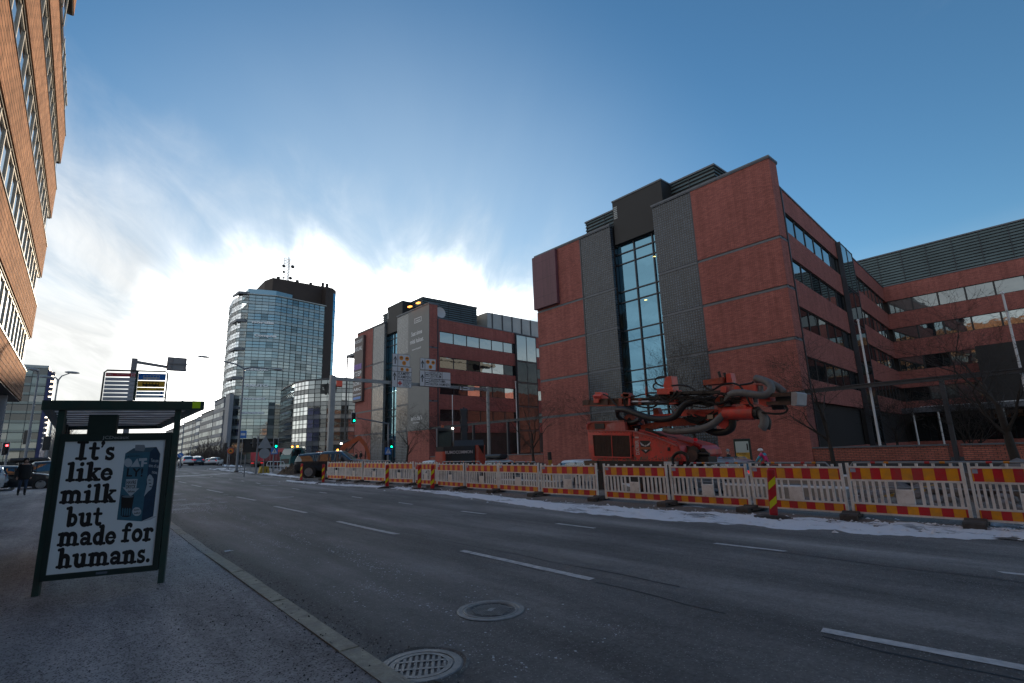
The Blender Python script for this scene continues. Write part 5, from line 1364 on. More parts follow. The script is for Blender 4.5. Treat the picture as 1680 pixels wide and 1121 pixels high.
lamp_post('short-armed street lamp left of the shelter roof with two heads', 78, 757, 96, 620, 66, [(-.95, -.2, .0), (1.0, .3, .55)], .1)
lamp_post('single-headed street lamp in front of the far left glass office', 42, 757, 64, 611, 60, [(-.35, -.5, .12)], .12)
lamp_post('slim far street lamp beside the distant white cars', 313, 757, 317, 690, 120, [(1.2, .2, .1)], .08)

# cantilever pole with the back of a signal box, behind the shelter
Yc = 30
a, b = at(221, 592, Y=Yc), at(306, 606, Y=Yc)
z0 = zg(a.x, Yc)
t = thing('cantilever_sign', 'grey cantilever pole holding the back of a box sign above the shelter', 'sign', (a.x, Yc, z0))
MB().box((-.11, -.11, -.1), (.11, .11, a.z - z0 + .1)).build('pole', GREYP, t)
MB().beam((0, 0, a.z - z0 - .05), (b.x - a.x, 0, b.z - z0 - .05), .11, .13).build('arm', GREYP, t)
c0, c1 = at(275, 586, Y=Yc), at(304, 610, Y=Yc)
sg = MB().bbox((c0.x - a.x, -.14, c1.z - z0), (c1.x - a.x, .06, c0.z - z0), .02).build('sign_box', SIGNBK, t)
m = MB()
for k in (.2, .75): m.box((c0.x - a.x + k, -.18, c1.z - z0 + .02), (c0.x - a.x + k + .06, -.145, c0.z - z0 - .02))
m.box((c0.x - a.x + .02, -.2, c1.z - z0 + .32), (c1.x - a.x + .05, -.15, c1.z - z0 + .38)); m.build('rear_bracket', GREYP, sg)

GRNL = M('signal_green', (.0, .3, .15), emit=(0.0, 1.0, 0.42), es=2.6); REDL = M('signal_red', (.3, .02, .02), emit=(1.0, .05, .06), es=2.6)
def signal_head(root, x, y, z, rz, lit=None, sc=1.0, back=True):
    """three lamp housing with hoods; front looks along -y before turning"""
    Tm = Matrix.Translation((x, y, z)) @ Matrix.Rotation(rz, 4, 'Z') @ Matrix.Scale(sc, 4)
    o = MB(Tm).bbox((-.16, -.1, -.48), (.16, .12, .48), .03).build('signal_head', SIGNB, root)
    if back: MB(Tm).box((-.26, .05, -.6), (.26, .07, .6)).build('back_board', SIGNB, o); 
    if back:
        m = MB(Tm); m.box((-.27, .03, -.61), (-.24, .06, .61)); m.box((.24, .03, -.61), (.27, .06, .61)); m.box((-.24, .03, .58), (.24, .06, .61)); m.box((-.24, .03, -.61), (.24, .06, -.58)); m.build('board_edge', SIGNW, o)
    for k in (-1, 0, 1):
        m = MB(Tm); m.tube([(0, -.1, k * .3), (0, -.24, k * .3)], .12, 10, caps=False); m.build('hood', SIGNB, o)
        mt = GRNL if (lit == 'g' and k == -1) else REDL if (lit == 'r' and k == 1) else BLACKP
        m = MB(Tm); m.cyl((0, -.1, k * .3), (0, -.125, k * .3), .105, n=12); m.build('lens', mt, o)
    return o
def pole_at(px, py_base, py_top, Y, r=.06, name='traffic_light', label='', cat='traffic light', group='traffic lights at the junction', px_top=None):
    b = at(px, py_base, Y=Y); tp = at(px_top if px_top else px, py_top, Y=Y); z0 = zg(b.x, Y)
    t = thing(name, label, cat, (b.x, Y, z0), group=group)
    MB().cyl((0, 0, -.3), (0, 0, tp.z - z0), r, r * .85, n=8).build('pole', GREYP, t)
    return t, tp.z - z0, b
# signals on the right of the street
t, H, b = pole_at(636, 765, 694, 50, .1, label='mast-arm traffic light showing green before the grey banner building')
a = at(580, 686, Y=50)
MB().tube([(0, 0, H - .1), (a.x - b.x + .3, 0, a.z - zg(b.x, 50) + .02)], [.07, .05], 8).build('arm', GREYP, t)
signal_head(t, a.x - b.x, -.05, a.z - zg(b.x, 50), 0, 'g', .9)
a = at(639.5, 729, Y=50); signal_head(t, .28, -.1, a.z - zg(b.x, 50), 0, 'g', .9); signal_head(t, -.3, .05, a.z - zg(b.x, 50), R_(160), None, .8, False)
def cross_sign(t, x, z, s_=.36):
    MB().bbox((x - s_, -.16, z - s_), (x + s_, -.13, z + s_), .01).build('crossing_sign', BLUM, t)
    MB().slab([(x - s_ * .8, -.162, z - s_ * .7), (x + s_ * .8, -.162, z - s_ * .7), (x, -.162, z + s_ * .8)], (0, -.004, 0)).build('sign_triangle', SIGNW, t)
    m = MB(); y = -.172; m.ball((x, y, z + s_ * .22), s_ * .11, 8, 5, (1, .1, 1)); 
    for p in ([(x, y, z + s_ * .12), (x, y, z - s_ * .15), (x - s_ * .22, y, z - s_ * .5)], [(x, y, z - s_ * .15), (x + s_ * .2, y, z - s_ * .5)], [(x - s_ * .18, y, z - s_ * .12), (x, y, z + s_ * .08), (x + s_ * .18, y, z - s_ * .1)]): m.tube(p, s_ * .05, 4)
    m.build('walking_figure', SIGNB, t)
a = at(637, 740, Y=50); cross_sign(t, -.05, a.z - zg(b.x, 50))
t, H, b = pole_at(447.5, 773, 722, 54, .06, label='traffic light with green lamp above a blue crossing sign on the island', px_top=448.5)
a = at(451.5, 728, Y=54); signal_head(t, .1, -.1, a.z - zg(b.x, 54), 0, 'g', .85)
a = at(448.5, 740, Y=54); cross_sign(t, 0, a.z - zg(b.x, 54), .32)
t, H, b = pole_at(419.5, 775, 716, 50, .08, label='dark backed traffic light on a thick grey pole, left of the sign backs', px_top=423)
signal_head(t, -.25, .1, H - .55, R_(170), None, .9, False)
t, H, b = pole_at(372, 769, 722, 72, .06, label='traffic light seen from behind next to the round red and yellow sign', px_top=375)
signal_head(t, -.3, .1, H - .8, R_(170), None, .9, False)
# round restriction sign, sign backs, blue bus sign
t, H, b = pole_at(375, 769.5, 733, 66, .035, 'round_sign', 'round red-rimmed yellow traffic sign on a thin pole', 'road sign', None, 377)
a = at(377, 740, Y=66); zc = a.z - zg(b.x, 66)
MB().cyl((.05, -.06, zc), (.05, -.09, zc), .34, n=20).build('sign_rim', REDM, t)
MB().cyl((.05, -.09, zc), (.05, -.10, zc), .25, n=20).build('sign_face', ORNG, t)
m = MB(); m.box((-.08, -.11, zc - .1), (.18, -.1, zc + .02)); m.box((-.03, -.11, zc + .02), (.1, -.1, zc + .1)); m.build('sign_mark', SIGNB, t)
t, H, b = pole_at(431.5, 775, 715, 50, .035, 'signpost', 'backs of a triangular and a round sign on one thin pole', 'road sign', None, 436)
zc = H
MB().slab([(-.62, -.05, zc - 1.1), (.62, -.05, zc - 1.1), (0, -.05, zc)], (0, .03, 0)).build('triangle_back', SIGNBK, t)
MB().cyl((0, -.05, zc - 1.55), (0, -.02, zc - 1.55), .45, n=18).build('disc_back', SIGNBK, t)
t, H, b = pole_at(395, 760, 707, 75, .045, 'bus_stop_sign', 'blue bus stop sign on a pole left of the dump truck', 'bus stop sign', None, 397)
MB().bbox((-.42, -.1, H - .95), (.42, -.06, H), .02).build('sign_plate', BLUM, t)
MB().box((-.26, -.11, H - .6), (.26, -.1, H - .3)).build('bus_symbol', SIGNW, t)
t, H, b = pole_at(294, 768, 743, 70, .03, 'arrow_sign', 'small round blue arrow sign at the far crossing', 'road sign', None, 295)
MB().cyl((0, -.05, H - .28), (0, -.07, H - .28), .28, n=16).build('sign_face', BLUM, t)
MB().beam((-.12, -.08, H - .18), (.1, -.08, H - .4), .02, .07).build('sign_arrow', SIGNW, t)
t, H, b = pole_at(401, 772, 746, 46, .05, 'bollard_post', 'plain grey post standing at the corner of the island', 'post', None)
# signals on the left
t, H, b = pole_at(39, 757, 712, 62, .07, label='dark traffic light seen from behind in front of the far left office')
signal_head(t, 0, -.1, H - .3, R_(150), None, 1.0)
t, H, b = pole_at(72, 757, 722, 62, .06, label='traffic light with unlit lamps close to the shelter roof edge')
signal_head(t, 0, -.1, H - .3, R_(195), None, 1.0)
t, H, b = pole_at(8, 765, 730, 55, .07, label='traffic light showing red at the left picture edge')
signal_head(t, -.1, -.1, H - .3, R_(20), 'r', .8)
# yellow concrete block, railings on the island
c = G(432.5, 777)
t = thing('yellow_barrier_block', 'yellow painted concrete block with black marks on the island edge', 'concrete block', (c.x, c.y, c.z))
MB().prism([(-.42, 0), (.42, 0), (.42, .1), (.3, .62), (-.3, .62), (-.42, .1)], -.3, .3, lambda a, b, t_: (a, t_, b)).build('block', M('yellow_block', (.45, .30, .02), .7, dirt=(.15, .12, .05), ds=2), t)
MB().box((.14, -.31, .1), (.2, -.302, .4)).build('block_mark', SIGNB, t)
def railing(label, p, q, n, H=.95, mat=SIGNW):
    t = thing('guard_railing', label, 'railing', p); d = q - p
    m = MB(); m.tube([(0, 0, 0), (0, 0, H * .7), d * .06 + Vector((0, 0, H)), d * .94 + Vector((0, 0, H)), d + Vector((0, 0, H * .7)), d], .04, 6); m.tube([(0, 0, H * .5), d + Vector((0, 0, H * .5))], .035, 6); m.build('rail', mat, t)
    for k in range(1, n): MB().cyl(d * k / n, d * k / n + Vector((0, 0, H)), .03, n=6).build('baluster', mat, t)
    return t
p, q = G(437, 772.5), G(466, 772.5); railing('pale guard railing with orange reflectors behind the yellow block', p, q, 5)

# ================================================================ WORKS BARRIERS
WPL = M('barrier_white_plastic', (0.80, 0.77, 0.74), 0.5, var=.08, vs=4, dirt=(.40, .34, .30), ds=4.0)
SR, SY = (0.58, 0.018, 0.030), (0.85, 0.36, 0.012)
STR_A = STRIPES('warning_stripes', SY, SR, 0.20, 0.0, 0.10)
RUB = M('recycled_rubber', (0.075, 0.068, 0.064), .9, var=.3, vs=9, bump=.5, bs=50)
PL = 2.2
def make_panel():
    t = thing('works_barrier', '', 'barrier', group='works barrier panels along the road')
    m = MB()
    for x in (.03, PL - .03): m.box((x - .03, -.02, .0), (x + .03, .02, 1.09))
    for z in (.04, .24, .72, 1.0): m.box((.06, -.022, z - .018), (PL - .06, .022, z + .018))
    m.build('frame', WPL, t)
    MB().box((.065, -.012, .74), (PL - .065, .012, .98)).build('warning_board', STR_A, t)
    MB().box((.065, -.012, .06), (PL - .065, .012, .22)).build('lower_board', STR_A, t)
    n = 16; sl_ = None
    for i in range(n):
        x = .13 + (PL - .26) * i / (n - 1)
        if abs(x - PL / 2) < .2: continue
        if sl_ is None: sl_ = MB().box((-.029, -.012, .26), (.029, .012, .70)).build('slat', WPL, t, loc=(x, 0, 0))
        else: put('slat', sl_.data, t, (x, 0, 0))
    MB().bbox((PL / 2 - .17, -.02, .26), (PL / 2 + .17, .02, .55), .01).build('number_plate', WPL, t)
    m = MB(); m.box((PL / 2 - .17, -.014, .55), (PL / 2 - .14, .014, .70)); m.box((PL / 2 + .14, -.014, .55), (PL / 2 + .17, .014, .70)); m.build('plate_bracket', WPL, t)
    pg = None
    for i in range(7):
        x = .2 + (PL - .4) * i / 6
        if pg is None: pg = MB().box((-.025, -.02, 1.018), (.025, .02, 1.075)).build('peg', WPL, t, loc=(x, 0, 0))
        else: put('peg', pg.data, t, (x, 0, 0))
    MB().box((.08, -.0145, .89), (.2, -.0125, .97)).build('owner_sticker', M('sticker_blue', (.34, .38, .5), .5), t)
    return t
joints = []
for px in (1793, 1590, 1390, 1232, 1100, 981, 887, 818, 764, 717, 681, 632, 595, 566, 536):
    X = 13.15 if px > 700 else 13.15 - .75 * (700 - px) / 165
    p = at(px, 800, X=X); joints.append(Vector((X, p.y, zg(X, p.y))))
proto = make_panel()
bl_ = ['nearest red and yellow striped barrier panel, cut by the right picture edge', 'second striped barrier panel from the right, in front of the rock heap', 'striped barrier panel behind the lone leaning marker post', 'striped barrier panel below the cyclist and the silver estate car', 'striped barrier panel in front of the drill rig, with a gap on its left side', 'striped barrier panel ending at the gap left of the drill rig', 'striped barrier panel below the yellow and black bollard', 'striped barrier panel below the grey car with a roof box', 'striped barrier panel right below the dark excavator counterweight', 'striped barrier panel left of the dark excavator, behind two marker posts', 'short striped barrier panel seen left of the paired marker posts', 'striped barrier panel right behind the third marker post from the pickup', 'second striped barrier panel from the pickup end of the row', 'striped barrier panel at the far end beside the dark pickup']
for i, (a, b) in enumerate(zip(joints, joints[1:])):
    o = proto if i == 0 else dup(proto)
    d = a - b; gap = .06
    L = math.hypot(d.x, d.y)
    gl = .30 if i == 4 else gap / 2
    # panel runs from the far joint (b) to the near one (a): local +x points towards the camera side, front faces the road
    u = d / L
    o.location = b + u * gl + Vector((0, 0, .085 + random.uniform(-.02, .015)))
    o.rotation_euler = (random.uniform(-.035, .035), random.uniform(-.006, .006), math.atan2(d.y, d.x) + random.uniform(-.02, .02))
    o.scale = ((L - gl - gap / 2) / PL, 1, 1)
    o['label'] = bl_[i]
foot = None
fl_ = ['black rubber barrier foot at the right edge of the row', 'rubber barrier foot nearest the rock heap', 'rubber barrier foot between the second and third panels from the right', 'rubber barrier foot beside the leaning marker post', 'rubber barrier foot below the drill rig bonnet', 'rubber barrier foot at the gap under the drill rig grille', 'rubber barrier foot under the yellow and black bollard', 'rubber barrier foot below the roof box car', 'rubber barrier foot below the excavator counterweight', 'rubber barrier foot right of the paired marker posts', 'rubber barrier foot left of the paired marker posts', 'rubber barrier foot beside the single middle marker post', 'rubber barrier foot third from the pickup', 'rubber barrier foot second from the pickup', 'rubber barrier foot next to the dark pickup']
for i, j in enumerate(joints):
    if foot is None:
        foot = thing('barrier_foot', fl_[0], 'barrier foot', group='rubber barrier feet')
        m = MB(); m.prism([(-.42, 0), (-.42, .09), (-.39, .12), (-.10, .12), (-.06, .145), (.06, .145), (.10, .12), (.39, .12), (.42, .09), (.42, 0), (.30, 0), (.28, .04), (-.28, .04), (-.30, 0)], -.12, .12, lambda a, b, t: (a, t, b)); m.build('foot_block', RUB, foot)
        m = MB(); m.box((-.30, -.123, .05), (-.22, -.118, .085)); m.build('carry_slot', PIT, foot)
        MB().box((.22, -.123, .05), (.30, -.118, .085)).build('carry_slot', PIT, foot)
        o = foot
    else: o = dup(foot)
    o.location = j + Vector((-.06 + random.uniform(-.06, .06), random.uniform(-.05, .05), .012)); o.rotation_euler = (0, 0, random.uniform(-.25, .25)); o['label'] = fl_[i]; o.scale = (1.0, 1.35, 1.1)
# striped marker posts
DEL_R = M('marker_red', (0.50, 0.012, 0.02), .4, dirt=(.2, .05, .05), ds=4); DEL_Y = M('marker_lime', (0.62, 0.60, 0.01), .4)
def make_marker():
    t = thing('marker_post', '', 'marker post', group='red and lime marker posts')
    MB().prism([(-.40, 0), (-.40, .03), (-.2, .075), (.2, .075), (.40, .03), (.40, 0)], -.16, .16, lambda a, b, t_: (a, t_, b)).build('base', RUB, t)
    MB().bbox((-.085, -.035, .07), (.085, .035, 1.08), .02).build('post', DEL_R, t)
    for sgn in (-1,):
        for k in (.18, .60):
            MB().slab([(-.075, -.037, k + .02), (.075, -.037, k + .17), (.075, -.037, k + .33), (-.075, -.037, k + .18)], (0, -.002, 0)).build('lime_stripe', DEL_Y, t)
    return t
mk = None
ml = ['leaning red and lime marker post alone in the near snow strip', 'right one of two marker posts standing close together', 'left one of two marker posts standing close together', 'red and lime marker post standing alone in mid row', 'red and lime marker post at the end of the barrier row', 'red and lime marker post right in front of the pickup wheel']
for (px, py, ln), lb_ in zip(((1270, 852, .06), (709.5, 805, .0), (688, 803.5, .01), (635, 801, .0), (530, 794, .0), (494, 790, .0)), ml):
    g = G(px, py)
    o = mk = make_marker() if mk is None else dup(mk)
    o.location = g + Vector((0, 0, .01)); o.rotation_euler = (0, ln if ln else random.uniform(-.02, .02), R_(-50) + random.uniform(-.2, .2)); o['label'] = lb_
# handrail pipes behind the panels
def pipe_rail(label, y0, y1, X=15.2):
    z = zg(X, (y0 + y1) / 2); t = thing('pipe_handrail', label, 'handrail', (X, y0, z), group='grey pipe handrails behind the barriers')
    L = y1 - y0; H = 1.13
    m = MB(); m.tube([(0, 0, 0), (0, 0, H - .15), (0, .12, H), (0, L - .12, H), (0, L, H - .15), (0, L, 0)], .028, 7); m.tube([(0, 0, .55), (0, L, .55)], .02, 6); m.build('rail', GALV, t)
    k = .35; c = 0
    while k < L - .3:
        MB().tube([(0, k, H), (0, k + .10, H)], .0295, 7, caps=False).build('reflector_band', (ORNG, REDM)[c % 2], t); k += .8 if c % 2 else .28; c += 1
pipe_rail('grey pipe handrail behind the rightmost panels', 1.6, 5.0); pipe_rail('grey pipe handrail below the cyclist', 5.4, 9.6); pipe_rail('bent pipe handrail below the yellow bollard', 16.9, 20.6); pipe_rail('bent pipe handrail below the roof box car', 21.0, 24.6); pipe_rail('pipe handrail left of the excavator', 29.5, 36, 14.6)

# ================================================================ THINGS IN THE DUG-UP STRIP
ROCK = M('grey_rock', (0.14, 0.125, 0.12), .9, var=.35, vs=1.4, bump=.9, bs=14, dirt=(.30, .29, .30), ds=1.4)
def rock(m, c, r, seed, sc=(1, 1, .75)):
    bm = bmesh.new(); bmesh.ops.create_icosphere(bm, subdivisions=2, radius=1)
    for v in bm.verts:
        n_ = noise.fractal(v.co * 1.3 + Vector((seed, seed * .7, 0)), .7, 2.2, 3)
        v.co = v.co * (1 + .35 * n_); v.co = Vector((round(v.co.x * 3.2) / 3.2 * .5 + v.co.x * .5, v.co.y, round(v.co.z * 2.6) / 2.6 * .5 + v.co.z * .5))
        v.co = Vector((v.co.x * sc[0], v.co.y * sc[1], v.co.z * sc[2])) * r
    bm.verts.index_update()
    m.add([v.co + Vector(c) for v in bm.verts], [[v.index for v in f.verts] for f in bm.faces]); bm.free()
rr_ = random.Random(5)
rk = [((18.3, 2.2), .75, 'largest boulder on the rock heap at the right picture edge'), ((17.6, 3.8), .40, 'blocky grey boulder left of the largest one'), ((18.6, 4.1), .45, 'grey boulder at the back of the rock heap'), ((17.0, 2.9), .42, 'snow-dusted boulder at the front of the rock heap'), ((17.2, 4.6), .30, 'small boulder by the yellow timber'), ((16.8, 1.8), .40, 'boulder low at the right picture edge')]
for (xy, r, lb_) in rk:
    m = MB(); rock(m, (0, 0, 0), r, r * 7 + xy[0]); z = zg(*xy) + rub(*xy) + .012
    tag(m.build('boulder', ROCK, loc=(xy[0], xy[1], z + r * .42), fix=False), lb_, 'boulder', 'boulders of the rock heap')
m = MB()
for i in range(420):
    y = rr_.uniform(-2, 13) if rr_.random() < .6 else rr_.gauss(3, 1.8); x = rr_.gauss(17.2, 1.1)
    if not 14.2 < x < 20.3: continue
    r = rr_.choice((.05, .08, .12, .18)); bm = bmesh.new(); bmesh.ops.create_icosphere(bm, subdivisions=1, radius=r)
    for v in bm.verts: v.co = v.co * (1 + .5 * noise.noise(v.co * 9 + Vector((i, 0, 0)))); v.co.z *= .7
    bm.verts.index_update(); z = zg(x, y) + rub(x, y) + r * .3
    m.add([v.co + Vector((x, y, z)) for v in bm.verts], [[v.index for v in f.verts] for f in bm.faces]); bm.free()
tag(m.build('rubble', ROCK, kind='stuff', fix=False), 'loose broken stones strewn in the dug-up strip behind the barriers', 'rubble')
TIMB = M('yellow_timber', (.42, .26, .05), .7, var=.2, vs=4); CONC = M('snowy_concrete', (.30, .28, .26), .85, var=.2, vs=2); SNW2 = M('fresh_snow', (.72, .75, .80), .8)
def plank(name, label, p, q, w, h, mat, cat, snow=False):
    p, q = Vector(p), Vector(q); t = thing(name, label, cat, p)
    MB().beam((0, 0, 0), q - p, w, h).build('body', mat, t)
    if snow: MB().beam(Vector((0, 0, h / 2 + .02)), q - p + Vector((0, 0, h / 2 + .02)), w * .9, .05).build('snow_cap', SNW2, t)
plank('timber_beam', 'yellow timber leaning against the rock heap', (16.6, 5.6, -.15), (16.9, 3.6, .42), .16, .2, TIMB, 'timber')
plank('concrete_beam', 'long concrete beam with a snow cap behind the right panels', (16.8, 5.6, .12), (16.9, 9.3, .12), .4, .42, CONC, 'concrete beam', True)
plank('concrete_beam', 'second snow-capped concrete beam set farther back', (18.3, 4.8, .40), (18.4, 9.8, .38), .4, .36, CONC, 'concrete beam', True)
plank('concrete_beam', 'snow-capped beam seen through the slats below the yellow bollard', (16.6, 17.0, .10), (16.5, 21.4, .10), .4, .3, CONC, 'concrete beam', True)
plank('concrete_beam', 'snow-capped beam in the gap left of the drill rig', (16.2, 12.6, .06), (18.0, 14.6, .06), .4, .3, CONC, 'concrete beam', True)
b = at(905, 790, X=16.5); tp = at(901, 742, X=16.5)
t = thing('bollard', 'leaning yellow bollard with a black top behind the barriers', 'bollard', (b.x, b.y, zg(b.x, b.y)))
H = tp.z - zg(b.x, b.y); lean = (tp.y - b.y)
MB().cyl((0, 0, 0), (0, lean * .7, H * .78), .085, n=12).build('post', M('bollard_yellow', (.50, .27, .02), .5, dirt=(.12, .08, .04), ds=3), t)
MB().cyl((0, lean * .7, H * .78), (0, lean, H), .09, n=12).build('black_top', SIGNB, t)
# spoil heap by the dump truck
def heap(label, c, sx, sy, h, mat, seed):
    vs, fs = [], []; n = 22
    for j in range(n + 1):
        for i in range(n + 1):
            u, v = i / n * 2 - 1, j / n * 2 - 1; d = min(1, math.hypot(u, v))
            z = h * sm(1 - d) * (1 + .8 * noise.fractal(Vector((u * 3, v * 3, seed)), .7, 2.2, 4)) - .05
            vs.append((c[0] + u * sx, c[1] + v * sy, zg(c[0] + u * sx, c[1] + v * sy) + z))
    fs = [(j * (n + 1) + i, j * (n + 1) + i + 1, (j + 1) * (n + 1) + i + 1, (j + 1) * (n + 1) + i) for j in range(n) for i in range(n)]
    m = MB(); m.add(vs, fs); tag(m.build('spoil_heap', mat, kind='stuff', fix=False), label, 'spoil heap')
SOIL = GROUND('brown_soil', (.07, .05, .035), (.14, .105, .075), 2.0, rough=.95)
g = at(478, 772, Y=46); heap('heap of brown soil between the dump trucks and the pickup', (g.x, 46), 1.5, 1.5, .75, SOIL, 3)

# ================================================================ VEHICLES
TYRE = M('tyre', (0.018, 0.018, 0.019), .85, var=.2, vs=6); RIM = M('alloy_rim', (.32, .33, .35), .35, metal=.7)
CGL = GLASS('car_glass', (.8, .9, .95), (0.012, 0.016, 0.02), .14)
TAIL = M('tail_lamp', (.4, .01, .015), .25, emit=(1, .03, .04), es=.10); TAILOFF = M('tail_lamp_dark', (.22, .01, .015), .25); HEADL = M('head_lamp', (.5, .52, .55), .2)
CHROME = M('chrome', (.5, .5, .52), .2, metal=.9)
def paint(name, col, metal=.3): return M(name, col, .3, metal=metal, coat=.6, var=.05, vs=3, dirt=tuple(c * .5 + .06 for c in col), ds=1.2)
CARS = {  # stations along the length: x, sill, belt, roof, half width at belt, half width at roof
 'estate': [(-2.34, .45, .80, .86, .62, .5), (-2.28, .34, .95, 1.02, .80, .62), (-2.10, .28, 1.00, 1.36, .86, .60), (-1.80, .26, 1.00, 1.47, .89, .62), (-.6, .24, .97, 1.50, .91, .64), (.25, .24, .95, 1.46, .91, .62), (.95, .24, .95, 1.02, .90, .70), (1.6, .26, .88, .92, .88, .7), (2.1, .30, .76, .80, .82, .62), (2.34, .42, .62, .66, .62, .5)],
 'suv': [(-2.28, .5, .85, .9, .62, .5), (-2.22, .40, 1.02, 1.08, .82, .64), (-2.02, .34, 1.08, 1.52, .89, .63), (-1.6, .32, 1.08, 1.66, .92, .66), (-.5, .30, 1.05, 1.69, .93, .67), (.35, .30, 1.03, 1.64, .93, .65), (1.05, .32, 1.03, 1.09, .92, .72), (1.7, .34, .98, 1.02, .9, .72), (2.1, .38, .86, .90, .84, .64), (2.28, .48, .7, .74, .66, .52)],
 'hatch': [(-1.9, .45, .8, .86, .6, .5), (-1.85, .34, .95, 1.0, .78, .6), (-1.65, .28, .98, 1.40, .82, .58), (-1.2, .26, .98, 1.50, .84, .6), (-.3, .25, .96, 1.52, .85, .6), (.35, .25, .94, 1.46, .85, .58), (1.0, .26, .94, 1.0, .84, .66), (1.5, .28, .84, .88, .8, .62), (1.85, .42, .64, .68, .6, .5)],
 'pickup': [(-2.66, .62, .98, 1.04, .80, .66), (-2.62, .55, 1.12, 1.40, .86, .66), (-2.45, .52, 1.14, 1.66, .90, .66), (-1.0, .48, 1.13, 1.74, .92, .68), (-.9, .48, 1.13, 1.70, .92, .67), (-.78, .46, 1.12, 1.80, .93, .67), (.35, .44, 1.10, 1.80, .93, .67), (.62, .44, 1.10, 1.74, .93, .66), (1.28, .46, 1.10, 1.19, .92, .76), (2.1, .50, 1.06, 1.13, .91, .74), (2.5, .55, .92, .98, .86, .68), (2.68, .62, .78, .82, .68, .55)]}
def make_car(label, kind, body, loc, heading, extras=(), lit=False, name='parked_car', group=None, cat='car', glass_st=None, wheel_r=.33):
    """lofted body; heading = direction of travel (radians from +X)"""
    st = CARS[kind]
    t = thing(name, label, cat, loc, heading, group)
    K = 14
    def ring(s):
        x, zs, zb, zr, hb, ht = s
        return [(x, -hb * .86, zs), (x, -hb * .99, zs + (zb - zs) * .35), (x, -hb, zs + (zb - zs) * .75), (x, -hb * .975, zb), (x, -(hb * .25 + ht * .75), zb + (zr - zb) * .70), (x, -ht * .90, zr - (zr - zb) * .10), (x, -ht * .45, zr),
                (x, ht * .45, zr), (x, ht * .90, zr - (zr - zb) * .10), (x, hb * .25 + ht * .75, zb + (zr - zb) * .70), (x, hb * .975, zb), (x, hb, zs + (zb - zs) * .75), (x, hb * .99, zs + (zb - zs) * .35), (x, hb * .86, zs)]
    rings = [ring(s) for s in st]
    tall = [s[3] - s[2] > .25 for s in st]
    vs = [p for r in rings for p in r]; bodyf, glassf = [], []
    for i in range(len(st) - 1):
        for k in range(K - 1):
            f = (i * K + k, i * K + k + 1, (i + 1) * K + k + 1, (i + 1) * K + k)
            gl = False
            if k in (3, 9) and (tall[i] or tall[i + 1]): gl = tall[i] and tall[i + 1]
            if tall[i] != tall[i + 1] and 3 <= k <= 9: gl = k not in (3, 9)      # windscreen and rear window
            (glassf if gl else bodyf).append(f)
        bodyf.append((i * K, (i + 1) * K, (i + 1) * K + K - 1, i * K + K - 1))
    bodyf.append(tuple(range(K))); bodyf.append(tuple((len(st) - 1) * K + k for k in range(K)))
    m = MB(); m.add(vs, bodyf); b = m.build('body', body, t, smooth=True)
    m = MB(); m.add([(x, y * .995, z) for x, y, z in vs], glassf); m.build('window', CGL, t, smooth=True)
    for xp in ([-1.0, .25] if kind != 'pickup' else [-.85, -.2, .5]):   # dark pillars
        z0 = 1.0; hb = .92; 
        s0 = min(st, key=lambda s: abs(s[0] - xp))
        for sg in (-1, 1): MB().beam((xp, sg * s0[4] * .985, s0[2]), (xp - .04, sg * (s0[4] * .25 + s0[5] * .75 + .008), s0[2] + (s0[3] - s0[2]) * .7), .07, .03, up=(0, 1, 0)).build('pillar', SIGNB if kind != 'pickup' else body, t)
    x0, x1 = st[0][0], st[-1][0]; wb = (x1 - x0) * .30
    for wx in (x0 + (x1 - x0) * .21, x1 - (x1 - x0) * .19):
        for sg in (-1, 1):
            hw = max(s[4] for s in st)
            Mw = Matrix.Translation((wx, sg * (hw - .10), wheel_r)) @ Matrix.Rotation(R_(90) * sg, 4, 'X').inverted()
            m = MB(); m.lathe([(0, -.02), (wheel_r * .66, -.02), (wheel_r * .7, .10), (wheel_r * .95, .10), (wheel_r, .06), (wheel_r, -.1), (wheel_r * .9, -.12)], 20, Mw); w = m.build('wheel', TYRE, t, smooth=True)
            m = MB(); m.lathe([(0, .105), (wheel_r * .16, .11), (wheel_r * .2, .06), (wheel_r * .58, .06), (wheel_r * .66, .11), (wheel_r * .7, .105)], 20, Mw); 
            for a in range(5):
                c_, s_ = math.cos(a * 1.2566), math.sin(a * 1.2566); p = Mw @ Vector((c_ * wheel_r * .15, s_ * wheel_r * .15, .09)); q = Mw @ Vector((c_ * wheel_r * .66, s_ * wheel_r * .66, .10)); m.beam(p, q, .05, .03, up=(0, 1, 0))
            m.build('rim', RIM, w)
            m = MB(); m.lathe([(wheel_r * 1.0, .0), (wheel_r * 1.22, .075), (wheel_r * 1.0, .078)], 20, Mw); m.build('wheel_arch', SIGNB, w)
    s = st[1]
    for sg in (-1, 1):
        MB().bbox((x0 + .02, sg * s[4] * .74 - .14, s[2] - .22), (x0 + .16, sg * s[4] * .74 + .14, s[2] + .06), .03).build('tail_lamp', TAIL if lit else TAILOFF, t)
        e = st[-2]
        MB().bbox((x1 - .32, sg * e[4] * .72 - .16, e[2] - .10), (x1 - .10, sg * e[4] * .72 + .16, e[2] + .03), .03).build('head_lamp', HEADL, t)
        cx = .72 if kind != 'pickup' else .72
        MB().bbox((cx, sg * (max(q[4] for q in st) + .04) - .09, 1.0 if kind != 'pickup' else 1.14), (cx + .16, sg * (max(q[4] for q in st) + .04) + .09, 1.14 if kind != 'pickup' else 1.36), .03).build('wing_mirror', body, t)
    MB().box((x0 - .03, -.26, .62), (x0 + .05, .26, .73)).build('number_plate', SIGNW, t)
    MB().bbox((x0 - .04, -s[4] * .9, .34), (x0 + .2, s[4] * .9, .56), .04).build('bumper', SIGNB, t)
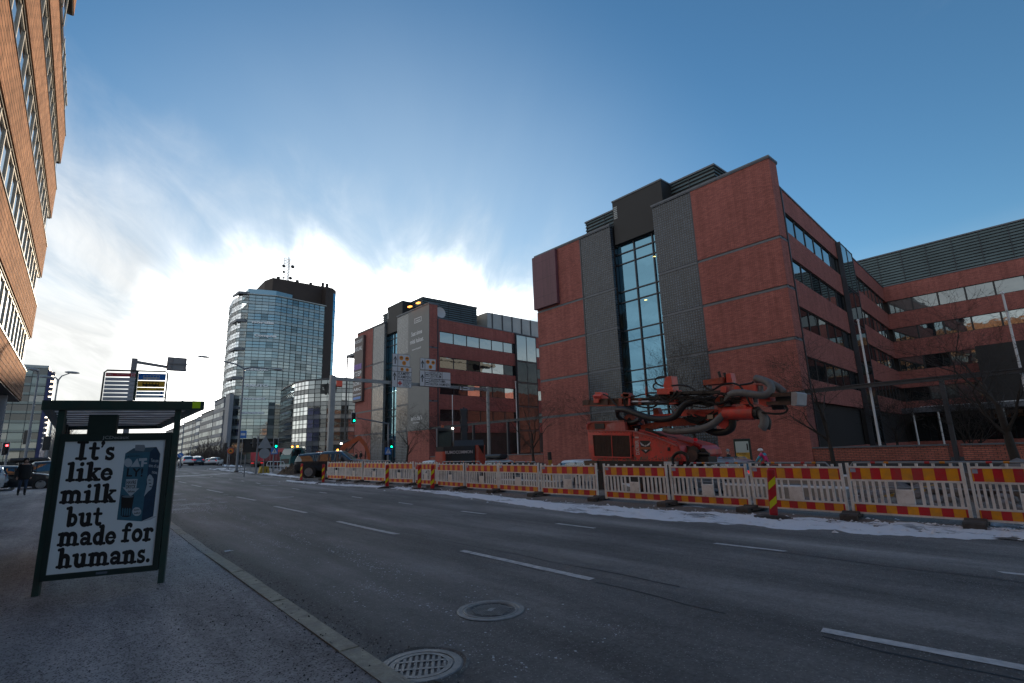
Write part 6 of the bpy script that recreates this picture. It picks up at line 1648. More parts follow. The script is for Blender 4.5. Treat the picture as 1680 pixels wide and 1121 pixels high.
    MB().bbox((x1 - .25, -.6, .34), (x1 + .03, .6, .52), .04).build('bumper', SIGNB, t)
    top = max(q[3] for q in st)
    if 'rails' in extras:
        for sg in (-1, 1): MB().tube([(-1.7, sg * .55, top - .08), (-1.6, sg * .55, top + .02), (.1, sg * .55, top + .03), (.25, sg * .55, top - .07)], .018, 6).build('roof_rail', CHROME, t)
        for x in (-1.2, -.1): MB().box((x - .03, -.6, top + .03), (x + .03, .6, top + .07)).build('roof_bar', SIGNB, t)
    if 'box' in extras:
        MB().bbox((-1.6, -.42, top + .10), (.55, .42, top + .42), .12).build('roof_box', M('roof_box', (.02, .021, .024), .35), t)
        for x in (-1.1, .1): MB().box((x - .03, -.55, top + .0), (x + .03, .55, top + .10)).build('roof_bar', SIGNB, t)
    if 'beacon' in extras:
        MB().cyl((.1, 0, top), (.1, 0, top + .12), .06, n=8).build('beacon', M('beacon_amber', (.6, .2, .02), .3, emit=(1, .3, .03), es=2.5), t)
    return t
WHITEC, SILV, BLKC, NAVY, BLUEC = paint('white_car', (.62, .64, .67), .0), paint('silver_car', (.40, .43, .47), .4), paint('black_car', (.018, .019, .022)), paint('dark_blue_pickup', (.022, .026, .034)), paint('blue_car', (.02, .13, .20))
CX = 25.0
def car_px(label, kind, body, px_rear, X=CX, extras=(), lit=False):
    p = at(px_rear, 760, X=X); L = -CARS[kind][0][0]
    return make_car(label, kind, body, (X, p.y + L, zg(X, p.y + L)), R_(90), extras, lit, group='cars driving on the far carriageway')
car_px('silver estate car with roof rails right of the drill rig', 'estate', SILV, 1241, 22.2, ('rails',), True)
car_px('white estate car left of the drill rig behind the yellow bollard', 'estate', WHITEC, 985, 23.5)
car_px('light grey car carrying a dark roof box, right of the dark excavator', 'estate', SILV, 838, 25.5, ('box',), True)
car_px('small white car with a red tail lamp left of the dark excavator', 'hatch', WHITEC, 722, 25.5, (), True)
# cars far down the street
def car_at(label, kind, body, px, py, Y, head, extras=(), lit=False, group=None, dz=0):
    b = at(px, py, Y=Y); return make_car(label, kind, body, (b.x, Y, zg(b.x, Y) + dz), R_(head), extras, lit, group=group)
car_at('white SUV seen from behind, left of the blue hatchback in the far street', 'suv', WHITEC, 304.5, 762, 108, 92, (), True, 'cars far down the street')
car_at('teal blue hatchback seen from behind in the far street', 'hatch', BLUEC, 322.5, 762, 108, 92, (), True, 'cars far down the street')
car_at('grey SUV partly hidden behind the teal blue hatchback', 'suv', SILV, 321, 760, 122, 92, (), False, 'cars far down the street')
car_at('white hatchback turning right in the far street', 'hatch', WHITEC, 354, 762, 112, 62, (), True, 'cars far down the street')
car_at('white car half hidden behind the turning white hatchback', 'estate', WHITEC, 348, 760, 122, 62, (), False, 'cars far down the street')
# parked on the left beyond the walker
car_at('black parked estate car with a roof box behind the walking person', 'estate', BLKC, 30, 768, 50, 178, ('box',), False, 'dark cars parked by the left pavement')
car_at('black parked SUV with a visible wheel right of the walking person', 'suv', BLKC, 66, 768, 47, 186, (), False, 'dark cars parked by the left pavement')
car_at('black parked car at the front of the left row, bonnet to the right', 'estate', BLKC, 22, 771, 43, -6, (), False, 'dark cars parked by the left pavement')
car_at('white parked car cut by the left picture edge', 'hatch', WHITEC, -62, 771, 42, 178, (), False)
# dark pickup with canopy
g = at(552, 790, Y=36.5)
make_car('dark blue double-cab pickup with canopy and amber roof beacon behind the first barriers', 'pickup', NAVY, (g.x + .1, 37.0, zg(g.x, 37) + .03), R_(-42), ('beacon',), False, 'pickup_truck', None, 'pickup', wheel_r=.41)

# ---- dump trucks
def dump_truck(label, loc, rz, col, bed, extras=True, bedh=1.15):
    t = thing('dump_truck', label, 'dump truck', loc, rz)
    m = MB(); m.box((-4.2, -.45, .85), (3.2, .45, 1.1)); m.build('chassis', SIGNB, t)
    cab = MB(); cab.prism([(2.0, .95), (2.0, 3.0), (2.3, 3.12), (3.5, 3.05), (3.95, 2.1), (4.05, 1.6), (4.05, .6), (2.3, .6)], -1.2, 1.2, lambda a, b, t_: (a, t_, b)); cb = cab.build('cab', col, t)
    MB().slab([(3.57, -1.05, 2.95), (3.57, 1.05, 2.95), (3.97, 1.05, 2.12), (3.97, -1.05, 2.12)], (.03, 0, .015)).build('windscreen', CGL, cb)
    for sg in (-1, 1): MB().slab([(2.35, sg * 1.21, 2.0), (3.75, sg * 1.21, 2.0), (3.4, sg * 1.21, 2.85), (2.35, sg * 1.21, 2.85)], (0, sg * .012, 0)).build('side_window', CGL, cb); MB().box((3.85, sg * 1.4 - .09, 1.9), (4.0, sg * 1.4 + .09, 2.6)).build('wing_mirror', SIGNB, cb)
    MB().box((4.06, -.9, .95), (4.09, .9, 1.6)).build('radiator_grille', SIGNB, cb); MB().bbox((3.9, -1.2, .45), (4.15, 1.2, .85), .05).build('bumper', M('truck_bumper', (.3, .32, .34), .5), cb)
    b0, b1, z0 = -4.3, 1.7, 1.25
    bd = MB(); bd.prism([(b0, z0), (b0 - .15, z0 + bedh), (b1 + .05, z0 + bedh), (b1, z0)], -1.2, 1.2, lambda a, b, t_: (a, t_, b)); bdo = bd.build('tipper_body', bed, t)
    for k in range(7):
        for sg in (-1, 1): MB().box((b0 + .15 + k * .93, sg * 1.25 - .04, z0), (b0 + .25 + k * .93, sg * 1.25 + .04, z0 + bedh)).build('body_rib', bed, bdo)
    for k in range(4): MB().box((b0 - .14 - .0, -1.1 + k * .7, z0 + .03), (b0 - .06, -1.0 + k * .7, z0 + bedh * .9)).build('tailgate_rib', bed, bdo)
    MB().prism([(b1, z0 + bedh), (b1 + .05, z0 + bedh + .55), (b1 + .7, z0 + bedh + .62), (b1 + .7, z0 + bedh + .5), (b1 + .1, z0 + bedh)], -1.2, 1.2, lambda a, b, t_: (a, t_, b)).build('head_board', bed, bdo)
    for wx in (-3.1, -1.8, 3.0):
        for sg in (-1, 1):
            Mw = Matrix.Translation((wx, sg * 1.0, .52)) @ Matrix.Rotation(R_(90) * sg, 4, 'X').inverted()
            w = MB().lathe([(0, .03), (.30, .03), (.33, .2), (.5, .2), (.52, .15), (.52, -.3), (.3, -.32)], 18, Mw).build('wheel', TYRE, t, smooth=True)
            MB().lathe([(0, .12), (.1, .12), (.14, .05), (.3, .06)], 12, Mw).build('hub', RIM, w)
    for y in (-.95, -.7, .7, .95): MB().box((b0 - .1, y - .1, .92), (b0 + .02, y + .1, 1.08)).build('tail_lamp', TAIL, t)
    for sg in (-1, 1): MB().box((b0 + .1, sg * .9 - .3, .3), (b0 + .13, sg * .9 + .3, 1.0)).build('mud_flap', RUB, t)
    if extras:
        m = MB().box((2.5, -.7, 3.12), (2.7, .7, 3.2)); m.build('light_bar', GALV, t)
        for y in (-.62, .62): MB().cyl((2.6, y, 3.18), (2.6, y, 3.38), .12, n=8).build('beacon', M('beacon_amber', (.6, .2, .02), .3, emit=(1, .3, .03), es=2.5), t)
    return t
DRED = M('truck_red', (.36, .03, .05), .5, var=.15, vs=1, dirt=(.22, .09, .08), ds=1.2); TEAL = M('truck_teal', (.02, .13, .14), .45, var=.1, vs=1, dirt=(.09, .1, .1), ds=1.2); ALU = M('tipper_grey', (.26, .30, .31), .5, metal=.3, var=.15, vs=1)
g = at(424, 769, Y=92); dump_truck('dark red dump truck seen from behind with its tail lamps on', (g.x + 3.0, 95.5, zg(g.x + 2.2, 93) - .1), R_(44), DRED, DRED, False, 1.45)
g = at(500, 766, Y=78); dump_truck('teal cabbed dump truck with a grey ribbed tipper and two amber beacons', (g.x + 1.0, 79, zg(g.x, 79)), R_(198), TEAL, ALU, True, 1.2)

# ================================================================ DRILL RIG
XR = 17.0                                   # near side of the rig; it stands parallel to the barrier
RIGR = M('rig_red', (0.62, 0.058, 0.042), .45, var=.18, vs=2.5, dirt=(.24, .09, .075), ds=2.6, coat=.25); RIGO = M('rig_orange', (.36, .060, .030), .6, var=.3, vs=3, dirt=(.08, .045, .04), ds=3.5)
RIGT = M('rig_red_lit_dusty', (.40, .10, .09), .6, var=.15, vs=2, dirt=(.42, .28, .28), ds=1.5); RIGK = M('rig_black', (.016, .015, .016), .55, var=.3, vs=4); RUST = M('rig_brown_steel', (.075, .035, .026), .6, var=.4, vs=5, dirt=(.02, .018, .018), ds=3)  # paler red for the tops: dust plus the light falling there, in colour
HOSEB = M('black_hose', (.014, .014, .015), .5); HOSEG = M('grey_hose', (.13, .13, .13), .6, var=.2, vs=6); STL = M('bright_rod', (.40, .42, .45), .3, metal=.7)
def D(x, y, d=0.0): return at(x, y, X=XR + d)
c0 = D(1045, 760, 1.1); gz_ = zg(18.2, c0.y)
rig = thing('drill_rig', 'red crawler drill rig with folded boom and hoses behind the barriers', 'drill rig', (18.2, c0.y, gz_))
OFF = Vector((18.2, c0.y, gz_))
def L_(x, y, d=0.0): return D(x, y, d) - OFF
def extr(name, pts, d0, d1, mat, par=rig, bev=0.0):
    m = MB(); m.slab([L_(x, y, d0) for x, y in pts], (d1 - d0, 0, 0))
    return m.build(name, mat, par)
def pipe(name, pts, r, mat, d=None, par=rig, n=8, smooth_=3):
    P_ = [L_(p[0], p[1], p[2] if len(p) > 2 else (d or 0)) for p in pts]
    if smooth_ and len(P_) > 2:                           # Catmull-Rom
        Q = []
        for i in range(len(P_) - 1):
            a, b, c, e = P_[max(i - 1, 0)], P_[i], P_[i + 1], P_[min(i + 2, len(P_) - 1)]
            for k in range(smooth_):
                t = k / smooth_; Q.append(.5 * ((2 * b) + (c - a) * t + (2 * a - 5 * b + 4 * c - e) * t * t + (3 * b - a - 3 * c + e) * t ** 3))
        P_ = Q + [P_[-1]]
    return MB().tube(P_, r, n).build(name, mat, par, smooth=True)
# undercarriage: two tracks with shoes
for dd in (.05, 1.75):
    a, b = L_(972, 768, dd), L_(1112, 768, dd); y0, y1 = max(a.y, b.y), min(a.y, b.y); r = .40; zc = .44
    loop = [(y0 - r, zc + r), (y1 + r, zc + r)] + [(y1 + r + r * math.sin(k * .524), zc + r * math.cos(k * .524)) for k in range(1, 6)] + [(y1 + r, zc - r), (y0 - r, zc - r)] + [(y0 - r - r * math.sin(-k * .524) * 1, zc - r * math.cos(k * .524)) for k in range(1, 6)]
    loop = []
    for k in range(7): an = math.pi / 2 - k * math.pi / 6; loop.append((y0 - r + r * math.cos(an), zc + r * math.sin(an)))
    for k in range(7): an = -math.pi / 2 - k * math.pi / 6; loop.append((y1 + r + r * math.cos(an), zc + r * math.sin(an)))
    x0 = a.x
    tr = MB().prism(loop, x0, x0 + .5, lambda p, q, t: (t, p, q)).build('track', RIGK, rig)
    m = MB(); n = 17
    for k in range(n):
        y = y0 - r + (y1 - y0 + 2 * r) * k / (n - 1)
        m.box((x0 - .02, y - .09, zc + r), (x0 + .52, y + .09, zc + r + .05)); m.box((x0 - .02, y - .09, zc - r - .04), (x0 + .52, y + .09, zc - r))
    o = m.build('track_shoe', RUST, tr)
    for k in range(6):
        y = y0 - r + (y1 - y0 + 2 * r) * (k + .5) / 6; MB().cyl((x0 - .02, y, zc - .12), (x0 + .1, y, zc - .12), .16, n=10).build('track_roller', RUST, tr)
extr('deck', [(958, 756), (1115, 757), (1113, 768), (962, 770)], .0, 2.3, RIGK)
extr('deck_edge', [(957, 757), (978, 757), (980, 767), (962, 768)], -.06, .0, M('hazard_dark', (.12, .08, .05), .6))
extr('step_plate', [(1089, 757.5), (1112, 757.5), (1112, 763), (1089, 763)], -.05, .0, SIGNW); extr('step_lamp', [(1114, 757.5), (1119, 757.5), (1119, 762.5), (1114, 762.5)], -.06, .0, TAILOFF)
# engine house: flat side with sloping nose, hood, grille
house = extr('engine_house', [(964, 706.5), (1037, 707.5), (1078, 719), (1111, 732), (1119, 750), (1123, 757), (972, 756), (967, 748)], .0, 2.35, RIGR)
m = MB()
for (a, b) in (((964, 706), (1037, 707.2)), ((1037, 707.2), (1079, 718.6)), ((1079, 718.6), (1111, 731.6))): m.beam(L_(*a, -.02), L_(*b, -.02), .05, .035)
m.build('house_edge', RIGT, rig)
m = MB()
m.slab([L_(964, 706, 0), L_(1037, 707, 0), L_(1037, 707, 2.35), L_(964, 706, 2.35)], (0, 0, .012)); m.slab([L_(1037, 707, 0), L_(1111, 731.5, 0), L_(1111, 731.5, 2.35), L_(1037, 707, 2.35)], (0, 0, .012)); m.build('house_top', RIGT, rig)
gr = extr('grille', [(973, 714), (1033, 715), (1035, 750), (976, 748.5)], -.012, .0, M('grille_dark', (.055, .035, .03), .7), house)
m = MB()
for k in range(26): 
    t = k / 25; m.beam(L_(973 + 60 * t, 714 + t, -.02), L_(976 + 59 * t, 748.5 + 1.5 * t, -.02), .012, .012)
for k in range(15):
    t = k / 14; m.beam(L_(973 + 3 * t, 714 + 34.5 * t, -.026), L_(1033 + 2 * t, 715 + 35 * t, -.026), .012, .012)
o = m.build('grille_mesh', RUST, rig); o['kind'] = 'stuff'
m = MB()
for a, b in (((972, 713), (1034, 714)), ((1034, 714), (1036, 751)), ((1036, 751), (975, 749.5)), ((975, 749.5), (972, 713))): m.beam(L_(*a, -.025), L_(*b, -.025), .05, .05)
m.beam(L_(1003, 714, -.03), L_(1005, 750, -.03), .02, .025); m.build('grille_frame', RIGR, rig)
pipe('door_seam', [(1037, 708, -.012), (1039, 755, -.012)], .012, RIGK, smooth_=0)
for y in (716, 731, 746): extr('door_hinge', [(1036.5, y), (1039, y), (1039, y + 3), (1036.5, y + 3)], -.03, .0, RIGK)
DEC = M('decal_grey', (.48, .42, .42), .5)
a, b = L_(1049.5, 746, -.006), L_(1047.5, 722, -.006); t_ = (b - a)
text('model_lettering', 'DX780R', DEC, house, a, t_, (0, 1, 0) if False else Vector((0, 1, 0)), t_.length, .17, bold=.03, thick=.008)
extr('model_mark', [(1041.5, 716.5), (1047.5, 716.7), (1047.5, 719.2), (1041.5, 719)], -.008, -.001, DEC)
# emblem: dark shield, white wings, orange ribbon
def em(pts, mat, lay): return extr('emblem', [(1030 + x * 50 / 1121, 705 + y * 50 / 1121) for x, y in pts], -.006 - .004 * lay, -.002 - .004 * lay, mat, house)
em([(460, 405), (800, 405), (815, 500), (830, 640), (830, 760), (660, 890), (490, 760), (470, 640), (435, 500)], INK, 0)
em([(430, 640), (840, 640), (875, 770), (830, 765), (820, 730), (490, 730), (480, 765), (425, 770)], M('emblem_rust', (.30, .07, .02), .5), 1)
WG = M('emblem_white', (.55, .54, .60), .5)
for sg in (-1, 1):
    for k in range(5):
        x = 640 + sg * (35 + k * 24); y = 610 - k * 8
        em([(x - 9, y), (x + 9, y), (x + sg * (40 + 8 * k) + 8, y - 60 - k * 18), (x + sg * (30 + 8 * k) - 8, y - 50 - k * 18)], WG, 1)
em([(615, 600), (640, 555), (665, 600), (650, 625), (630, 625)], WG, 2); em([(580, 740), (640, 755), (655, 735), (670, 755), (730, 740), (690, 780), (660, 815), (630, 780)], WG, 1)
extr('door_handle', [(1095, 734), (1098, 734), (1098, 740), (1095, 740)], -.05, 0, RIGK)
# upper hood with its lamps, bonnet dome on the far side
extr('upper_hood', [(964, 706), (964, 694), (972, 693), (1024, 692), (1027, 707)], .45, 1.9, RIGO)
m = MB(); m.slab([L_(963, 693.5, .4), L_(1024, 691.5, .4), L_(1024, 691.5, 1.95), L_(963, 693.5, 1.95)], (0, 0, .04)); m.build('hood_top', RIGT, rig)
extr('hood_window', [(975, 695), (991, 695), (992, 703.5), (976, 704)], .42, .45, RIGK); pipe('hood_rail', [(964, 706, .4), (963, 697, .4), (968, 695, .4)], .025, RIGR)
m = MB(); 
for k in range(7):
    a = k * math.pi / 6
pts = [(992, 706), (996, 696.5), (1006, 693.5), (1024, 692), (1026, 700), (1026, 707)]
extr('tank', pts, .30, .46, RIGT)
cabp = [(1098, 720), (1115, 722), (1133, 726.5), (1146, 731.5), (1153, 738), (1155, 746), (1150, 752), (1122, 755), (1108, 734)]
extr('front_hood', cabp, 1.0, 2.3, RIGR)
m = MB()
for (x, y), (x2, y2) in zip(cabp[:5], cabp[1:6]): m.slab([L_(x, y, .98), L_(x2, y2, .98), L_(x2, y2, 2.32), L_(x, y, 2.32)], (0, 0, .02))
m.build('front_hood_top', RIGT, rig)
MB().cyl(L_(1141, 724, 1.5), L_(1141, 719, 1.5), .07, n=10).build('red_beacon', M('beacon_red', (.5, .01, .02), .3, emit=(1, .03, .05), es=.02), rig)
MB().cyl(L_(1139, 728, .9), L_(1150, 733, .9), .08, n=10).build('extinguisher', M('extinguisher_red', (.5, .02, .03), .3), rig)
# clutter at the nose: pumps, hose reel, jack
for i, (x, y, r, d) in enumerate(((1128, 745, .28, .5), (1136, 750, .24, .3), (1145, 748, .22, .6), (1158, 749, .16, .7), (1160, 756, .18, .6), (1132, 757, .22, .3), (1148, 760, .2, .5), (1124, 752, .2, .2), (1155, 742, .12, .8), (1139, 741, .18, .4))):
    m = MB(); m.cyl(L_(x - 2, y - 2, d), L_(x + 4, y + 3, d + .3), r, r * .8, n=9); m.build('pump_unit', (RIGK, RUST, RIGK)[i % 3], rig)
MB().box(L_(1150, 754, .5) - Vector((.1, .35, .2)), L_(1150, 754, .5) + Vector((.5, .35, .1))).build('jack_block', RIGK, rig)
pipe('jack_leg', [(1142, 758, .3), (1142, 769, .3)], .11, RIGK, smooth_=0); pipe('winch_plate', [(1143, 744.5, .5), (1164, 745.5, .5)], .06, RIGK, smooth_=0)
ring = [(1116 + 12.5 * math.cos(k * .45), 756 + 12.5 * math.sin(k * .45)) for k in range(15)]
for k, rr2 in enumerate((1.0, .93, 1.06)): pipe('hose_coil', [(1116 + (x - 1116) * rr2, 756 + (y - 756) * rr2 - k * .7, -.15 - k * .04) for x, y in ring], .035, HOSEB, n=6)
pipe('handrail', [(1049, 706, .05), (1056, 707, .05), (1078, 714, .05), (1080, 717, .05), (1080, 721, .05)], .022, RIGR, n=6); pipe('handrail', [(1083, 722, .05), (1083, 719, .05), (1088, 717.5, .05), (1104, 724, .05), (1111, 727, .05), (1118, 745, .05)], .022, RIGR, n=6)
MB().cyl(L_(1044, 709, .1), L_(1044, 703, .1), .05, n=8).build('breather', STL, rig); extr('top_box', [(1049, 708), (1056, 710), (1056, 714), (1049, 712)], .1, .3, RIGR)
# boom foot, booms, cylinders
extr('boom_bracket', [(1022, 707), (1024, 684), (1030, 680), (1042, 681), (1046, 690), (1042, 703), (1037, 708)], .8, 1.3, RIGO)
extr('boom_foot', [(1024, 684), (1040, 681), (1046, 697), (1034, 700)], .6, .8, RIGO)
def bar(name, p, q, w, h, mat, d=1.0): return MB().beam(L_(*p, d), L_(*q, d), w, h).build(name, mat, rig)
bar('boom', (1056, 703), (1100, 693), .34, .26, RIGO, .95); bar('boom', (1098, 693.5), (1196, 688), .36, .30, RIGO, .95)
bar('boom_cylinder', (1048, 707), (1110, 722), .16, .16, RIGK, 1.2); bar('boom_cylinder', (1060, 705), (1092, 718), .13, .13, RIGK, .7)
bar('telescope', (1110, 676), (1180, 676), .28, .18, RIGR, .8); pipe('telescope_rod', [(1180, 676, .8), (1196, 675, .8)], .05, STL, smooth_=0)
bar('upper_arm', (1058, 684), (1130, 680), .26, .12, RIGR, .7); bar('upper_arm', (1140, 680), (1180, 688), .28, .30, RIGR, .8)
extr('arm_post', [(1071, 670), (1078, 669), (1083, 681), (1072, 682)], .7, .95, RIGO)
extr('warning_plate', [(1160, 681), (1169, 680.5), (1169, 687), (1160, 687.5)], .60, .63, M('plate_cream', (.45, .42, .36), .6))
extr('knuckle', [(1176, 659), (1190, 652), (1198, 660), (1196, 676), (1190, 694), (1182, 694), (1178, 676)], .5, .9, RIGR)
MB().cyl(L_(1190, 692, .4), L_(1190, 692, 1.0), .26, n=16).build('knuckle_pin', RIGR, rig); MB().cyl(L_(1184, 660, .4), L_(1184, 660, .9), .22, n=14).build('knuckle_pin', RIGO, rig)
# feed beam carrying the drill
bar('feed_beam', (959, 662), (1060, 660), .26, .26, RUST, .5); bar('feed_beam', (1058, 660), (1240, 657), .26, .24, RIGK, .5); bar('feed_rail', (985, 655.5), (1150, 652), .16, .06, RUST, .42); bar('feed_rail', (960, 666), (1035, 665), .2, .05, RIGO, .42)
extr('feed_end', [(959, 656), (966, 656), (966, 666), (959, 666)], .35, .65, RUST)
extr('centraliser', [(972, 649), (976, 648), (976, 643.5), (984, 643.5), (988, 646), (988, 654), (982, 656), (982, 661), (974, 661), (974, 655)], .3, .7, RIGR)
pipe('rod_guide', [(976, 650, .25), (988, 650, .25)], .09, RIGR, smooth_=0)
for x in (992, 1015, 1030, 1047): extr('feed_clamp', [(x, 654), (x + 5, 654), (x + 5, 664), (x, 664)], .3, .6, RIGO if x % 2 else RUST)
bar('feed_cylinder', (1034, 659.5), (1036, 659.5), .24, .28, RIGR, .35); pipe('cylinder_rod', [(1036, 659.5, .35), (1098, 659, .35)], .055, STL, smooth_=0); extr('cylinder_head', [(1097, 655), (1108, 656), (1110, 662), (1098, 664)], .2, .5, RIGR)
bar('feed_top', (1022, 649), (1035, 649), .3, .12, RIGO, .4); extr('rod_end', [(1022, 644), (1030, 645), (1034, 649), (1034, 652), (1022, 652)], .25, .55, RIGO); pipe('whip_post', [(1060, 649, .4), (1060, 634, .4)], .04, RIGO, smooth_=0); pipe('feed_pipe', [(1062, 645, .4), (1170, 643, .4)], .035, RUST, smooth_=0); pipe('feed_pipe', [(1075, 649, .35), (1180, 644.5, .35)], .05, RIGK, smooth_=0)
# rod magazine and rock drill
extr('gripper', [(1088, 634), (1091, 618), (1101, 617), (1103, 632), (1104, 640), (1092, 640)], .3, .7, RIGR); extr('gripper_foot', [(1077, 638), (1090, 637), (1104, 640), (1104, 647), (1078, 647)], .2, .8, RIGR)
extr('gripper_plate', [(1086, 647), (1102, 647), (1102, 655), (1086, 655)], .35, .65, RUST)
bar('rod_pipe', (1100, 645), (1186, 643), .10, .10, RIGK, .25)
extr('drill_motor', [(1153, 624), (1185, 619), (1186, 629), (1154, 632)], .25, .75, RIGO)
for x, y in ((1179, 610), (1188, 612), (1193, 614), (1198, 613)): pipe('drill_fitting', [(x, y, .5), (x + 5, y + 16, .5)], .05, (RIGK, STL, RIGR)[x % 3], smooth_=0)
extr('valve_block', [(1191, 614), (1198, 612), (1201, 624), (1201, 632), (1192, 632)], .35, .65, RIGR)
extr('side_box', [(1182, 635), (1191, 634), (1191, 644), (1182, 645)], .2, .6, RIGR); extr('rock_drill', [(1204, 634), (1240, 631), (1241, 642), (1205, 644)], .3, .8, RIGR); extr('rock_drill', [(1213, 648), (1232, 647), (1236, 662), (1214, 664)], .3, .8, RIGR); extr('drill_block', [(1243, 633), (1248, 633), (1248, 642), (1243, 642)], .4, .6, GALV)
extr('hose_guide', [(1244, 655), (1262, 652), (1266, 662), (1258, 668), (1245, 663)], .3, .7, RIGR)
m = MB(); m.beam(L_(1258, 649, .25), L_(1298, 647, .25), .07, .12); m.beam(L_(1258, 662, .25), L_(1298, 661.5, .25), .07, .12); m.beam(L_(1258, 649, .8), L_(1298, 647, .8), .07, .12); m.beam(L_(1258, 662, .8), L_(1298, 661.5, .8), .07, .12); m.build('dust_hood_frame', RUST, rig)
extr('dust_hood_core', [(1272, 651), (1298, 650), (1298, 659), (1272, 659)], .4, .7, RIGK); extr('dust_plate', [(1298, 644), (1304, 643), (1308, 645), (1307, 664), (1303, 666), (1298, 665)], .15, .9, M('pale_steel', (.34, .34, .36), .5, var=.15, vs=4))
pipe('dust_boot', [(1268, 667, .5), (1288, 666, .5)], .12, RIGK, smooth_=0)
MB().cyl(L_(1189, 678.5, .45), L_(1238, 678, .45), .235, n=18).build('dust_collector', RIGR, rig, smooth=True); extr('collector_saddle', [(1205, 671), (1209, 667), (1222, 664), (1227, 670), (1227, 672), (1205, 672)], .3, .6, RIGR); MB().cyl(L_(1237, 678, .45), L_(1245, 678, .45), .20, .22, n=14).build('collector_neck', RIGK, rig)
# bolts, grab plates and mud on the big panels
bm_ = MB()
for (a, b), n in ((((968, 709), (1034, 710.5)), 14), (((970, 753.5), (1036, 753.5)), 12), (((1042, 712), (1106, 733)), 12), (((1042, 754), (1118, 755)), 14)):
    for k in range(n):
        q = L_(a[0] + (b[0] - a[0]) * k / (n - 1), a[1] + (b[1] - a[1]) * k / (n - 1), -.01); bm_.box(q - Vector((.008, .012, .012)), q + Vector((.01, .012, .012)))
bm_.build('bolt_row', RUST, rig)['kind'] = 'stuff'
MUD = M('dried_mud', (.16, .12, .095), .95, var=.3, vs=6); mm = MB(); rm = random.Random(3)
for k in range(160):
    x = rm.uniform(972, 1118); y = 756 - abs(rm.gauss(0, 5)); r_ = rm.uniform(.012, .04); q = L_(x, y, -.004 - .002 * rm.random())
    if y < 714 or (x > 1100 and y < 740): continue
    mm.poly([q + Vector((0, r_ * math.cos(a * 1.05) * rm.uniform(.6, 1.4), r_ * math.sin(a * 1.05) * rm.uniform(.5, 1.8))) for a in range(6)])
mm.build('mud_splashes', MUD, rig, fix=False)['kind'] = 'stuff'
# hoses
pipe('suction_hose', [(1194, 667, .4), (1193.5, 657, .4), (1197, 649, .3), (1206, 645, .2), (1222, 645, .15), (1240, 648, .15), (1256, 648, .2), (1265, 640, .3), (1263, 631, .4), (1252, 624, .5), (1240, 621, .6)], .125, HOSEG, n=12)
pipe('suction_hose', [(1238, 623, .7), (1248, 623, .8), (1262, 628, .8), (1275, 635, .8), (1286, 644, .8)], .125, HOSEG, n=12)
pipe('suction_hose', [(1245, 678, .45), (1251, 682, .4), (1254, 690, .35), (1253, 698, .3), (1250, 703, .3)], [.13] * 13 and .14, HOSEG, n=12)
pipe('outlet_sock', [(1246, 676, .5), (1254, 683, .5), (1260, 692, .5), (1258, 704, .5)], .11, HOSEB, n=10)
pipe('dust_hose', [(1090, 705, .3), (1105, 708, .25), (1128, 707, .2), (1150, 704, .2), (1168, 697, .25), (1180, 687, .3), (1189, 679, .4)], .125, HOSEG, n=12)
pipe('black_hose', [(1158, 703, .5), (1172, 709, .5), (1188, 709, .5), (1200, 702, .5), (1202, 692, .5), (1200, 684, .5)], .13, HOSEB, n=12)
pipe('black_hose', [(1013, 672, .3), (1024, 672, .2), (1040, 677, .15), (1058, 684, .1), (1078, 688, .1), (1098, 687, .1), (1110, 681, .1), (1117, 671, .15), (1128, 661, .25), (1150, 655, .4)], .125, HOSEB, n=10)
pipe('black_hose', [(1013, 673, .4), (1014, 682, .5), (1022, 690, .6), (1036, 694, .6), (1050, 688, .5)], .10, HOSEB, n=10)
pipe('black_hose', [(1030, 688, .6), (1038, 694, .7), (1044, 702, .8), (1052, 706, .9)], .12, HOSEB); pipe('black_hose', [(1040, 680, .9), (1046, 692, .9), (1056, 703, 1.0)], .09, HOSEB); pipe('black_hose', [(1058, 684, .9), (1062, 696, .9), (1070, 704, 1.0)], .08, HOSEB)
rh = random.Random(8)
for k in range(48):
    x0 = rh.uniform(1040, 1190); x1 = x0 + rh.uniform(25, 70); y0 = rh.uniform(648, 664)
    x1 = min(x1, 1240); dd = rh.uniform(.15, .6)
    pipe('thin_hose', [(x0, y0, dd), ((x0 * 2 + x1) / 3, y0 + rh.uniform(-5, 7), dd - .05), ((x0 + 2 * x1) / 3, y0 + rh.uniform(-5, 7), dd - .05), (x1, rh.uniform(640, 662), dd)], rh.choice((.014, .02, .03)), HOSEB, n=5)
for k in range(10):
    x0 = rh.uniform(1120, 1180); pipe('thin_hose', [(x0, 684 + rh.uniform(-4, 6), .7), (x0 + 20, 690 + rh.uniform(-4, 8), .65), (x0 + 45, 680 + rh.uniform(-6, 6), .7)], .05, HOSEB, n=5)
for pts in ([(1088, 634), (1078, 630), (1075, 624), (1080, 619), (1092, 618)], [(1084, 640), (1074, 638), (1072, 632), (1078, 628)], [(990, 647), (1000, 652), (1010, 664), (1022, 674), (1035, 679)], [(1026, 668), (1024, 658), (1030, 652), (1042, 650)], [(1102, 633), (1118, 632), (1132, 635), (1140, 641)], [(1155, 632), (1160, 638), (1170, 640)], [(1170, 640), (1184, 632), (1200, 629), (1213, 633), (1222, 645), (1230, 662), (1236, 667)], [(1214, 632), (1232, 629), (1236, 626)], [(1288, 666), (1292, 672), (1286, 678), (1268, 679), (1250, 677)], [(1045, 666), (1060, 669), (1072, 668), (1078, 664)]):
    pipe('thin_hose', [(x, y, .3) for x, y in pts], .035, HOSEB, n=6)

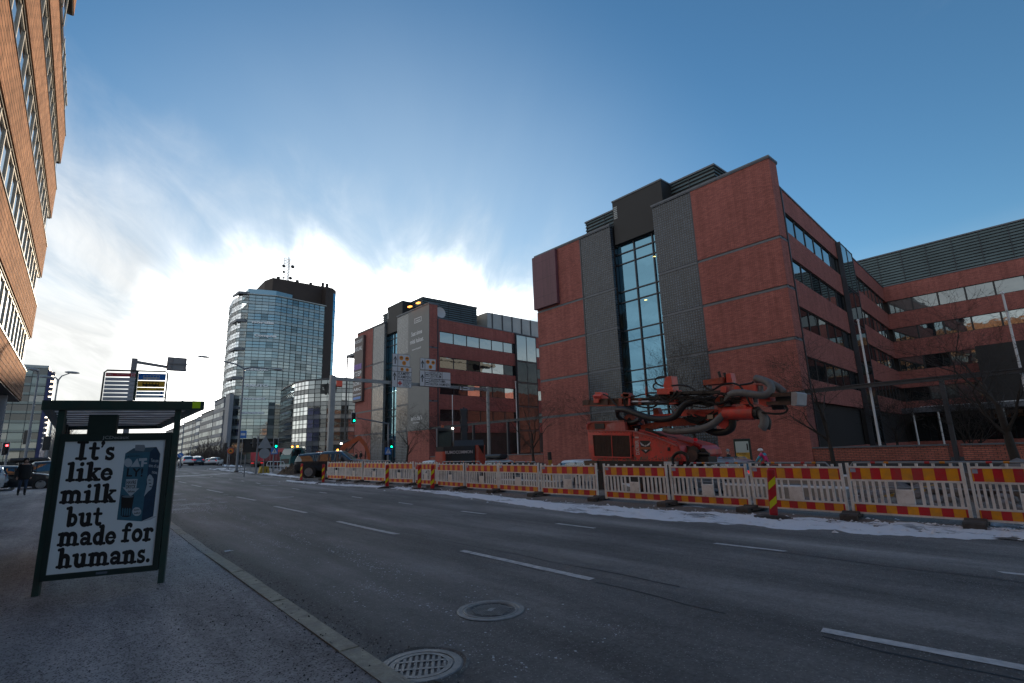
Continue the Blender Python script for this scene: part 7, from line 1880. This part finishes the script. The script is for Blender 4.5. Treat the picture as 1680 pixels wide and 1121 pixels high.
# ================================================================ EXCAVATORS
XG = M('excavator_dark', (.022, .024, .028), .75, var=.15, vs=2); XO = M('excavator_orange', (.40, .075, .02), .45, var=.12, vs=2, dirt=(.16, .07, .04), ds=1.5); XR_ = M('excavator_red', (.42, .055, .03), .45, var=.12, vs=2, dirt=(.15, .06, .04), ds=1.5); LITE = M('work_lamp', (.9, .9, .8), emit=(1, .95, .8), es=6.0)
def excavator(label, loc, rz, main, cw, lettering, boom, stick=True):
    """front along +x, counterweight at -x"""
    t = thing('excavator', label, 'excavator', loc, rz)
    for sg in (-1, 1):
        m = MB(); m.prism([(-1.9, .15), (-1.6, 0), (1.6, 0), (1.9, .15), (1.95, .5), (1.7, .8), (-1.7, .8), (-1.95, .5)], sg * 1.15 - .3, sg * 1.15 + .3, lambda a, b, c: (a, c, b)); m.build('track', RIGK, t)
    MB().cyl((0, 0, .7), (0, 0, 1.05), .7, n=16).build('turntable', RIGK, t)
    MB().bbox((-1.5, -1.4, 1.0), (1.5, 1.4, 1.25), .04).build('deck', RIGK, t)
    m = MB(); m.prism([(-1.45, -1.35), (-2.05, -.95), (-2.25, -.5), (-2.3, 0), (-2.25, .5), (-2.05, .95), (-1.45, 1.35), (-1.0, 1.35), (-1.0, -1.35)], .95, 2.02, lambda a, b, c: (a, b, c)); ctr = m.build('counterweight', main, t)
    for sg in (-1, 1):
        m = MB(); m.prism([(-1.2, sg * 1.40), (-1.55, sg * 1.40), (-2.12, sg * 1.0), (-2.22, sg * .86), (-2.1, sg * .8), (-1.4, sg * 1.2), (-1.2, sg * 1.2)], .93, 2.05 if sg < 0 else 1.75, lambda a, b, c: (a, b, c)); m.build('corner_guard', cw, ctr)
    m = MB(); m.prism([(-2.15, 2.02), (-1.6, 2.35), (.2, 2.35), (.2, 1.2), (-1.4, 1.2)], -1.3, .35, lambda a, b, c: (a, c, b)); m.build('engine_cover', main, t)
    if lettering: text('rear_lettering', lettering, DEC, ctr, (-2.33, .85, 1.62), (0, -1, 0), (0, 0, 1), 1.5, .16, bold=.02, thick=.01)
    cab = MB(); cab.prism([(-.5, 1.25), (-.5, 3.05), (-.35, 3.15), (1.0, 3.15), (1.35, 2.3), (1.4, 1.25)], .35, 1.35, lambda a, b, c: (a, c, b)); cb = cab.build('cab', XG, t)
    MB().box((-.52, .48, 1.9), (-.505, 1.22, 2.95)).build('rear_window', CGL, cb)
    for y in (.345, 1.355): MB().slab([(-.3, y, 1.9), (1.15, y, 1.9), (1.2, y, 2.3), (.9, y, 3.0), (-.3, y, 3.0)], (0, .006, 0)).build('side_window', CGL, cb)
    MB().slab([(1.03, .45, 3.08), (1.03, 1.25, 3.08), (1.37, 1.25, 2.3), (1.37, .45, 2.3)], (.02, 0, .01)).build('windscreen', CGL, cb)
    MB().cyl((-.2, 1.0, 3.15), (-.2, 1.0, 3.27), .09, n=8).build('beacon', XO, cb)
    P_ = boom
    b = MB(); 
    for (x, z, w), (x2, z2, w2) in zip(P_, P_[1:]): b.beam((x, -.35, z), (x2, -.35, z2), .34, (w + w2) / 2, up=(0, 0, 1) if abs(x2 - x) > abs(z2 - z) * .3 else (1, 0, 0))
    b.build('boom', cw if stick else XG, t)
    for i, (x, z, w) in enumerate(P_[1:-1]): MB().cyl((x, -.58, z), (x, -.12, z), w * .55, n=10).build('boom_joint', cw if stick else XG, t)
    (xa, za, _), (xb, zb, _) = P_[0], P_[2]
    MB().tube([(xa + .6, -.35, za), ((xa + xb) / 2 + .4, -.35, (za + zb) / 2 - .1), (xb, -.35, zb - .25)], .09, 8).build('boom_cylinder', RIGK, t)
    MB().tube([(P_[1][0], -.35, P_[1][1] + .4), (P_[2][0], -.35, P_[2][1] + .28), (P_[3][0], -.35, P_[3][1] + .2)], .05, 6).build('stick_hose', HOSEB, t)
    bx, bz, _ = P_[-1]
    m = MB(); m.prism([(bx - .3, bz), (bx + .3, bz), (bx + .45, bz - .5), (bx + .2, bz - .95), (bx - .35, bz - .85), (bx - .5, bz - .4)], -.85, .15, lambda a, b_, c: (a, c, b_)); m.build('bucket', RUST, t)
    return t, cb
g = at(757, 770, Y=29.0)
e1, cb = excavator('dark excavator seen from behind with red corner guards and folded boom', (g.x, 29.2, zg(g.x, 29.2) - .05), R_(58), XG, XR_, 'RUMOCOMMON', [(.9, 1.6, .5), (1.6, 3.2, .5), (2.0, 4.2, .42), (2.5, 3.6, .36), (2.9, 2.4, .32), (2.9, 1.4, .3)], False)
MB().box((-.56, .36, 3.04), (-.5, .44, 3.12)).build('work_lamp', LITE, cb)
for y in (.37, 1.33): MB().box((-.53, y - .035, 1.25), (-.505, y + .035, 3.1)).build('cab_pillar', GALV, cb)
e1.scale = (1.12,) * 3
g = at(566, 766, Y=66)
e2, cb = excavator('orange excavator with raised arm and bright work lamps behind the pickup', (g.x - 1.6, 66.5, zg(g.x, 66) + .3), R_(-25), XO, XO, None, [(.6, 1.5, .6), (1.6, 2.9, .62), (3.3, 3.9, .52), (4.1, 3.0, .44), (4.6, 1.6, .36), (4.6, 1.0, .3)], True)
for y, z in ((.45, 3.2), (1.2, 3.2)): MB().box((1.0, y - .12, z - .03), (1.12, y + .12, z + .15)).build('work_lamp', LITE, cb)

# ================================================================ PEOPLE
SKIN = M('skin', (.42, .25, .19), .6)
def figure(name, label, loc, rz, J, cols, group=None, scale=1.0, parts=None):
    """one continuous skinned body. J: joint -> (x, y, z, radius); edges by name; faces coloured by zone"""
    E_ = [('hip', 'waist'), ('waist', 'chest'), ('chest', 'neck'), ('neck', 'head'), ('head', 'crown')]
    for s_ in 'lr':
        E_ += [('hip', 'th' + s_), ('th' + s_, 'kn' + s_), ('kn' + s_, 'an' + s_), ('an' + s_, 'to' + s_), ('chest', 'sh' + s_), ('sh' + s_, 'el' + s_), ('el' + s_, 'wr' + s_), ('wr' + s_, 'pa' + s_)]
        for k in range(5): E_ += [('pa' + s_, 'f%d' % k + s_)]
        w, p = Vector(J['wr' + s_][:3]), Vector(J['pa' + s_][:3]); d = (p - w).normalized(); sd_ = d.cross(Vector((0, 0, 1)))
        sd_ = Vector((1, 0, 0)) if sd_.length < .2 else sd_.normalized(); sd_ = Vector((0, 1, 0)) if abs(d.y) < .5 and abs(d.x) < .8 else Vector((1, 0, 0))
        for k in range(5):
            q = p + d * (.055 if k else .02) * (1.15 if k == 2 else 1) + sd_ * ((k - 2.5) * .016 if k else -.05)
            J['f%d' % k + s_] = (q.x, q.y, q.z, .0095)
    names = list(J); idx = {n_: i for i, n_ in enumerate(names)}
    me = bpy.data.meshes.new(name)
    me.from_pydata([J[n_][:3] for n_ in names], [(idx[a], idx[b]) for a, b in E_], [])
    ob = bpy.data.objects.new(name, me); COL.objects.link(ob)
    ob.modifiers.new('skin', 'SKIN'); sub = ob.modifiers.new('sub', 'SUBSURF'); sub.levels = 1; sub.render_levels = 1
    for n_, v in zip(names, me.skin_vertices[0].data): v.radius = (J[n_][3], J[n_][3] * (.78 if n_ in ('hip', 'waist', 'chest') else 1)); v.use_root = n_ == 'hip'
    dg = bpy.context.evaluated_depsgraph_get(); dg.update()
    m2 = bpy.data.meshes.new_from_object(ob.evaluated_get(dg))
    bpy.data.objects.remove(ob); bpy.data.meshes.remove(me)
    mats = list(dict.fromkeys(cols.values())); 
    for m_ in mats: m2.materials.append(m_)
    zone = {}
    for n_ in names:
        zone[n_] = 'head' if n_ in ('head', 'crown', 'neck') else 'hand' if n_[0] == 'f' or n_[:2] == 'pa' else 'shoe' if n_[:2] in ('an', 'to') else 'leg' if n_[:2] in ('kn',) else 'leg' if n_[:2] == 'th' else 'arm' if n_[:2] in ('el', 'wr') else 'coat'
    pts = [(Vector(J[n_][:3]), zone[n_]) for n_ in names]
    for a, b in E_:
        pa, pb = Vector(J[a][:3]), Vector(J[b][:3]); za = zone[b] if zone[a] != zone[b] else zone[a]
        for k in (.25, .5, .75): pts.append((pa.lerp(pb, k), zone[a] if k < .5 else zone[b]))
    for f in m2.polygons:
        c = f.center; z_ = min(pts, key=lambda q: (q[0] - c).length_squared)[1]
        f.material_index = mats.index(cols[z_])
    m2.polygons.foreach_set('use_smooth', [True] * len(m2.polygons)); m2.name = name
    t = thing(name, label, 'person', loc, rz, group); t.scale = (scale,) * 3
    put('body', m2, t)
    return t
def face(t, h, skin=SKIN):
    x, y, z = h
    MB().ball((x + .098, y, z - .012), .020, 8, 5, (1.1, .7, 1.3)).build('nose', skin, t)
    for s_ in (-1, 1): MB().ball((x + .082, y + s_ * .035, z + .018), .012, 6, 4).build('eye', INK, t); MB().ball((x, y + s_ * .092, z - .005), .028, 6, 4, (.5, .35, 1)).build('ear', skin, t)
    MB().box((x + .078, y - .025, z - .055), (x + .09, y + .025, z - .047)).build('mouth', M('lips', (.28, .10, .09), .5), t)
def standing(stride=.14, arm=.12, coat=1.0):
    J = {'hip': (0, 0, .95, .155 * coat), 'waist': (0, 0, 1.12, .15 * coat), 'chest': (.01, 0, 1.36, .165 * coat), 'neck': (.02, 0, 1.52, .06), 'head': (.03, 0, 1.64, .092), 'crown': (.03, 0, 1.70, .075)}
    for s_, y, k in (('l', .10, 1), ('r', -.10, -1)):
        J['th' + s_] = (k * stride * .2, y, .86, .10); J['kn' + s_] = (k * stride * .75 + .03, y, .50, .065); J['an' + s_] = (k * stride * 1.3 - .03, y, .10, .05); J['to' + s_] = (k * stride * 1.3 + .12, y * 1.1, .045, .042)
        J['sh' + s_] = (0, y * 1.9, 1.42, .085 * coat); J['el' + s_] = (-k * arm * .6 - .02, y * 2.5, 1.14, .062 * coat); J['wr' + s_] = (-k * arm + .06, y * 2.55, .90, .045 * coat); J['pa' + s_] = (-k * arm + .08, y * 2.5, .82, .034)
    return J
BCOAT = M('black_coat', (.012, .012, .014), .8, var=.3, vs=12); JEAN = M('blue_jeans', (.035, .055, .10), .85, var=.2, vs=14); BSHOE = M('dark_shoe', (.015, .014, .014), .6); BTROU = M('black_trousers', (.014, .014, .017), .85); GLOVE = M('dark_glove', (.02, .02, .022), .8)
g = at(34, 815, Y=34.9); zp = zg(g.x, 34.9) + .1
J = standing(.10, .10, 1.18)
ped = figure('person', 'person in a black hooded coat and jeans walking towards the shelter', (g.x, 34.9, zp), R_(-80), J, {'coat': BCOAT, 'arm': BCOAT, 'leg': JEAN, 'shoe': BSHOE, 'hand': SKIN, 'head': SKIN}, scale=1.0)
m = MB(); m.lathe([(.20, 0), (.25, .12), (.255, .36), (.245, .60), (.20, .68), (.09, .72)], 16, Matrix.Translation((0.0, 0, .76)) @ Matrix.Diagonal((.78, 1.0, 1, 1))); m.build('coat', BCOAT, ped, smooth=True)
m = MB(); m.ball((.015, 0, 1.655), .128, 12, 8, (1, 1, 1.12)); hd = m.build('hood', BCOAT, ped, smooth='all')
MB().ball((.105, 0, 1.63), .072, 10, 6, (.6, 1, 1.25)).build('face', SKIN, ped, smooth='all'); face(ped, (.05, 0, 1.64))
MB().bbox((-.12, -.36, .86), (.14, -.25, 1.2), .03).build('shoulder_bag', GLOVE, ped)
for px, lb_, rz in ((584, 'left one of two dark-clad people walking by the farther block', 200), (592, 'right one of two dark-clad people walking by the farther block', 190)):
    a = at(px, 752 if px < 590 else 750, Y=74); z = zg(a.x, 74) + .1
    f = figure('person', lb_, (a.x, 74, max(z, a.z - .9)), R_(rz), standing(.12, .08, 1.1), {'coat': BCOAT, 'arm': BCOAT, 'leg': BTROU, 'shoe': BSHOE, 'hand': SKIN, 'head': SKIN}, 'people walking by the farther block')
    MB().ball((.02, 0, 1.70), .098, 10, 6, (1, 1, .85)).build('cap', BCOAT, f)
a = at(1196, 752, X=30.5); zf = zg(30.5, a.y)
f = figure('person', 'person in a grey knitted hat and black jacket behind the silver estate car', (30.5, a.y, at(1196, 738, X=30.5).z - 1.76), R_(100), standing(.12, .1, 1.12), {'coat': BCOAT, 'arm': BCOAT, 'leg': BTROU, 'shoe': BSHOE, 'hand': SKIN, 'head': SKIN})
MB().lathe([(.098, 0), (.105, .05), (.09, .12), (.04, .155), (0, .16)], 12, Matrix.Translation((.02, 0, 1.66))).build('knitted_hat', M('grey_knit', (.22, .25, .29), .9), f, smooth=True); face(f, (.03, 0, 1.64))
# cyclist leaning on the handlebar
YC = at(1252, 745, X=29.0); zt = at(1250, 736.5, X=29.0).z; zc = zt - 1.70
bike = thing('bicycle', 'bicycle ridden along the far pavement with a red rear lamp', 'bicycle', (29.0, YC.y, zc), R_(90))
BK = M('bike_black', (.02, .02, .022), .5)
for x in (-.52, .52):
    Mw = Matrix.Translation((x, 0, .34)) @ Matrix.Rotation(R_(90), 4, 'X')
    w = MB().tube([(x + .33 * math.cos(k * .314), 0, .34 + .33 * math.sin(k * .314)) for k in range(20)], .02, 6, close=True).build('wheel', TYRE, bike)
    m = MB()
    for k in range(10): m.cyl((x, 0, .34), (x + .32 * math.cos(k * .628), 0, .34 + .32 * math.sin(k * .628)), .004, n=3)
    m.build('spokes', STL, w)
m = MB()
for p, q in (((-.52, 0, .34), (-.08, 0, .30)), ((-.08, 0, .30), (-.22, 0, .82)), ((-.52, 0, .34), (-.2, 0, .74)), ((-.08, 0, .30), (.36, 0, .74)), ((-.2, 0, .76), (.34, 0, .84)), ((.34, 0, .88), (.52, 0, .34))): m.cyl(p, q, .018, n=6)
m.build('frame', M('bike_frame', (.25, .27, .3), .4), bike)
m = MB(); m.tube([(.30, -.28, 1.0), (.36, -.2, .98), (.34, 0, .97), (.36, .2, .98), (.30, .28, 1.0)], .015, 6); m.cyl((.34, 0, .86), (.34, 0, .97), .016, n=6); m.build('handlebar', BK, bike)
MB().bbox((-.36, -.07, .86), (-.1, .07, .91), .02).build('saddle', BK, bike)
MB().bbox((-.82, -.14, .62), (-.42, .14, .82), .03).build('rear_bag', BK, bike); MB().ball((-.84, 0, .62), .035, 6, 4).build('rear_lamp', TAIL, bike)
CY = M('cyan_jacket', (.05, .30, .42), .7); PINK = M('pink_jacket', (.55, .03, .14), .7)
J = {'hip': (-.22, 0, .98, .14), 'waist': (-.15, 0, 1.13, .135), 'chest': (.02, 0, 1.35, .15), 'neck': (.10, 0, 1.48, .055), 'head': (.15, 0, 1.57, .09), 'crown': (.16, 0, 1.62, .075)}
for s_, y, k in (('l', .11, 1), ('r', -.11, -1)):
    J['th' + s_] = (-.14, y, .92, .10); J['kn' + s_] = (.20, y * 1.1, .74 if k > 0 else .60, .07); J['an' + s_] = (.02 if k > 0 else -.02, y, .36 if k > 0 else .16, .05); J['to' + s_] = (.16 if k > 0 else .12, y, .32 if k > 0 else .12, .04)
    J['sh' + s_] = (.04, y * 1.75, 1.40, .085); J['el' + s_] = (.20, y * 2.5, 1.16, .06); J['wr' + s_] = (.30, y * 2.4, 1.04, .045); J['pa' + s_] = (.345, y * 2.25, 1.01, .034)
LIME = M('lime_glove', (.45, .62, .02), .6)
cyc = figure('person', 'cyclist in a cyan and pink jacket with a white helmet on the far side', (29.0, YC.y, zc), R_(90), J, {'coat': PINK, 'arm': CY, 'leg': BTROU, 'shoe': BSHOE, 'hand': LIME, 'head': SKIN})
m = MB(); m.tube([(-.02, 0, 1.28), (.03, 0, 1.37), (.08, 0, 1.44)], [.178, .175, .11], 14); m.build('jacket_yoke', CY, cyc, smooth=True)
MB().ball((.0, 0, 1.47), .09, 8, 6, (1, 1.4, .5)).build('collar', M('navy_collar', (.03, .03, .06), .7), cyc)
m = MB(); m.lathe([(.125, 0), (.135, .03), (.12, .09), (.07, .13), (0, .14)], 14, Matrix.Translation((.13, 0, 1.59)) @ Matrix.Diagonal((1.15, .9, 1, 1))); m.build('helmet', M('white_helmet', (.62, .64, .68), .35), cyc, smooth=True); face(cyc, (.15, 0, 1.57))

# ---- advertising pillar by the pavement
a = at(1222, 765, X=31.5); zt = at(1216, 720, X=31.5).z; z0 = zg(31.5, a.y)
t = thing('advert_pillar', 'dark double-sided advert pillar with a golden food poster behind the cars', 'advert pillar', (31.5, a.y, z0), R_(18))
H = zt - z0
MB().bbox((-.14, -.48, 0), (.14, .48, H), .03).build('cabinet', GREEND, t)
MB().box((-.152, -.38, .5), (-.141, .38, H - .16)).build('poster', M('poster_sky', (.40, .48, .48), .4), t)
MB().box((-.158, -.38, .5), (-.153, .38, .5 + (H - .66) * .62)).build('poster_picture', M('poster_gold', (.52, .32, .06), .4, var=.35, vs=3), t)
for k, s_ in enumerate(('Maistuu', 'Ruoka', 'Tori')): text('poster_lettering', s_, INK, t, (-.156, .32, H - .95 - k * .32), (0, -1, 0), (0, 0, 1), .5, .13, thick=.004)
MB().box((-.159, -.34, H - .7), (-.153, -.26, H - .3)).build('poster_mark', INK, t)

# ---- flagpoles
def flagpole(px_b, py_b, px_t, py_t, label):
    p0 = FX * 1.6 + Vector((36.06, 13.75, 0)) if False else Vector((36.06, 13.75, 0)) + FX * .55
    b, tp = onp(px_b, py_b, p0, FX), onp(px_t, py_t, p0, FX)
    t = thing('flagpole', label, 'flagpole', (b.x, b.y, .1), group='white flagpoles behind the low walls')
    H = tp.z - .1
    MB().cyl((0, 0, 0), (0, 0, H), .075, .05, n=10).build('pole', M('flagpole_white', (.52, .54, .58), .4), t); MB().ball((0, 0, H + .05), .085, 8, 5).build('cap', M('flagpole_white', (.5, .5, .5), .4), t)
flagpole(1444, 731, 1408, 527, 'white flagpole in the courtyard of the near block'); flagpole(1697, 700, 1654, 481, 'white flagpole near the right picture edge'); flagpole(743, 748, 741.5, 650, 'thin white flagpole left of the gantry end post'); flagpole(850, 745, 849, 627, 'white flagpole between the two brick blocks')
for px, py, lb_ in ((578, 735, 0),): pass
a = onp(583, 730, Vector((36.0, 82, 0)), FX); 
# ================================================================ TREES
BARK = M('dark_bark', (.030, .024, .021), .9, var=.35, vs=6)
def tree(px, py, H, label, X, seed, fork=.35, spread=.55, depth=5, r0=.14, lean=0.0, stems=1, z=None, dens=3):
    b = at(px, py, X=X); zz_ = zg(X, b.y) if z is None else z
    t = thing('bare_tree', label, 'tree', (X, b.y, zz_), group='bare trees in front of the brick offices')
    r = random.Random(seed); tk, cr = MB(), MB()
    def grow(p, d, L, rad, lev):
        n = 4 if lev < 2 else 3; pts = [p]; rs = [rad]; wob = (.03, .10, .14, .18, .2, .2, .2)[lev]
        for k in range(n):
            d = (d + Vector((r.gauss(0, wob), r.gauss(0, wob), r.gauss(.04, .05)))).normalized(); p = p + d * L / n; pts.append(p); rs.append(max(rad * (1 - .5 * (k + 1) / n), .004))
        (tk if lev == 0 else cr).tube(pts, rs, 8 if lev == 0 else (5 if lev < 2 else 3), caps=False)
        if lev >= depth: return
        kids = (6, 4, 4, 3, 3, 2)[lev]
        for k in range(kids):
            q = pts[-1] if k < 2 else (pts[r.choice((2, 3, 4))] if lev == 0 else pts[r.randint(1, n)])
            if lev == 0 and k >= 2: q = pts[r.choice((3, 3, 4))].lerp(pts[2], r.random() * .6)
            ax = Vector((r.gauss(0, 1), r.gauss(0, 1), r.gauss(.1, .4))).normalized()
            dd = (d * (1 - spread * .6) + ax * spread).normalized(); dd.z = max(dd.z, -.1)
            grow(q, dd.normalized(), L * (r.uniform(.55, .8) if lev else r.uniform(.6, .85)), max(rs[-1] * r.uniform(.5, .8), .005), lev + 1)
    for s_ in range(stems):
        d0 = Vector((r.gauss(0, .05) if stems == 1 else r.gauss(0, .35), lean + (0 if stems == 1 else r.gauss(0, .35)), 1)).normalized()
        grow(Vector((r.gauss(0, .05), r.gauss(0, .05), -.1)), d0, H * fork * .95, r0 * (1 if stems == 1 else .6), 0)
    tk.build('trunk', BARK, t, fix=False, smooth='all'); cr.build('crown', BARK, t, fix=False)
tree(597, 765, 8.0, 'small bare tree at the left end of the farther brick block', 31, 1, .34, .62, 5, .12)
tree(666, 766, 9.5, 'bare tree in front of the grey banner, crown reaching the gantry signs', 31, 2, .36, .62, 5, .16)
tree(716, 765, 9.0, 'bare tree half hidden behind the dark excavator', 31.5, 3, .36, .6, 5, .13)
tree(787, 745, 7.0, 'slim pale-barked tree in the courtyard left of the gantry post', 40, 4, .3, .5, 5, .08, stems=2)
tree(836, 745, 7.0, 'multi-stemmed small tree in the courtyard between the brick blocks', 40, 5, .3, .5, 5, .08, stems=3)
tree(877, 768, 10, 'bare street tree at the left corner of the near block', 31, 6, .38, .62, 5, .15)
tree(985, 768, 8.5, 'bare tree behind the rear of the drill rig', 32, 7, .34, .62, 5, .13)
tree(1143, 766, 12.0, 'tall bare tree rising behind the drill rig boom', 32, 8, .36, .52, 5, .16)
tree(1372, 768, 9.5, 'bare tree in front of the near block corner, right of the cyclist', 31.5, 9, .36, .66, 5, .15)
tree(1470, 735, 6.5, 'thin bare courtyard tree behind the left flagpole', 41, 10, .3, .55, 5, .09, stems=2, z=.3)
tree(1592, 745, 7.0, 'multi-stemmed bare tree behind the right low wall', 39, 11, .26, .5, 5, .10, stems=4, z=.3)
tree(1672, 768, 10.5, 'largest bare tree at the right edge before the back wing', 31.5, 12, .36, .62, 5, .22)
